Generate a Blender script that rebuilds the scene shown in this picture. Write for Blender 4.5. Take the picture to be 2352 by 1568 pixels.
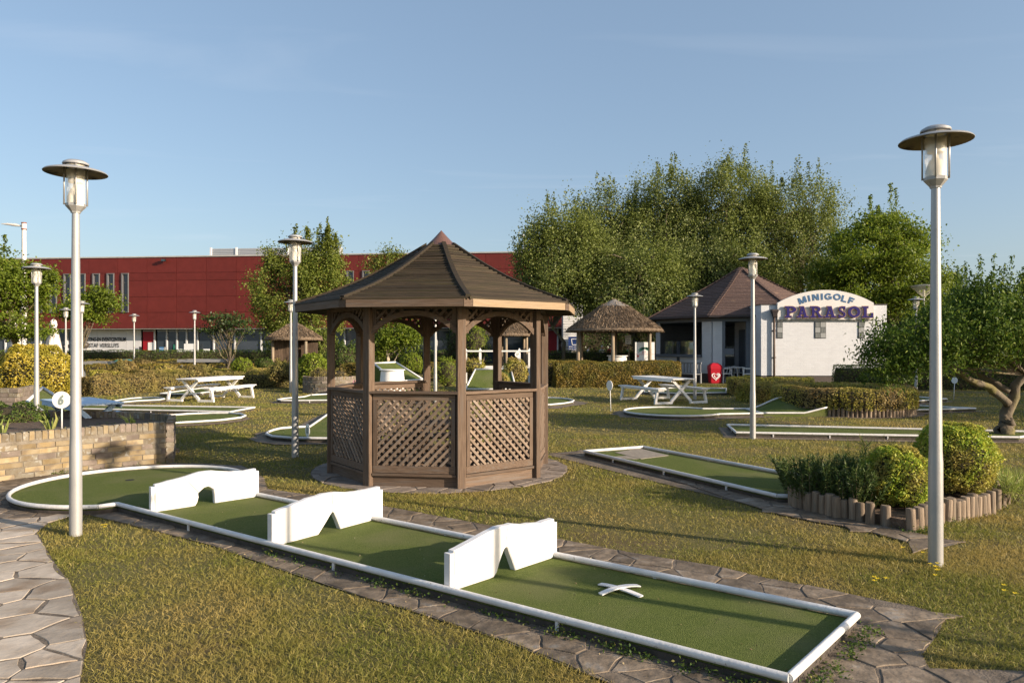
import bpy, math, random
import numpy as np
from mathutils import Vector, Matrix, Euler
from mathutils.geometry import tessellate_polygon

random.seed(7)
RNG = np.random.default_rng(7)
R = math.radians
SC = bpy.context.scene
for o in list(bpy.data.objects): bpy.data.objects.remove(o)
COL = SC.collection

# ------------------------------------------------------------------ camera
EYE, FOC, HOR, CX = 1.7, 1645.0, 795.0, 1176.0      # eye height (m), focal length / horizon / centre on a 2352 wide plate
cam_d = bpy.data.cameras.new('camera'); cam = bpy.data.objects.new('camera', cam_d); COL.objects.link(cam)
cam_d.sensor_width = 36; cam_d.lens = 36 * FOC / 2352
cam_d.shift_y = (HOR - 784) / 2352
cam_d.clip_start = 0.05; cam_d.clip_end = 3000
cam.location = (0, 0, EYE); cam.rotation_euler = (R(90), 0, 0)
SC.camera = cam

# ------------------------------------------------------------------ light
SUN_EL, SUN_AZ = 17.2, 116.4          # degrees; azimuth clockwise from the view direction (+Y)
SKY_STRENGTH, SUN_STRENGTH, EXPOSURE = 0.105, 5.0, 0.82
to_sun = Vector((math.sin(R(SUN_AZ)) * math.cos(R(SUN_EL)), math.cos(R(SUN_AZ)) * math.cos(R(SUN_EL)), math.sin(R(SUN_EL))))
w = bpy.data.worlds.new('World'); SC.world = w; w.use_nodes = True
wn = w.node_tree; wn.nodes.clear()
out = wn.nodes.new('ShaderNodeOutputWorld'); bg = wn.nodes.new('ShaderNodeBackground')
sky = wn.nodes.new('ShaderNodeTexSky'); sky.sky_type = 'NISHITA'; sky.sun_disc = False
sky.sun_elevation = R(SUN_EL); sky.sun_rotation = R(SUN_AZ)
sky.altitude = 0; sky.air_density = 1.0; sky.dust_density = 2.0; sky.ozone_density = 1.0
bg.inputs['Strength'].default_value = SKY_STRENGTH
# thin cirrus streaks over the whole sky
tc = wn.nodes.new('ShaderNodeTexCoord')
sep = wn.nodes.new('ShaderNodeSeparateXYZ'); wn.links.new(tc.outputs['Generated'], sep.inputs[0])
zc = wn.nodes.new('ShaderNodeMath'); zc.operation = 'MAXIMUM'; zc.inputs[1].default_value = 0.04
wn.links.new(sep.outputs['Z'], zc.inputs[0])
dx = wn.nodes.new('ShaderNodeMath'); dx.operation = 'DIVIDE'; wn.links.new(sep.outputs['X'], dx.inputs[0]); wn.links.new(zc.outputs[0], dx.inputs[1])
dy = wn.nodes.new('ShaderNodeMath'); dy.operation = 'DIVIDE'; wn.links.new(sep.outputs['Y'], dy.inputs[0]); wn.links.new(zc.outputs[0], dy.inputs[1])
cmb = wn.nodes.new('ShaderNodeCombineXYZ'); wn.links.new(dx.outputs[0], cmb.inputs[0]); wn.links.new(dy.outputs[0], cmb.inputs[1])
mp = wn.nodes.new('ShaderNodeMapping'); mp.inputs['Rotation'].default_value = (0, 0, R(38)); mp.inputs['Scale'].default_value = (0.55, 1.7, 1); mp.inputs['Location'].default_value = (1.2, 0.9, 0)
wn.links.new(cmb.outputs[0], mp.inputs[0])
n1 = wn.nodes.new('ShaderNodeTexNoise'); n1.inputs['Scale'].default_value = 0.9; n1.inputs['Detail'].default_value = 8; n1.inputs['Distortion'].default_value = 0.7
wn.links.new(mp.outputs[0], n1.inputs['Vector'])
rp = wn.nodes.new('ShaderNodeMapRange'); rp.inputs[1].default_value = 0.58; rp.inputs[2].default_value = 0.85; rp.inputs[3].default_value = 0; rp.inputs[4].default_value = 0.17; rp.clamp = True
wn.links.new(n1.outputs['Fac'], rp.inputs[0])
mx = wn.nodes.new('ShaderNodeMixRGB'); mx.inputs[2].default_value = (5.0, 5.2, 5.6, 1)
veil = wn.nodes.new('ShaderNodeMixRGB'); veil.inputs[0].default_value = 0.36; veil.inputs[2].default_value = (1.95, 2.78, 3.95, 1)   # thin even veil of high haze
wn.links.new(sky.outputs[0], veil.inputs[1])
wn.links.new(rp.outputs[0], mx.inputs[0]); wn.links.new(veil.outputs[0], mx.inputs[1])
wn.links.new(mx.outputs[0], bg.inputs['Color']); wn.links.new(bg.outputs[0], out.inputs[0])

sd = bpy.data.lights.new('sun', 'SUN'); sd.energy = SUN_STRENGTH; sd.angle = R(0.5); sd.color = (1.0, 0.83, 0.65)
so = bpy.data.objects.new('sun', sd); COL.objects.link(so)
so.location = (30, -20, 30); so.rotation_euler = (-to_sun).to_track_quat('-Z', 'Y').to_euler()
SC.view_settings.view_transform = 'Standard'; SC.view_settings.look = 'None'
SC.view_settings.exposure = EXPOSURE; SC.view_settings.gamma = 1; SC.view_settings.use_curve_mapping = False
SC.render.engine = 'CYCLES'
SC.cycles.max_bounces = 6; SC.cycles.diffuse_bounces = 3; SC.cycles.glossy_bounces = 3; SC.cycles.transmission_bounces = 5; SC.cycles.transparent_max_bounces = 8

# ------------------------------------------------------------------ survey helpers: where a ground mark seen on the plate stands
def G(u, v, h=0.0):
    k = (EYE - h) / (v - HOR)
    return ((u - CX) * k, FOC * k)
def XA(u, Y): return (u - CX) / FOC * Y
def ZA(v, Y): return EYE + (HOR - v) / FOC * Y

# ------------------------------------------------------------------ materials
MATS = {}
def nodes(name):
    m = bpy.data.materials.new(name); m.use_nodes = True; nt = m.node_tree
    return m, nt, nt.nodes['Principled BSDF'], nt.nodes['Material Output']
def M(name, c1, c2=None, scale=6.0, rough=0.7, bump=0.0, bscale=None, stretch=(1, 1, 1), rnd=0.0, metal=0.0, spec=0.3,
      detail=5.0, lo=0.35, hi=0.65, c3=None, s3=1.5, lo3=0.5, hi3=0.7, bdist=0.01, world=False, rvar=0.0):
    m, nt, b, o = nodes(name); L = nt.links.new
    b.inputs['Roughness'].default_value = rough; b.inputs['Metallic'].default_value = metal
    b.inputs['Specular IOR Level'].default_value = spec
    tc = nt.nodes.new('ShaderNodeTexCoord')
    if world:
        ge = nt.nodes.new('ShaderNodeNewGeometry'); vec = ge.outputs['Position']
    else: vec = tc.outputs['Object']
    mp = nt.nodes.new('ShaderNodeMapping'); mp.inputs['Scale'].default_value = stretch; L(vec, mp.inputs[0])
    if rnd and not world:
        oi0 = nt.nodes.new('ShaderNodeObjectInfo'); ml = nt.nodes.new('ShaderNodeMath'); ml.operation = 'MULTIPLY'; ml.inputs[1].default_value = 37.0
        L(oi0.outputs['Random'], ml.inputs[0]); cb = nt.nodes.new('ShaderNodeCombineXYZ')
        for i in range(3): L(ml.outputs[0], cb.inputs[i])
        L(cb.outputs[0], mp.inputs['Location'])
    col = None
    if c2 is not None:
        n = nt.nodes.new('ShaderNodeTexNoise'); n.inputs['Scale'].default_value = scale; n.inputs['Detail'].default_value = detail; L(mp.outputs[0], n.inputs['Vector'])
        mr = nt.nodes.new('ShaderNodeMapRange'); mr.inputs[1].default_value = lo; mr.inputs[2].default_value = hi; L(n.outputs['Fac'], mr.inputs[0])
        mix = nt.nodes.new('ShaderNodeMixRGB'); mix.inputs[1].default_value = (*c1, 1); mix.inputs[2].default_value = (*c2, 1); L(mr.outputs[0], mix.inputs[0]); col = mix.outputs[0]
        if c3 is not None:
            n3 = nt.nodes.new('ShaderNodeTexNoise'); n3.inputs['Scale'].default_value = s3; n3.inputs['Detail'].default_value = 6; L(mp.outputs[0], n3.inputs['Vector'])
            m3 = nt.nodes.new('ShaderNodeMapRange'); m3.inputs[1].default_value = lo3; m3.inputs[2].default_value = hi3; L(n3.outputs['Fac'], m3.inputs[0])
            x3 = nt.nodes.new('ShaderNodeMixRGB'); x3.inputs[2].default_value = (*c3, 1); L(m3.outputs[0], x3.inputs[0]); L(col, x3.inputs[1]); col = x3.outputs[0]
    else:
        rgb = nt.nodes.new('ShaderNodeRGB'); rgb.outputs[0].default_value = (*c1, 1); col = rgb.outputs[0]
    if rnd:
        oi = nt.nodes.new('ShaderNodeObjectInfo'); r1 = nt.nodes.new('ShaderNodeMapRange'); r1.inputs[3].default_value = 1 - rnd; r1.inputs[4].default_value = 1 + rnd; L(oi.outputs['Random'], r1.inputs[0])
        vm = nt.nodes.new('ShaderNodeVectorMath'); vm.operation = 'SCALE'; L(col, vm.inputs[0]); L(r1.outputs[0], vm.inputs['Scale']); col = vm.outputs[0]
    L(col, b.inputs['Base Color'])
    if bump:
        nb = nt.nodes.new('ShaderNodeTexNoise'); nb.inputs['Scale'].default_value = bscale or scale * 3; nb.inputs['Detail'].default_value = 6; L(mp.outputs[0], nb.inputs['Vector'])
        bp = nt.nodes.new('ShaderNodeBump'); bp.inputs['Strength'].default_value = bump; bp.inputs['Distance'].default_value = bdist; L(nb.outputs['Fac'], bp.inputs['Height']); L(bp.outputs[0], b.inputs['Normal'])
        if rvar:
            rr = nt.nodes.new('ShaderNodeMapRange'); rr.inputs[3].default_value = rough - rvar; rr.inputs[4].default_value = rough + rvar; L(nb.outputs['Fac'], rr.inputs[0]); L(rr.outputs[0], b.inputs['Roughness'])
    MATS[name] = m
    return m
def leafmat(name, ca, cb, cc=None, trans=0.35, rough=0.5, patch=None, pscale=0.8, spec=0.25):
    """leaves: colour differs from leaf to leaf (random per island) and, if patch, from bough to bough"""
    m, nt, b, o = nodes(name); L = nt.links.new
    ge = nt.nodes.new('ShaderNodeNewGeometry')
    cr = nt.nodes.new('ShaderNodeValToRGB'); cr.color_ramp.elements[0].color = (*ca, 1); cr.color_ramp.elements[1].color = (*cb, 1)
    if cc: e = cr.color_ramp.elements.new(0.82); e.color = (*cb, 1); cr.color_ramp.elements[-1].color = (*cc, 1)
    L(ge.outputs['Random Per Island'], cr.inputs[0]); col = cr.outputs[0]
    if patch:
        n = nt.nodes.new('ShaderNodeTexNoise'); n.inputs['Scale'].default_value = pscale; n.inputs['Detail'].default_value = 4; L(ge.outputs['Position'], n.inputs['Vector'])
        mr = nt.nodes.new('ShaderNodeMapRange'); mr.inputs[1].default_value = 0.42; mr.inputs[2].default_value = 0.64; mr.inputs[4].default_value = 0.85; L(n.outputs['Fac'], mr.inputs[0])
        x = nt.nodes.new('ShaderNodeMixRGB'); x.inputs[2].default_value = (*patch, 1); L(mr.outputs[0], x.inputs[0]); L(col, x.inputs[1]); col = x.outputs[0]
    L(col, b.inputs['Base Color']); b.inputs['Roughness'].default_value = rough; b.inputs['Specular IOR Level'].default_value = spec
    tr = nt.nodes.new('ShaderNodeBsdfTranslucent'); L(col, tr.inputs[0])
    ms = nt.nodes.new('ShaderNodeMixShader'); ms.inputs[0].default_value = trans; L(b.outputs[0], ms.inputs[1]); L(tr.outputs[0], ms.inputs[2]); L(ms.outputs[0], o.inputs[0])
    MATS[name] = m
    return m

# ------------------------------------------------------------------ mesh helpers
class MB:
    def __init__(s): s.v = []; s.f = []
    def add(s, v, f):
        k = len(s.v); s.v += [tuple(p) for p in v]; s.f += [tuple(i + k for i in q) for q in f]; return s
    def box(s, c, d, rz=0.0, mat=None, ch=0.0):
        hx, hy, hz = d[0] / 2, d[1] / 2, d[2] / 2
        if ch:      # chamfered along local x
            sec = [(-hy + ch, -hz), (hy - ch, -hz), (hy, -hz + ch), (hy, hz - ch), (hy - ch, hz), (-hy + ch, hz), (-hy, hz - ch), (-hy, -hz + ch)]
            v = [(-hx, y, z) for y, z in sec] + [(hx, y, z) for y, z in sec]
            f = [(i, (i + 1) % 8, (i + 1) % 8 + 8, i + 8)[::-1] for i in range(8)] + [tuple(range(8)), tuple(range(15, 7, -1))]
        else:
            v = [(x, y, z) for x in (-hx, hx) for y in (-hy, hy) for z in (-hz, hz)]
            f = [(0, 1, 3, 2), (4, 6, 7, 5), (0, 4, 5, 1), (2, 3, 7, 6), (0, 2, 6, 4), (1, 5, 7, 3)]
        Mx = mat if mat is not None else Matrix.Translation(c) @ Matrix.Rotation(rz, 4, 'Z')
        return s.add([Mx @ Vector(p) for p in v], f)
    def beam(s, p0, p1, wd, th, up=(0, 0, 1), ch=0.0):
        p0, p1 = Vector(p0), Vector(p1); return s.box(None, ((p1 - p0).length, wd, th), mat=frame(p0, p1, up), ch=ch)
    def prism(s, poly, z0, z1):
        n = len(poly); v = [(x, y, z0) for x, y in poly] + [(x, y, z1) for x, y in poly]
        f = [(i, (i + 1) % n, (i + 1) % n + n, i + n) for i in range(n)]
        t = tessellate_polygon([[Vector((x, y, 0)) for x, y in poly]])
        k = len(s.v); s.add(v, f); a = area(poly)
        for q in t:
            x = [Vector(poly[i]) for i in q]; up = (x[1] - x[0]).cross(x[2] - x[0]) > 0
            q = q if up else q[::-1]
            s.f.append(tuple(i + n + k for i in q)); s.f.append(tuple(i + k for i in q[::-1]))
        if a < 0: s.f[-2 * len(t) - n:-2 * len(t)] = [q[::-1] for q in s.f[-2 * len(t) - n:-2 * len(t)]]
        return s
    def tube(s, pts, r, n=10, closed=False, caps=True):
        pts = [Vector(p) for p in pts]; rs = r if isinstance(r, (list, tuple)) else [r] * len(pts)
        N = len(pts); k = len(s.v); prev = None
        for i, p in enumerate(pts):
            if closed: t = pts[(i + 1) % N] - pts[i - 1]
            else: t = (pts[min(i + 1, N - 1)] - pts[max(i - 1, 0)])
            t.normalize(); a = Vector((0, 0, 1)) if abs(t.z) < 0.9 else Vector((1, 0, 0))
            if prev is not None:
                u = prev - t * prev.dot(t); u = u.normalized() if u.length > 1e-6 else t.cross(a).normalized()
            else: u = t.cross(a).normalized()
            prev = u; wv = t.cross(u)
            for j in range(n):
                an = 2 * math.pi * j / n; q = p + (u * math.cos(an) + wv * math.sin(an)) * rs[i]; s.v.append(tuple(q))
        m = N if closed else N - 1
        for i in range(m):
            for j in range(n):
                a0 = k + i * n + j; a1 = k + i * n + (j + 1) % n; b0 = k + ((i + 1) % N) * n + j; b1 = k + ((i + 1) % N) * n + (j + 1) % n
                s.f.append((a0, a1, b1, b0))
        if caps and not closed:
            s.f.append(tuple(k + j for j in range(n))[::-1]); s.f.append(tuple(k + (N - 1) * n + j for j in range(n)))
        return s
    def lathe(s, prof, n=24, c=(0, 0, 0), ph=0.0, caps=True):
        k = len(s.v)
        for r, z in prof:
            for j in range(n):
                a = ph + 2 * math.pi * j / n; s.v.append((c[0] + r * math.cos(a), c[1] + r * math.sin(a), c[2] + z))
        for i in range(len(prof) - 1):
            for j in range(n):
                s.f.append((k + i * n + j, k + i * n + (j + 1) % n, k + (i + 1) * n + (j + 1) % n, k + (i + 1) * n + j))
        if caps:
            s.f.append(tuple(k + j for j in range(n))[::-1]); s.f.append(tuple(k + (len(prof) - 1) * n + j for j in range(n)))
        return s
    def build(s, name, mat, parent=None, smooth=False, kind=None):
        me = bpy.data.meshes.new(name); me.from_pydata(s.v, [], s.f); me.update()
        if smooth: me.polygons.foreach_set('use_smooth', [True] * len(me.polygons))
        return link(name, me, mat, parent, kind)
def link(name, me, mat, parent=None, kind=None):
    if mat is not None and not me.materials: me.materials.append(MATS[mat] if isinstance(mat, str) else mat)
    o = bpy.data.objects.new(name, me); COL.objects.link(o)
    if parent is not None: o.parent = parent
    if kind: o['kind'] = kind
    return o
def area(p): return 0.5 * sum(p[i][0] * p[(i + 1) % len(p)][1] - p[(i + 1) % len(p)][0] * p[i][1] for i in range(len(p)))
def frame(p0, p1, up=(0, 0, 1)):
    x = (p1 - p0).normalized(); u = Vector(up); y = u.cross(x)
    if y.length < 1e-5: y = Vector((0, 1, 0)).cross(x)
    y.normalize(); z = x.cross(y); m = Matrix((x, y, z)).transposed().to_4x4(); m.translation = (p0 + p1) / 2
    return m
def board(name, p0, p1, wd, th, mat, parent=None, up=(0, 0, 1), ch=0.0):
    """a plank of its own: local x runs along it, so its grain does too"""
    p0, p1 = Vector(p0), Vector(p1); b = MB().box((0, 0, 0), ((p1 - p0).length, wd, th), ch=ch)
    o = b.build(name, mat, parent); o.matrix_local = frame(p0, p1, up); return o
def shade(o, ang=40):
    me = o.data; me.polygons.foreach_set('use_smooth', [True] * len(me.polygons))
    try: me.set_sharp_from_angle(angle=R(ang))
    except Exception: pass
    return o
def tag(o, label, cat=None, group=None, kind=None):
    o['label'] = label
    if cat: o['category'] = cat
    if group: o['group'] = group
    if kind: o['kind'] = kind
    return o
def thing(name, label, cat, loc=(0, 0, 0), rz=0.0, group=None):
    o = bpy.data.objects.new(name, None); COL.objects.link(o); o.location = loc; o.rotation_euler = (0, 0, rz); o.empty_display_size = 0.2
    return tag(o, label, cat, group)
def copy_tree(o, parent=None):
    c = o.copy(); COL.objects.link(c); c.parent = parent
    for ch in list(o.children): copy_tree(ch, c)
    return c
def put(o, loc, rz, label, s=None):
    o.location = loc; o.rotation_euler = (0, 0, rz); o['label'] = label
    if s: o.scale = (s, s, s)
    return o
def struct(o): o['kind'] = 'structure'; return o
def np_mesh(name, V, F, mat, parent=None, kind=None):
    me = bpy.data.meshes.new(name); nf, k = F.shape
    me.vertices.add(len(V)); me.vertices.foreach_set('co', V.astype(np.float32).ravel())
    me.loops.add(nf * k); me.loops.foreach_set('vertex_index', F.astype(np.int32).ravel())
    me.polygons.add(nf); me.polygons.foreach_set('loop_start', np.arange(0, nf * k, k, dtype=np.int32)); me.polygons.foreach_set('loop_total', np.full(nf, k, dtype=np.int32))
    me.update(calc_edges=True); me.validate()
    return link(name, me, mat, parent, kind)
def inside(P, poly):
    x, y = P[:, 0], P[:, 1]; r = np.zeros(len(P), bool); n = len(poly)
    for i in range(n):
        x0, y0 = poly[i]; x1, y1 = poly[(i + 1) % n]
        if y0 == y1: continue
        c = ((y0 > y) != (y1 > y)) & (x < (x1 - x0) * (y - y0) / (y1 - y0) + x0); r ^= c
    return r
def arc(c, r, a0, a1, n): return [(c[0] + r * math.cos(a0 + (a1 - a0) * i / n), c[1] + r * math.sin(a0 + (a1 - a0) * i / n)) for i in range(n + 1)]
def text_mesh(s, size, extr=0.0, off=0.0, sx=1.0, align='CENTER'):
    cu = bpy.data.curves.new('text', 'FONT'); cu.body = s; cu.size = size; cu.extrude = extr; cu.offset = off; cu.align_x = align; cu.resolution_u = 3
    o = bpy.data.objects.new('text', cu); COL.objects.link(o); dg = bpy.context.evaluated_depsgraph_get(); dg.update()
    me = bpy.data.meshes.new_from_object(o.evaluated_get(dg)); bpy.data.objects.remove(o); bpy.data.curves.remove(cu)
    if sx != 1: me.transform(Matrix.Diagonal((sx, 1, 1, 1)))
    me.materials.clear(); return me
def text_on(name, s, size, loc, mat, parent, rz=0.0, extr=0.004, off=0.0, sx=1.0, roll=0.0, align='CENTER'):
    """lettering standing upright on a wall that faces -Y before rz"""
    o = link(name, text_mesh(s, size, extr, off, sx, align), mat, parent)
    o.matrix_local = Matrix.Translation(loc) @ Matrix.Rotation(rz, 4, 'Z') @ Matrix.Rotation(R(90), 4, 'X') @ Matrix.Rotation(roll, 4, 'Z')
    return o
# ================================================================== materials
M('soil', (0.075, 0.078, 0.020), (0.20, 0.165, 0.055), scale=55.0, rough=0.95, bump=1.0, bscale=90, bdist=0.03, c3=(0.15, 0.11, 0.05), s3=0.9, lo3=0.5, hi3=0.7, world=True)
M('bed_earth', (0.076, 0.054, 0.037), (0.153, 0.105, 0.071), scale=14, rough=0.95, bump=0.8, bscale=40, bdist=0.03)
M('mortar', (0.10, 0.080, 0.062), (0.19, 0.155, 0.12), scale=9, rough=0.95, bump=0.8, bscale=70, world=True)
M('slate_dark', (0.108, 0.083, 0.058), (0.22, 0.172, 0.124), scale=9, rough=0.72, bump=0.7, bscale=20, rnd=0.30, bdist=0.012, c3=(0.21, 0.19, 0.165), s3=9, lo3=0.6, hi3=0.72, spec=0.3)
M('slate_light', (0.33, 0.275, 0.215), (0.46, 0.395, 0.32), scale=5, rough=0.75, bump=0.45, bscale=18, rnd=0.24, bdist=0.012, c3=(0.24, 0.165, 0.10), s3=3.2, lo3=0.5, hi3=0.75)
M('slate_mid', (0.17, 0.14, 0.115), (0.26, 0.215, 0.18), scale=6, rough=0.8, bump=0.5, bscale=20, rnd=0.22, bdist=0.012, c3=(0.13, 0.095, 0.07), s3=5, lo3=0.55, hi3=0.75)
M('far_paving', (0.105, 0.083, 0.060), (0.185, 0.148, 0.11), scale=3.0, rough=0.9, bump=0.6, bscale=16, world=True, bdist=0.02)
M('turf', (0.066, 0.092, 0.020), (0.135, 0.160, 0.045), scale=140, rough=0.95, bump=1.0, bscale=150, bdist=0.010, world=True, detail=4, c3=(0.150, 0.152, 0.066), s3=1.6, lo3=.48, hi3=.80, spec=0.1)
M('pipe_white', (0.70, 0.69, 0.675), (0.60, 0.59, 0.575), scale=9, rough=0.45, bump=0.25, bscale=30, c3=(0.34, 0.32, 0.29), s3=26, lo3=0.66, hi3=0.72, rnd=0.03)
M('wall_white', (0.74, 0.725, 0.71), (0.68, 0.665, 0.65), scale=5, rough=0.6, bump=0.35, bscale=24, c3=(0.60, 0.56, 0.50), s3=16, lo3=0.70, hi3=0.78, bdist=0.006)
M('lane_base', (0.05, 0.043, 0.036), (0.085, 0.07, 0.058), scale=12, rough=0.9, bump=0.6, bscale=30)
M('hole_dark', (0.012, 0.012, 0.012), rough=0.8)
M('worn_plate', (0.22, 0.19, 0.155), (0.30, 0.26, 0.21), scale=14, rough=0.8, bump=0.3)
leafmat('grass_blade', (0.122, 0.154, 0.023), (0.292, 0.276, 0.055), (0.488, 0.392, 0.148), trans=0.40, rough=0.5, patch=(0.402, 0.302, 0.100), pscale=0.8)
leafmat('straw_bits', (0.22, 0.15, 0.08), (0.45, 0.36, 0.2), (0.6, 0.55, 0.42), trans=0.1)
leafmat('weed_leaf', (0.05, 0.10, 0.02), (0.12, 0.17, 0.035), (0.22, 0.20, 0.06), trans=0.35)

# ================================================================== ground, paved areas
gs = MB(); gs.add([(-400, -60, 0), (400, -60, 0), (400, 900, 0), (-400, 900, 0)], [(0, 1, 2, 3)])
struct(gs.build('ground', 'soil'))

def PX(pts, h=0.0): return [G(u, v, h) for u, v in pts]
EXCL = []                       # ground that grass does not grow on
def flat(name, poly, z, mat):
    t = tessellate_polygon([[Vector((x, y, 0)) for x, y in poly]]); b = MB(); b.v = [(x, y, z) for x, y in poly]
    for q in t:
        a = [Vector(poly[i]) for i in q]
        b.f.append(tuple(q) if (a[1] - a[0]).cross(a[2] - a[0]) > 0 else tuple(q[::-1]))
    return b.build(name, mat)
def clip(poly, nx, ny, d):      # keep the side n.p <= d
    out = []
    for i in range(len(poly)):
        a, b = poly[i], poly[(i + 1) % len(poly)]; da = nx * a[0] + ny * a[1] - d; db = nx * b[0] + ny * b[1] - d
        if da <= 0: out.append(a)
        if da * db < 0: t = da / (da - db); out.append((a[0] + (b[0] - a[0]) * t, a[1] + (b[1] - a[1]) * t))
    return out
def flagstones(parent, poly, s, mat, keep=None, gap=0.012, z0=0.004, seed=1, lim=300, an=1.0, ang=0.0, hi=0.02):
    """crazy paving: each stone a slab of its own, cut as a Voronoi cell with an open joint"""
    rg = random.Random(seed); xs = [p[0] for p in poly]; ys = [p[1] for p in poly]; pts = []
    ca, sa = math.cos(ang), math.sin(ang)
    Rm = max(max(xs) - min(xs), max(ys) - min(ys)); cx0, cy0 = (max(xs) + min(xs)) / 2, (max(ys) + min(ys)) / 2
    cell_ = {}; tries = int(4.5 * (Rm / s) ** 2 / an)
    for _ in range(tries):       # darts with a varying clear distance: big slabs beside small fillers
        a, b = rg.uniform(-Rm * .55, Rm * .55), rg.uniform(-Rm * .55, Rm * .55); d0 = s * (rg.uniform(.45, 1.05) if rg.random() < .8 else .35)
        x, y = cx0 + a, cy0 + b; u_, v_ = (a * ca + b * sa) / an, -a * sa + b * ca; ki, kj = int(u_ // s), int(v_ // s)
        if all((u_ - q[0]) ** 2 + (v_ - q[1]) ** 2 > max(d0, q[2]) ** 2 for i in (-1, 0, 1) for j in (-1, 0, 1) for q in cell_.get((ki + i, kj + j), ())):
            cell_.setdefault((ki, kj), []).append((u_, v_, d0)); pts.append((x, y))
    P = np.array(pts); P = P[inside(P, poly)]; mir = []
    Bq = np.array(poly); Eq = np.roll(Bq, -1, axis=0) - Bq; El = (Eq ** 2).sum(1) + 1e-12
    for q in P:                  # mirror the seeds over the nearest edge so that stones stop at the edge of the paving
        tt = np.clip(((q - Bq) * Eq).sum(1) / El, 0, 1); near = Bq + Eq * tt[:, None]; dd = np.hypot(*(near - q).T); m_ = dd.argmin()
        if dd[m_] < 1.6 * s * an: mir.append(2 * near[m_] - q)
    nin = len(P); P = np.vstack([P, np.array(mir)]) if mir else P; ok = np.arange(len(P)) < nin
    for kp_ in (keep or []): ok &= ~inside(P, kp_)
    n = 0; rest = MB(); order = np.where(ok)[0]; order = order[np.argsort(np.hypot(*P[order].T))]
    for i in order:
        c = P[i]; d = np.hypot(*(P - c).T); nb = np.argsort(d)[1:22]; cell = [(c[0] - 2 * s, c[1] - 2 * s), (c[0] + 2 * s, c[1] - 2 * s), (c[0] + 2 * s, c[1] + 2 * s), (c[0] - 2 * s, c[1] + 2 * s)]
        for k in nb:
            v = P[k] - c; l = np.hypot(*v)
            if l > 3.4 * s * max(1, an): break
            u = v / l; g = gap * rg.uniform(0.35, 1.5); cell = clip(cell, u[0], u[1], float(u @ (c + v / 2)) - g)
            if len(cell) < 3: break
        if len(cell) < 3 or abs(area(cell)) < 0.003: continue
        per_ = sum(math.hypot(cell[q][0] - cell[q - 1][0], cell[q][1] - cell[q - 1][1]) for q in range(len(cell)))
        if abs(area(cell)) / per_ ** 2 < .034: continue
        pl = []
        for q in range(len(cell)):        # split the edges so that outlines waver like broken stone
            a, b = cell[q], cell[(q + 1) % len(cell)]; l = math.hypot(b[0] - a[0], b[1] - a[1]); k_ = max(1, min(4, int(l / .055))); ex_, ey_ = (b[1] - a[1]) / (l + 1e-9), -(b[0] - a[0]) / (l + 1e-9); bow = rg.uniform(-.05, .02) * l
            for z_ in range(k_):
                f_ = z_ / k_; o_ = bow * math.sin(math.pi * f_) + (rg.uniform(-.007, .004) if z_ else rg.uniform(-.004, .0)); pl.append((a[0] + (b[0] - a[0]) * f_ - c[0] + ex_ * o_, a[1] + (b[1] - a[1]) * f_ - c[1] + ey_ * o_))
        t = hi * rg.uniform(0.6, 1.0); m = len(pl); b = MB(); inn = [(x * 0.975, y * 0.975) for x, y in pl]
        b.v = [(x, y, 0) for x, y in pl] + [(x, y, t * 0.7) for x, y in pl] + [(x, y, t) for x, y in inn]
        for lv in (0, 1): b.f += [(lv * m + q, lv * m + (q + 1) % m, (lv + 1) * m + (q + 1) % m, (lv + 1) * m + q) for q in range(m)]
        b.f.append(tuple(range(2 * m, 3 * m)))
        if n >= lim: rest.add([(x + c[0], y + c[1], z + z0) for x, y, z in b.v], b.f); continue
        o = b.build('flagstone', mat, parent); o.location = (c[0], c[1], z0); o.rotation_euler = (rg.uniform(-.006, .006), rg.uniform(-.006, .006), 0); n += 1
    if rest.v: rest.build('far_flagstones', mat, parent, kind='stuff')
    return n

lane_pave = PX([(-250, 1128), (0, 1106), (100, 1093), (200, 1080), (300, 1070), (383, 1065), (470, 1066), (560, 1072), (606, 1098), (615, 1124), (692, 1135), (790, 1149), (879, 1163), (1000, 1185), (1131, 1209),
                (1279, 1239), (1400, 1262), (1519, 1282), (1635, 1300), (1762, 1330), (1845, 1345), (2040, 1384), (2100, 1395), (2145, 1408), (2163, 1422), (2163, 1442), (2145, 1472), (2118, 1506), (2135, 1538), (2276, 1541), (2480, 1548),
                (2560, 1700), (1620, 1700), (1400, 1572), (1300, 1532), (1150, 1472), (950, 1407), (800, 1362), (650, 1312), (480, 1252), (300, 1207), (190, 1181), (150, 1189), (-250, 1200)])
left_path = PX([(-300, 1196), (0, 1190), (150, 1187), (187, 1181), (112, 1202), (85, 1225), (120, 1285), (165, 1350), (190, 1420), (200, 1480), (185, 1568), (140, 1760), (-700, 1760)])
mid_path = PX([(1290, 1040), (1345, 1053), (1470, 1086), (1582, 1116), (1650, 1140), (1792, 1184), (1880, 1202), (1957, 1214), (2070, 1244), (2110, 1258), (2160, 1261), (2200, 1252), (2150, 1236), (2093, 1224), (2034, 1212), (1960, 1196), (1880, 1180), (1822, 1167), (1812, 1142), (1780, 1137), (1600, 1095), (1345, 1036)])
EXCL += [lane_pave, left_path, mid_path]
pv = struct(flat('paving', lane_pave, 0.010, 'mortar')); ph = struct(flat('path', left_path, 0.009, 'mortar')); pm_ = struct(flat('planter_path', mid_path, 0.0135, 'mortar'))

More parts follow.
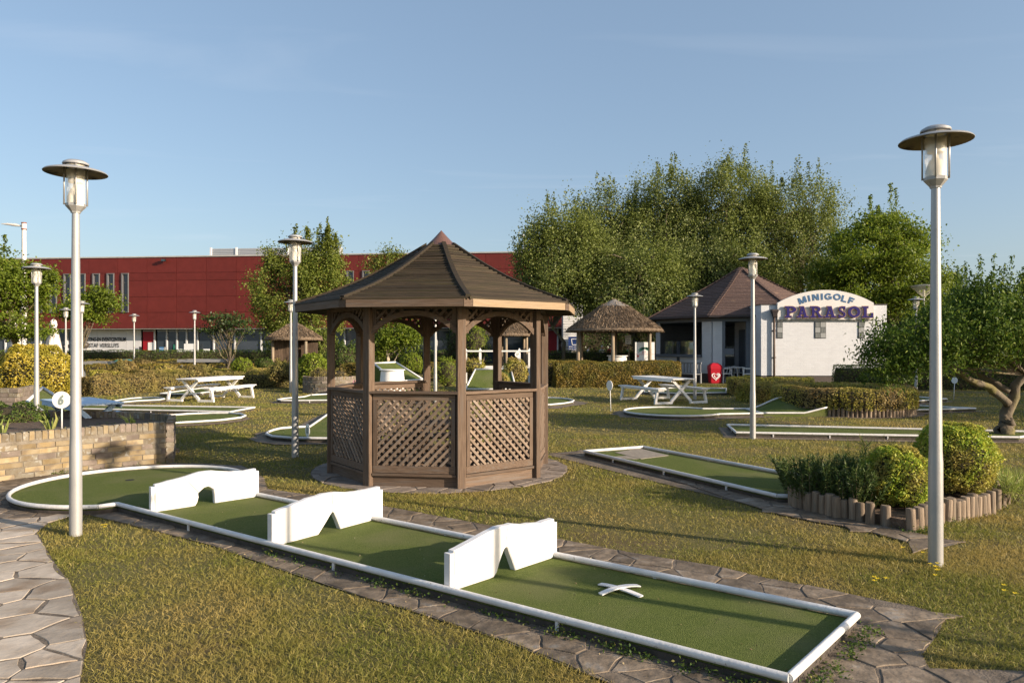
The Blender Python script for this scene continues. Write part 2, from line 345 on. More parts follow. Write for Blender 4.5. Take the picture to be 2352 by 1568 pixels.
# ================================================================== minigolf lanes
PIPE_R, PIPE_Z, TURF_Z = 0.0225, 0.085, 0.060
def lane(label, outline, hole=None, corners=None, pz=PIPE_Z, tz=TURF_Z, r=PIPE_R, brackets=True, pave=0.28, name='minigolf_lane', open_edges=()):
    """felt bed on a dark base inside a white tube frame; outline in metres"""
    cx = sum(p[0] for p in outline) / len(outline); cy = sum(p[1] for p in outline) / len(outline)
    t = thing(name, label, 'minigolf lane', (cx, cy, 0), group='minigolf lanes on the lawn')
    lo = [(x - cx, y - cy) for x, y in outline]
    if area(lo) < 0: lo = lo[::-1]
    n = len(lo)
    MB().prism(lo, 0.0, tz - 0.012).build('base', 'lane_base', t)
    inner = [(x * 0.995, y * 0.995) for x, y in lo]
    MB().prism(inner, tz - 0.010, tz).build('felt', 'turf', t)
    # straight runs of tube, split where the outline turns sharply
    turn = []
    for i in range(n):
        a = Vector(lo[i]) - Vector(lo[i - 1]); b = Vector(lo[(i + 1) % n]) - Vector(lo[i]); turn.append(abs(a.angle_signed(b, 0)) > R(20))
    st = [i for i in range(n) if turn[i]] or [0]
    for k, i in enumerate(st):
        j = st[(k + 1) % len(st)]; run = [lo[i]]; q = i
        while True:
            q = (q + 1) % n; run.append(lo[q])
            if q == j: break
        ob = MB().tube([(x, y, pz) for x, y in run], r, 10).build('border_pipe', 'pipe_white', t, smooth=True); shade(ob, 50)
        if brackets:
            L_ = 0
            for a, b in zip(run, run[1:]):
                d = math.hypot(b[0] - a[0], b[1] - a[1]); L_ += d
                if L_ > 1.3 and d > 0.5:
                    for f in ((0.5,) if d < 2.4 else (0.2, 0.5, 0.8)):
                        MB().box((a[0] + (b[0] - a[0]) * f, a[1] + (b[1] - a[1]) * f, pz / 2 + 0.006), (0.022, 0.022, pz - 0.012), math.atan2(b[1] - a[1], b[0] - a[0])).build('bracket', 'pipe_white', t)
                    L_ = 0
    if hole:
        hx, hy = hole[0] - cx, hole[1] - cy; h = MB().lathe([(0.052, tz + 0.0015), (0.052, tz - 0.006)][::-1], 18, (hx, hy, 0)).build('hole', 'hole_dark', t)
    if pave:
        po = []
        for i in range(n):
            a = (Vector(lo[i]) - Vector(lo[i - 1])).normalized(); b = (Vector(lo[(i + 1) % n]) - Vector(lo[i])).normalized(); nn = Vector((a.y + b.y, -a.x - b.x))
            nn = nn.normalized() * pave * min(1.4, 1 / max(0.5, nn.length / 2)) if nn.length > 1e-4 else Vector((0, 0)); wv = 0.85 + 0.3 * math.sin(i * 2.1)
            po.append((outline_w(lo[i], cx, cy, nn * wv)))
        EXCL.append(po); struct(flat('lane_surround', po, 0.005 + 0.0007 * len(EXCL), 'far_paving'))
    else: EXCL.append([(x + cx, y + cy) for x, y in lo])
    return t
def outline_w(p, cx, cy, nn): return (p[0] + cx + nn.x, p[1] + cy + nn.y)

# foreground lane: a straight run into a round green, three white arches on it
h = PIPE_Z
A1, B1 = Vector(G(1812, 1556, h)), Vector(G(1968, 1412, h)); LC = Vector(G(270, 1157, h)); CC = Vector((-4.42, 8.42)); CR = 1.23
dr = (Vector(G(592, 1135, h)) - B1).normalized()
bq = (B1 - CC).dot(dr); cq = (B1 - CC).length_squared - CR * CR; RC = B1 + dr * (-bq - math.sqrt(bq * bq - cq))
a0 = math.atan2(*(RC - CC).yx); a1 = math.atan2(*(LC - CC).yx)
if a1 < a0: a1 += 2 * math.pi
ol1 = [tuple(A1), tuple(B1)] + arc(CC, CR, a0, a1, 40)
ol1[-1] = tuple(LC)
lane('long green minigolf lane in the foreground with a round end beside the brick planter', ol1, hole=G(487 / 1.6327 * 1.0, 1113), pave=0)
FRONT = [(x, y) for x, y in ol1]
flagstones(pv, lane_pave, 0.185, 'slate_dark', keep=[FRONT], seed=4, an=1.35, ang=math.atan2(dr.y, dr.x) + .1, gap=0.007, hi=0.013)
flagstones(pm_, mid_path, 0.20, 'slate_dark', seed=14, an=1.3, ang=-.7, gap=.007, hi=.012, z0=.008)
flagstones(ph, left_path, 0.22, 'slate_light', seed=9, an=1.5, ang=0.15, gap=0.008, hi=0.012)

def barrier(label, p0, p1, prof, thick, crack=None):
    """painted plaster wall: outline in (fraction along, height); stands across the lane"""
    p0, p1 = Vector(p0), Vector(p1); L_ = (p1 - p0).length; rz = math.atan2(p1.y - p0.y, p1.x - p0.x)
    t = thing('lane_barrier', label, 'obstacle', (p0.x, p0.y, TURF_Z), rz, 'white arched barriers on the foreground lane')
    po = [(s * L_, z) for s, z in prof]
    rg = random.Random(int(p0.x * 1000)); fine = []
    for i in range(len(po)):
        a, b = po[i], po[(i + 1) % len(po)]; d = math.hypot(b[0] - a[0], b[1] - a[1]); k = max(1, int(d / 0.05))
        for q in range(k):
            f = q / k; jit = 0.0035 if 0.02 < a[1] or 0.02 < b[1] else 0
            fine.append((a[0] + (b[0] - a[0]) * f + rg.uniform(-jit, jit), max(0, a[1] + (b[1] - a[1]) * f + rg.uniform(-jit, jit))))
    n = len(fine); b = MB(); e = 0.008
    cxm = sum(x for x, _ in fine) / n; czm = sum(z for _, z in fine) / n
    def off(i, e):
        a0, b0, c0 = Vector(fine[i - 1]), Vector(fine[i]), Vector(fine[(i + 1) % n]); d = (c0 - a0).normalized(); return b0 + Vector((-d.y, d.x)) * e
    rings = [(0.0, e), (e, 0.0), (thick - e, 0.0), (thick, e)]
    for y, ee in rings:
        for i in range(n):
            q = off(i, ee) if ee else Vector(fine[i]); b.v.append((q.x, y, max(0, q.y)))
    for k in range(3): b.f += [(k * n + i, k * n + (i + 1) % n, (k + 1) * n + (i + 1) % n, (k + 1) * n + i)[::-1] for i in range(n)]
    tess = tessellate_polygon([[Vector((x, z, 0)) for x, z in fine]])
    for q in tess:
        a = [Vector(fine[i]) for i in q]; ccw = (a[1] - a[0]).cross(a[2] - a[0]) > 0; q = q if ccw else q[::-1]
        b.f.append(tuple(q)); b.f.append(tuple(i + 3 * n for i in q[::-1]))
    b.build('wall', 'wall_white', t)
    # timber end posts
    for x, zz in ((-0.018, prof_h(prof, 0) - 0.02), (L_ + 0.018, prof_h(prof, 1) - 0.03)):
        MB().box((x, thick / 2 + 0.004, zz / 2), (0.032, thick * 0.9, zz)).build('end_post', 'wall_white', t)
    if crack:
        pts = [(s * L_, -0.0015, z) for s, z in crack]; MB().tube(pts, 0.0022, 4).build('crack', 'lane_base', t)
    return t
def prof_h(prof, s): return max(z for x, z in prof if abs(x - s) < 0.02)
hp = TURF_Z
barrier('white plaster barrier with a broken round arch, nearest the round green', G(356, 1176, hp), G(588, 1141, hp),
        [(0, 0), (0.376, 0), (0.395, 0.03), (0.413, 0.09), (0.405, 0.12), (0.415, 0.139), (0.462, 0.177), (0.50, 0.182), (0.521, 0.179), (0.557, 0.145), (0.567, 0.08), (0.572, 0), (1, 0), (1, 0.31), (0.85, 0.30), (0.68, 0.315), (0.55, 0.345), (0.42, 0.345), (0.30, 0.315), (0.12, 0.288), (0.0, 0.27)], 0.065,
        crack=[(0.27, 0.305), (0.29, 0.285), (0.32, 0.25), (0.34, 0.22), (0.375, 0.18), (0.40, 0.15), (0.405, 0.13)])
barrier('white plaster barrier with a pointed arch, in the middle of the lane', G(634, 1254, hp), G(874, 1190, hp),
        [(0, 0), (0.372, 0), (0.392, 0.02), (0.44, 0.085), (0.48, 0.145), (0.503, 0.166), (0.52, 0.160), (0.555, 0.085), (0.585, 0), (1, 0), (1, 0.30), (0.82, 0.30), (0.66, 0.315), (0.56, 0.335), (0.42, 0.345), (0.28, 0.33), (0.12, 0.30), (0, 0.285)], 0.065,
        crack=[(0.505, 0.335), (0.50, 0.28), (0.508, 0.22), (0.503, 0.17)])
barrier('white plaster barrier with a narrow pointed arch, beside the white cross', G(1044, 1356, hp), G(1274, 1280, hp),
        [(0, 0), (0.365, 0), (0.392, 0.03), (0.42, 0.09), (0.465, 0.175), (0.484, 0.194), (0.502, 0.182), (0.54, 0.085), (0.578, 0), (1, 0), (1, 0.30), (0.85, 0.297), (0.68, 0.315), (0.55, 0.345), (0.40, 0.345), (0.25, 0.32), (0.10, 0.285), (0, 0.27)], 0.065,
        crack=[(0.49, 0.33), (0.485, 0.26), (0.487, 0.20)])

# the white cross: two bent boards lying on the felt
cp = G(1424, 1357, TURF_Z)
t = thing('cross_marker', 'white board cross lying on the felt before the nearest barrier', 'marker', (cp[0], cp[1], TURF_Z), R(0))
def bent(name, a, ln, wd, z0, droop):
    b = MB(); n = 10
    for i in range(n + 1):
        s = -ln / 2 + ln * i / n; z = z0 - droop * (2 * s / ln) ** 2
        for y, dz in ((-wd / 2, 0), (wd / 2, 0), (wd / 2, 0.008), (-wd / 2, 0.008)): b.v.append((s, y, z + dz))
    for i in range(n):
        for j in range(4): b.f.append((i * 4 + j, i * 4 + (j + 1) % 4, i * 4 + 4 + (j + 1) % 4, i * 4 + 4 + j)[::-1])
    b.f += [(0, 1, 2, 3), tuple(n * 4 + j for j in (3, 2, 1, 0))]
    o = b.build(name, 'wall_white', t); o.rotation_euler = (0, 0, a); return o
bent('board', R(-46), 0.345, 0.044, 0.016, 0.012)
bent('board', R(31), 0.33, 0.044, 0.025, 0.019)

# ------------------------------------------------------------------ the other lanes
HP = PIPE_Z
t2 = lane('green lane with a stone tee mat, between gazebo and log planter', PX([(1342, 1036), (1478, 1026), (1815, 1088)], HP) + [(4.05, 8.75), (3.75, 7.95), (3.35, 7.72)] + PX([(1815, 1139), (1785, 1138)], HP), hole=None, pave=0.4)
c2 = Vector(t2.location[:2])
mt = [Vector(p) - c2 for p in (G(1412, 1039, .06), G(1470, 1030, .06), G(1536, 1046, .06), G(1472, 1054, .06))]
MB().prism([tuple(p) for p in mt], TURF_Z - 0.004, TURF_Z + 0.006).build('tee_mat', 'worn_plate', t2)
hm = Vector(G(1462, 1048, .06)) - c2
MB().prism([(hm.x + 0.26 * math.cos(a) * (1 + .2 * math.sin(3 * a)) - 0.1, hm.y - .08 + 0.14 * math.sin(a) * (1 + .25 * math.cos(4 * a))) for a in [i * 2 * math.pi / 16 for i in range(16)]], TURF_Z - 0.003, TURF_Z + 0.003).build('worn_patch', 'worn_plate', t2)
lane('long narrow green lane behind the log planter, running towards the gnarled tree', PX([(1671, 975), (2132, 985.5)], HP) + [G(2420, 992, HP), G(2340, 1004, HP)] + PX([(2129, 1000.5), (1691, 993)], HP), pave=0.3)
# keyhole lane with a hump up to the round planter
ck = (4.0, 17.82); pts = arc(ck, 1.2, R(38), R(322), 30)
t4 = lane('keyhole green with a hump beside the round hedge planter', [(6.05, 18.55)] + pts + [(6.05, 17.28)], hole=(ck[0] + .1, ck[1] - .1), pave=0.35)
lane('green lane behind the round hedge planter, the farther of two', PX([(2000, 908), (2081, 909.5), (2175, 916), (2081, 922), (2000, 922)], HP), pave=0.3, brackets=False)
lane('pointed green lane right of the round hedge planter', PX([(1990, 928.5), (2081, 930), (2241, 937.6), (2081, 941.5), (1990, 942)], HP), pave=0.3, brackets=False)
lane('straight green lane beyond the blue picnic table with a slanted end', PX([(178, 929.5), (585, 935.3), (530, 945.3), (172, 938)], HP), pave=0)
lane('broad drop shaped green just behind the brick planter', PX([(100, 958), (192, 957), (352, 956), (392, 953), (432, 950), (480, 948.2), (526, 947.9), (552, 949.8), (564, 954), (553, 958.5), (505, 964.5), (450, 968), (394, 971), (300, 974), (60, 976)], HP), hole=G(492, 957), pave=0.12)
lane('small round ended green left of the far white picnic table', PX([(262, 920.5), (286, 916.6), (300, 914.6), (320, 913.2), (344, 912.4), (366, 913.2), (378, 915.7), (367, 917.8), (340, 919), (318, 919.9), (270, 924.2)], HP), pave=0.1)
lane('narrow green lane passing behind the far white picnic table', PX([(368, 903.5), (467, 890.5), (520, 887), (560, 889), (494, 898), (435, 905)], HP), pave=0.1)
lane('green lane left of the gazebo with hole sign fifteen beside it', PX([(612, 996), (616, 991.5), (628, 987), (645, 983), (669, 981), (712, 979), (752, 951.5), (815, 922), (890, 925), (800, 1006.6), (752, 1006.4), (668, 1005), (626, 1001.5)], HP), hole=G(650, 993), pave=0.35)
lane('small green end showing between lamp post and gazebo', PX([(637, 917.5), (652, 914.8), (670, 913.3), (700, 910.6), (713, 906.7), (790, 903), (805, 918.5), (752, 918.8), (670, 919.7), (646, 919.4)], HP), pave=0.25)
lane('round green end just right of the gazebo', PX([(1190, 912.5), (1262, 912.8), (1286, 913.8), (1305, 915.8), (1318, 919), (1314, 922.5), (1295, 925.8), (1262, 929), (1190, 930)], HP), hole=G(1290, 920), pave=0.4)
lane('pale bordered lane before the kiosk terrace', PX([(1480, 893), (1560, 890), (1668, 891.5), (1668, 901), (1560, 903), (1480, 900)], HP), pave=0.2, brackets=False)
# hump of the keyhole lane
b = MB(); b2 = []; b3 = []; n = 14
hx = [(6.07 + 1.55 * i / n) for i in range(n + 1)]
hz = [TURF_Z + 0.30 * 0.5 * (1 - math.cos(math.pi * min(1, i / 9))) - 0.03 * max(0, i - 9) for i in range(n + 1)]
hf = [TURF_Z + 0.14 * max(0, (i - 9) / 5) for i in range(n + 1)]
for x, z, z2 in zip(hx, hz, hf):
    for y, zt_ in ((18.5, z), (17.3, z2)): b.v += [(x - t4.location.x, y - t4.location.y, zt_), (x - t4.location.x, y - t4.location.y, 0.0)]
for i in range(n):
    q = i * 4; b.f += [(q, q + 4, q + 6, q + 2)[::-1], (q, q + 1, q + 5, q + 4)[::-1], (q + 2, q + 6, q + 7, q + 3)[::-1]]
b.f += [(n * 4, n * 4 + 1, n * 4 + 3, n * 4 + 2), (0, 2, 3, 1)]
shade(b.build('hump', 'turf', t4))
for y, hq in ((18.5, hz), (17.3, hf)):
    MB().tube([(x - t4.location.x, y - t4.location.y, z + 0.03) for x, z in zip(hx, hq)], PIPE_R, 8).build('border_pipe', 'pipe_white', t4, smooth=True)
EXCL.append([(6.0, 17.0), (7.7, 17.0), (7.7, 18.8), (6.0, 18.8)])
# ================================================================== gazebo
def woodmat(name, a, b_, c, rnd=0.22, rough=0.8):
    return M(name, a, b_, scale=3.2, rough=rough, bump=0.5, bscale=6, stretch=(1.6, 26, 26), rnd=rnd, c3=c, s3=1.2, lo3=0.5, hi3=0.72, bdist=0.004, lo=0.3, hi=0.7)
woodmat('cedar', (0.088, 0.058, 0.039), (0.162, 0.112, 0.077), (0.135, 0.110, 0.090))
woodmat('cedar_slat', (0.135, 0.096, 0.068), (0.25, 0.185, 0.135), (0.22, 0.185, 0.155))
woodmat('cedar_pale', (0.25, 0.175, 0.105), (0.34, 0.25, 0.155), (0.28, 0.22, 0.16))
woodmat('roof_wood', (0.019, 0.014, 0.007), (0.049, 0.034, 0.020), (0.031, 0.027, 0.010), rnd=0.35)
M('cap_metal', (0.10, 0.052, 0.040), (0.13, 0.070, 0.054), scale=5, rough=0.42, bump=0.05, c3=(0.35, 0.32, 0.28), s3=22, lo3=0.72, hi3=0.76, spec=0.5)
GC = (-0.985, 9.98); GT = 3.3968; GR = 1.49
gz = thing('gazebo', 'weathered wooden octagonal gazebo with lattice panels, slatted roof and metal cap', 'gazebo', (GC[0], GC[1], 0))
def gv(k, r): a = GT + k * math.pi / 4; return Vector((r * math.cos(a), r * math.sin(a)))
for k in range(8):
    p = gv(k, GR); a = GT + k * math.pi / 4
    o = MB().box((0, 0, 0), (2.18, 0.105, 0.105), ch=0.007).build('post', 'cedar', gz); o.matrix_local = Matrix.Translation((p.x, p.y, 1.09)) @ Matrix.Rotation(a, 4, 'Z') @ Matrix.Rotation(R(-90), 4, 'Y')
def P3(a, b, s, z, off=0.0):
    """point s metres along the bay from post a, at height z, off metres outwards"""
    d = (b - a).normalized(); nrm = Vector((d.y, -d.x)); q = a + d * s + nrm * off; return Vector((q.x, q.y, z))
for k in range(8):
    a, b = gv(k, GR), gv(k + 1, GR); Lb = (b - a).length; nrm3 = P3(a, b, 0, 0, 1) - P3(a, b, 0, 0, 0); e = 0.062
    inn0, inn1 = e, Lb - e
    flip = k % 2 == 0                     # neighbouring panels lean the other way
    if k != 5:                            # bay 5 is the entrance at the back
        fr = MB()
        fr.beam(P3(a, b, inn0, 0.22), P3(a, b, inn1, 0.22), 0.05, 0.085)
        pan = fr.build('lattice_panel', 'cedar', gz); board('top_rail', P3(a, b, inn0, 1.085), P3(a, b, inn1, 1.085), 0.05, 0.07, 'cedar', pan)
        for s in (inn0 + 0.027, inn1 - 0.027): board('stile', P3(a, b, s, 0.265, 0.004), P3(a, b, s, 1.048, 0.004), 0.05, 0.05, 'cedar', pan, up=nrm3)
        board('hand_rail', P3(a, b, 0.02, 1.142), P3(a, b, Lb - 0.02, 1.142), 0.135, 0.034, 'cedar', gz, ch=0.006)
        x0, x1, z0, z1 = inn0 + 0.055, inn1 - 0.055, 0.262, 1.052; W, Hh = x1 - x0, z1 - z0; sp = 0.101
        for sgn, lay in ((1, 0.016 if not flip else -0.002), (-1, -0.002 if not flip else 0.016)):
            c = -Hh + 0.5 * sp if True else 0
            while c < W - 0.02:
                # line x = c + z' (sgn 1)  or mirrored
                s0, s1 = max(0, -c), min(Hh, W - c)
                if s1 - s0 > 0.05:
                    xa, xb = c + s0, c + s1
                    if sgn < 0: xa, xb = W - xa, W - xb
                    board('lattice_slat', P3(a, b, x0 + xa, z0 + s0, lay), P3(a, b, x0 + xb, z0 + s1, lay), 0.030, 0.016, 'cedar_slat', pan, up=nrm3)
                c += sp
        board('skirting', P3(a, b, inn0 - .01, 0.155, 0.022), P3(a, b, inn1 + .01, 0.155, 0.022), 0.035, 0.03, 'cedar', gz)
        board('base_board', P3(a, b, inn0 - .01, 0.07, -0.01), P3(a, b, inn1 + .01, 0.07, -0.01), 0.03, 0.135, 'cedar', gz)
    # arch and spandrel lattice above
    zs, rise, half = 1.845, 0.225, Lb / 2 - 0.055
    rad = (half * half + rise * rise) / (2 * rise); zc = zs + rise - rad
    def archz(s): return zc + math.sqrt(max(1e-6, rad * rad - (s - Lb / 2) ** 2))
    ab = MB(); N = 16
    for i in range(N + 1):
        s = 0.055 + (Lb - 0.11) * i / N; ax = math.atan2(archz(s) - zc, s - Lb / 2)
        for rr, of in ((rad, 0.03), (rad + 0.062, 0.03), (rad + 0.062, -0.02), (rad, -0.02)): ab.v.append(P3(a, b, Lb / 2 + rr * math.cos(ax), zc + rr * math.sin(ax), of))
    for i in range(N):
        for j in range(4): ab.f.append((i * 4 + j, i * 4 + (j + 1) % 4, i * 4 + 4 + (j + 1) % 4, i * 4 + 4 + j)[::-1])
    ab.f += [(0, 1, 2, 3), tuple(N * 4 + j for j in (3, 2, 1, 0))]
    ar = ab.build('arch', 'cedar', gz)
    board('top_beam', P3(a, b, 0.05, 2.185), P3(a, b, Lb - 0.05, 2.185), 0.06, 0.07, 'cedar', gz)
    for s in (0.078, Lb - 0.078): board('side_strip', P3(a, b, s, 1.86, -0.004), P3(a, b, s, 2.148, -0.004), 0.045, 0.04, 'cedar', ar, up=nrm3)
    for sgn, lay in ((1, 0.012), (-1, -0.008)):
        s0 = -0.3
        while s0 < Lb:
            seg = None; best = None; pts = []
            for q in range(60):
                z = 1.83 + q * 0.32 / 59; s = s0 + (z - 1.83); ss = s if sgn > 0 else Lb - s
                if 0.10 < ss < Lb - 0.10 and z > archz(ss) + 0.05: pts.append((ss, z))
                elif pts: break
            if len(pts) > 6: board('spandrel_slat', P3(a, b, pts[0][0], pts[0][1], lay), P3(a, b, pts[-1][0], pts[-1][1], lay), 0.030, 0.014, 'cedar', ar, up=nrm3)
            s0 += 0.105
# roof
ER = 1.955
def rz_(r):      # slightly sagging pitch
    f = (ER - r) / (ER - 0.2); return 2.235 + (3.085 - 2.235) * (f - 0.10 * math.sin(math.pi * f))
rf = MB(); rr_ = [ER - 0.02, 1.4, 0.8, 0.2]
for r in rr_:
    for k in range(8): p = gv(k, r); rf.v.append((p.x, p.y, rz_(r) - 0.03))
for i in range(3):
    for k in range(8): rf.f.append((i * 8 + k, i * 8 + (k + 1) % 8, i * 8 + 8 + (k + 1) % 8, i * 8 + 8 + k))
M('roof_gap_shade', (0.010, 0.008, 0.006), rough=.95)  # near-black deck: the shade between the slats is put into its colour
rf.v = [(x, y, z - .03) for x, y, z in rf.v]
roof = rf.build('roof', 'roof_gap_shade', gz)
NS = 26
for k in range(8):
    for i in range(NS):
        f = (i + 0.4) / NS; r = ER + 0.015 - f * (ER - 0.19); a, b = gv(k, r), gv(k + 1, r); z = rz_(r) + 0.008
        d = (b - a).normalized(); sl = (rz_(r - .03) - rz_(r + .03)) / .06 * math.cos(math.pi / 8) ** -1
        nrm = Vector((d.y, -d.x, 0)); up = (Vector((0, 0, 1)) + nrm * 0.55 + nrm * random.uniform(-.06, .06)).normalized()
        dz = random.uniform(-.003, .004)
        o = board('roof_slat', (a.x + d.x * .01, a.y + d.y * .01, z + dz), (b.x - d.x * .01, b.y - d.y * .01, z + dz + random.uniform(-.004, .004)), 0.046, 0.046, 'roof_wood', roof, up=up, ch=0.0135)
for k in range(8):      # hip rafters on top of the slats
    b = MB(); a = GT + k * math.pi / 4; N = 10; wd = 0.035
    ux, uy = math.cos(a), math.sin(a)
    for i in range(N + 1):
        r = ER - 0.01 - (ER - 0.22) * i / N
        for s, dz in ((-wd, 0.018), (wd, 0.018), (wd * .8, 0.052), (-wd * .8, 0.052)): b.v.append((ux * r - uy * s, uy * r + ux * s, rz_(r) + dz))
    for i in range(N):
        for j in range(4): b.f.append((i * 4 + j, i * 4 + (j + 1) % 4, i * 4 + 4 + (j + 1) % 4, i * 4 + 4 + j))
    b.f += [(3, 2, 1, 0), tuple(N * 4 + j for j in (0, 1, 2, 3))]; b.build('hip_rafter', 'roof_wood', roof)
    p, q = gv(k, ER), gv(k + 1, ER); d = (q - p).normalized()
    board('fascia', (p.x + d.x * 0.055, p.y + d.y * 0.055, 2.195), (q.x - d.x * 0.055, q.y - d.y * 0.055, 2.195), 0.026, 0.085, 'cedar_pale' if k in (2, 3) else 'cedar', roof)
    m_ = MB(); dq = (gv(k - 1, ER) - p).normalized(); o1, o2 = p + d * 0.055, p + dq * 0.055
    m_.prism([tuple(o1 * 1.008), tuple(o2 * 1.008)][::-1] + [tuple(o2 * .985), tuple(o1 * .985)][::1], 2.150, 2.240); m_.build('fascia_corner', 'cedar', roof)
rc = MB().lathe([(0.235, 3.045), (0.238, 3.065), (0.225, 3.078), (0.10, 3.205), (0.0, 3.315)], 28, caps=False).build('roof_cap', 'cap_metal', roof); shade(rc, 50)
un = MB().lathe([(0.20, 2.95), (0.20, 3.06)], 8, ph=GT).build('collar', 'roof_wood', roof)
ceil_ = MB()
for r, z in ((ER - .04, 2.165), (0.25, 2.95)):
    for k in range(8): p = gv(k, r); ceil_.v.append((p.x, p.y, z))
for k in range(8): ceil_.f.append((k, k + 8, (k + 1) % 8 + 8, (k + 1) % 8))
ceil_.build('ceiling', 'roof_wood', roof)
fl = MB().prism([tuple(gv(k, GR - .03)) for k in range(8)], 0.012, 0.055); M('shade_floor', (0.035, 0.026, 0.019), (0.06, 0.045, 0.033), scale=4, stretch=(1, 14, 1), rough=.9); fl.build('floor', 'shade_floor', gz)  # floor added in dark boards: shade inside the gazebo put into its colour
# paved apron
ap = [(GC[0] + 1.76 * math.cos(a), GC[1] + 1.74 * math.sin(a)) for a in [i * 2 * math.pi / 40 for i in range(40)]]
EXCL.append(ap); apo = struct(flat('gazebo_apron', ap, 0.0085, 'mortar')); flagstones(apo, ap, 0.22, 'slate_mid', seed=21, an=1.3, gap=0.008, z0=0.005, lim=200, hi=.012)

# ================================================================== picnic tables: crossed legs run into feet that carry the benches
M('table_white', (0.80, 0.78, 0.74), (0.74, 0.72, 0.69), scale=3, rough=0.55, bump=0.2, bscale=8, stretch=(1, 18, 18), rnd=0.04, c3=(0.62, 0.58, 0.52), s3=6, lo3=0.62, hi3=0.8)
M('table_blue', (0.40, 0.54, 0.69), (0.45, 0.58, 0.72), scale=3, rough=0.6, bump=0.2, bscale=8, stretch=(1, 18, 18), rnd=0.06)
def picnic(label, loc, rz, mat, L_=2.4, fr=1.02, group='picnic tables on the lawn', s=1.0, slats=6, W=0.80):
    t = thing('picnic_table', label, 'picnic table', (loc[0], loc[1], 0), rz, group); t.scale = (s, s, s)
    sw = W / slats
    for i in range(slats): board('top_slat', (-L_ / 2, -W / 2 + sw * (i + .5), 0.735), (L_ / 2, -W / 2 + sw * (i + .5), 0.735), sw - 0.007, 0.03, mat, t)
    for y in (-W / 2 + .02, W / 2 - .02): board('apron', (-L_ / 2 + .08, y, 0.685), (L_ / 2 - .08, y, 0.685), 0.026, 0.065, mat, t)
    for sy in (-1, 1):
        bn = MB().beam((-L_ / 2 + .06, sy * 0.74, 0.408), (L_ / 2 - .06, sy * 0.74, 0.408), 0.20, 0.045).build('bench', mat, t)
        for q in (-1, 1): board('bench_slat', (-L_ / 2, sy * 0.74 + q * 0.072, 0.4475), (L_ / 2, sy * 0.74 + q * 0.072, 0.4475), 0.138, 0.03, mat, bn)
    for x in (-fr, fr):
        for sy in (-1, 1):
            k = 0.006 * sy
            board('leg', (x + k, sy * 0.335, 0.075), (x + k, -sy * 0.30, 0.70), 0.075, 0.07, mat, t, up=(1, 0, 0))
            board('foot', (x, sy * 0.30, 0.035), (x, sy * 0.90, 0.035), 0.07, 0.07, mat, t)
            board('bench_leg', (x, sy * 0.865, 0.072), (x, sy * 0.80, 0.384), 0.065, 0.075, mat, t, up=(1, 0, 0))
    return t
picnic('white picnic table standing before the clipped brown hedge', (4.64, 22.1), R(110), 'table_white')
picnic('white picnic table before the rows of low hedges on the left', (-9.6, 22.9), R(74), 'table_white', s=0.95)
picnic('grey blue picnic table behind the brick planter', (-7.55, 12.55), R(137), 'table_blue', L_=1.8, fr=0.70, slats=8)
picnic('brown wooden table and benches inside the gazebo', (GC[0] + .1, GC[1] + .1), R(20), 'cedar', L_=1.5, fr=0.5, group=None, s=0.86)
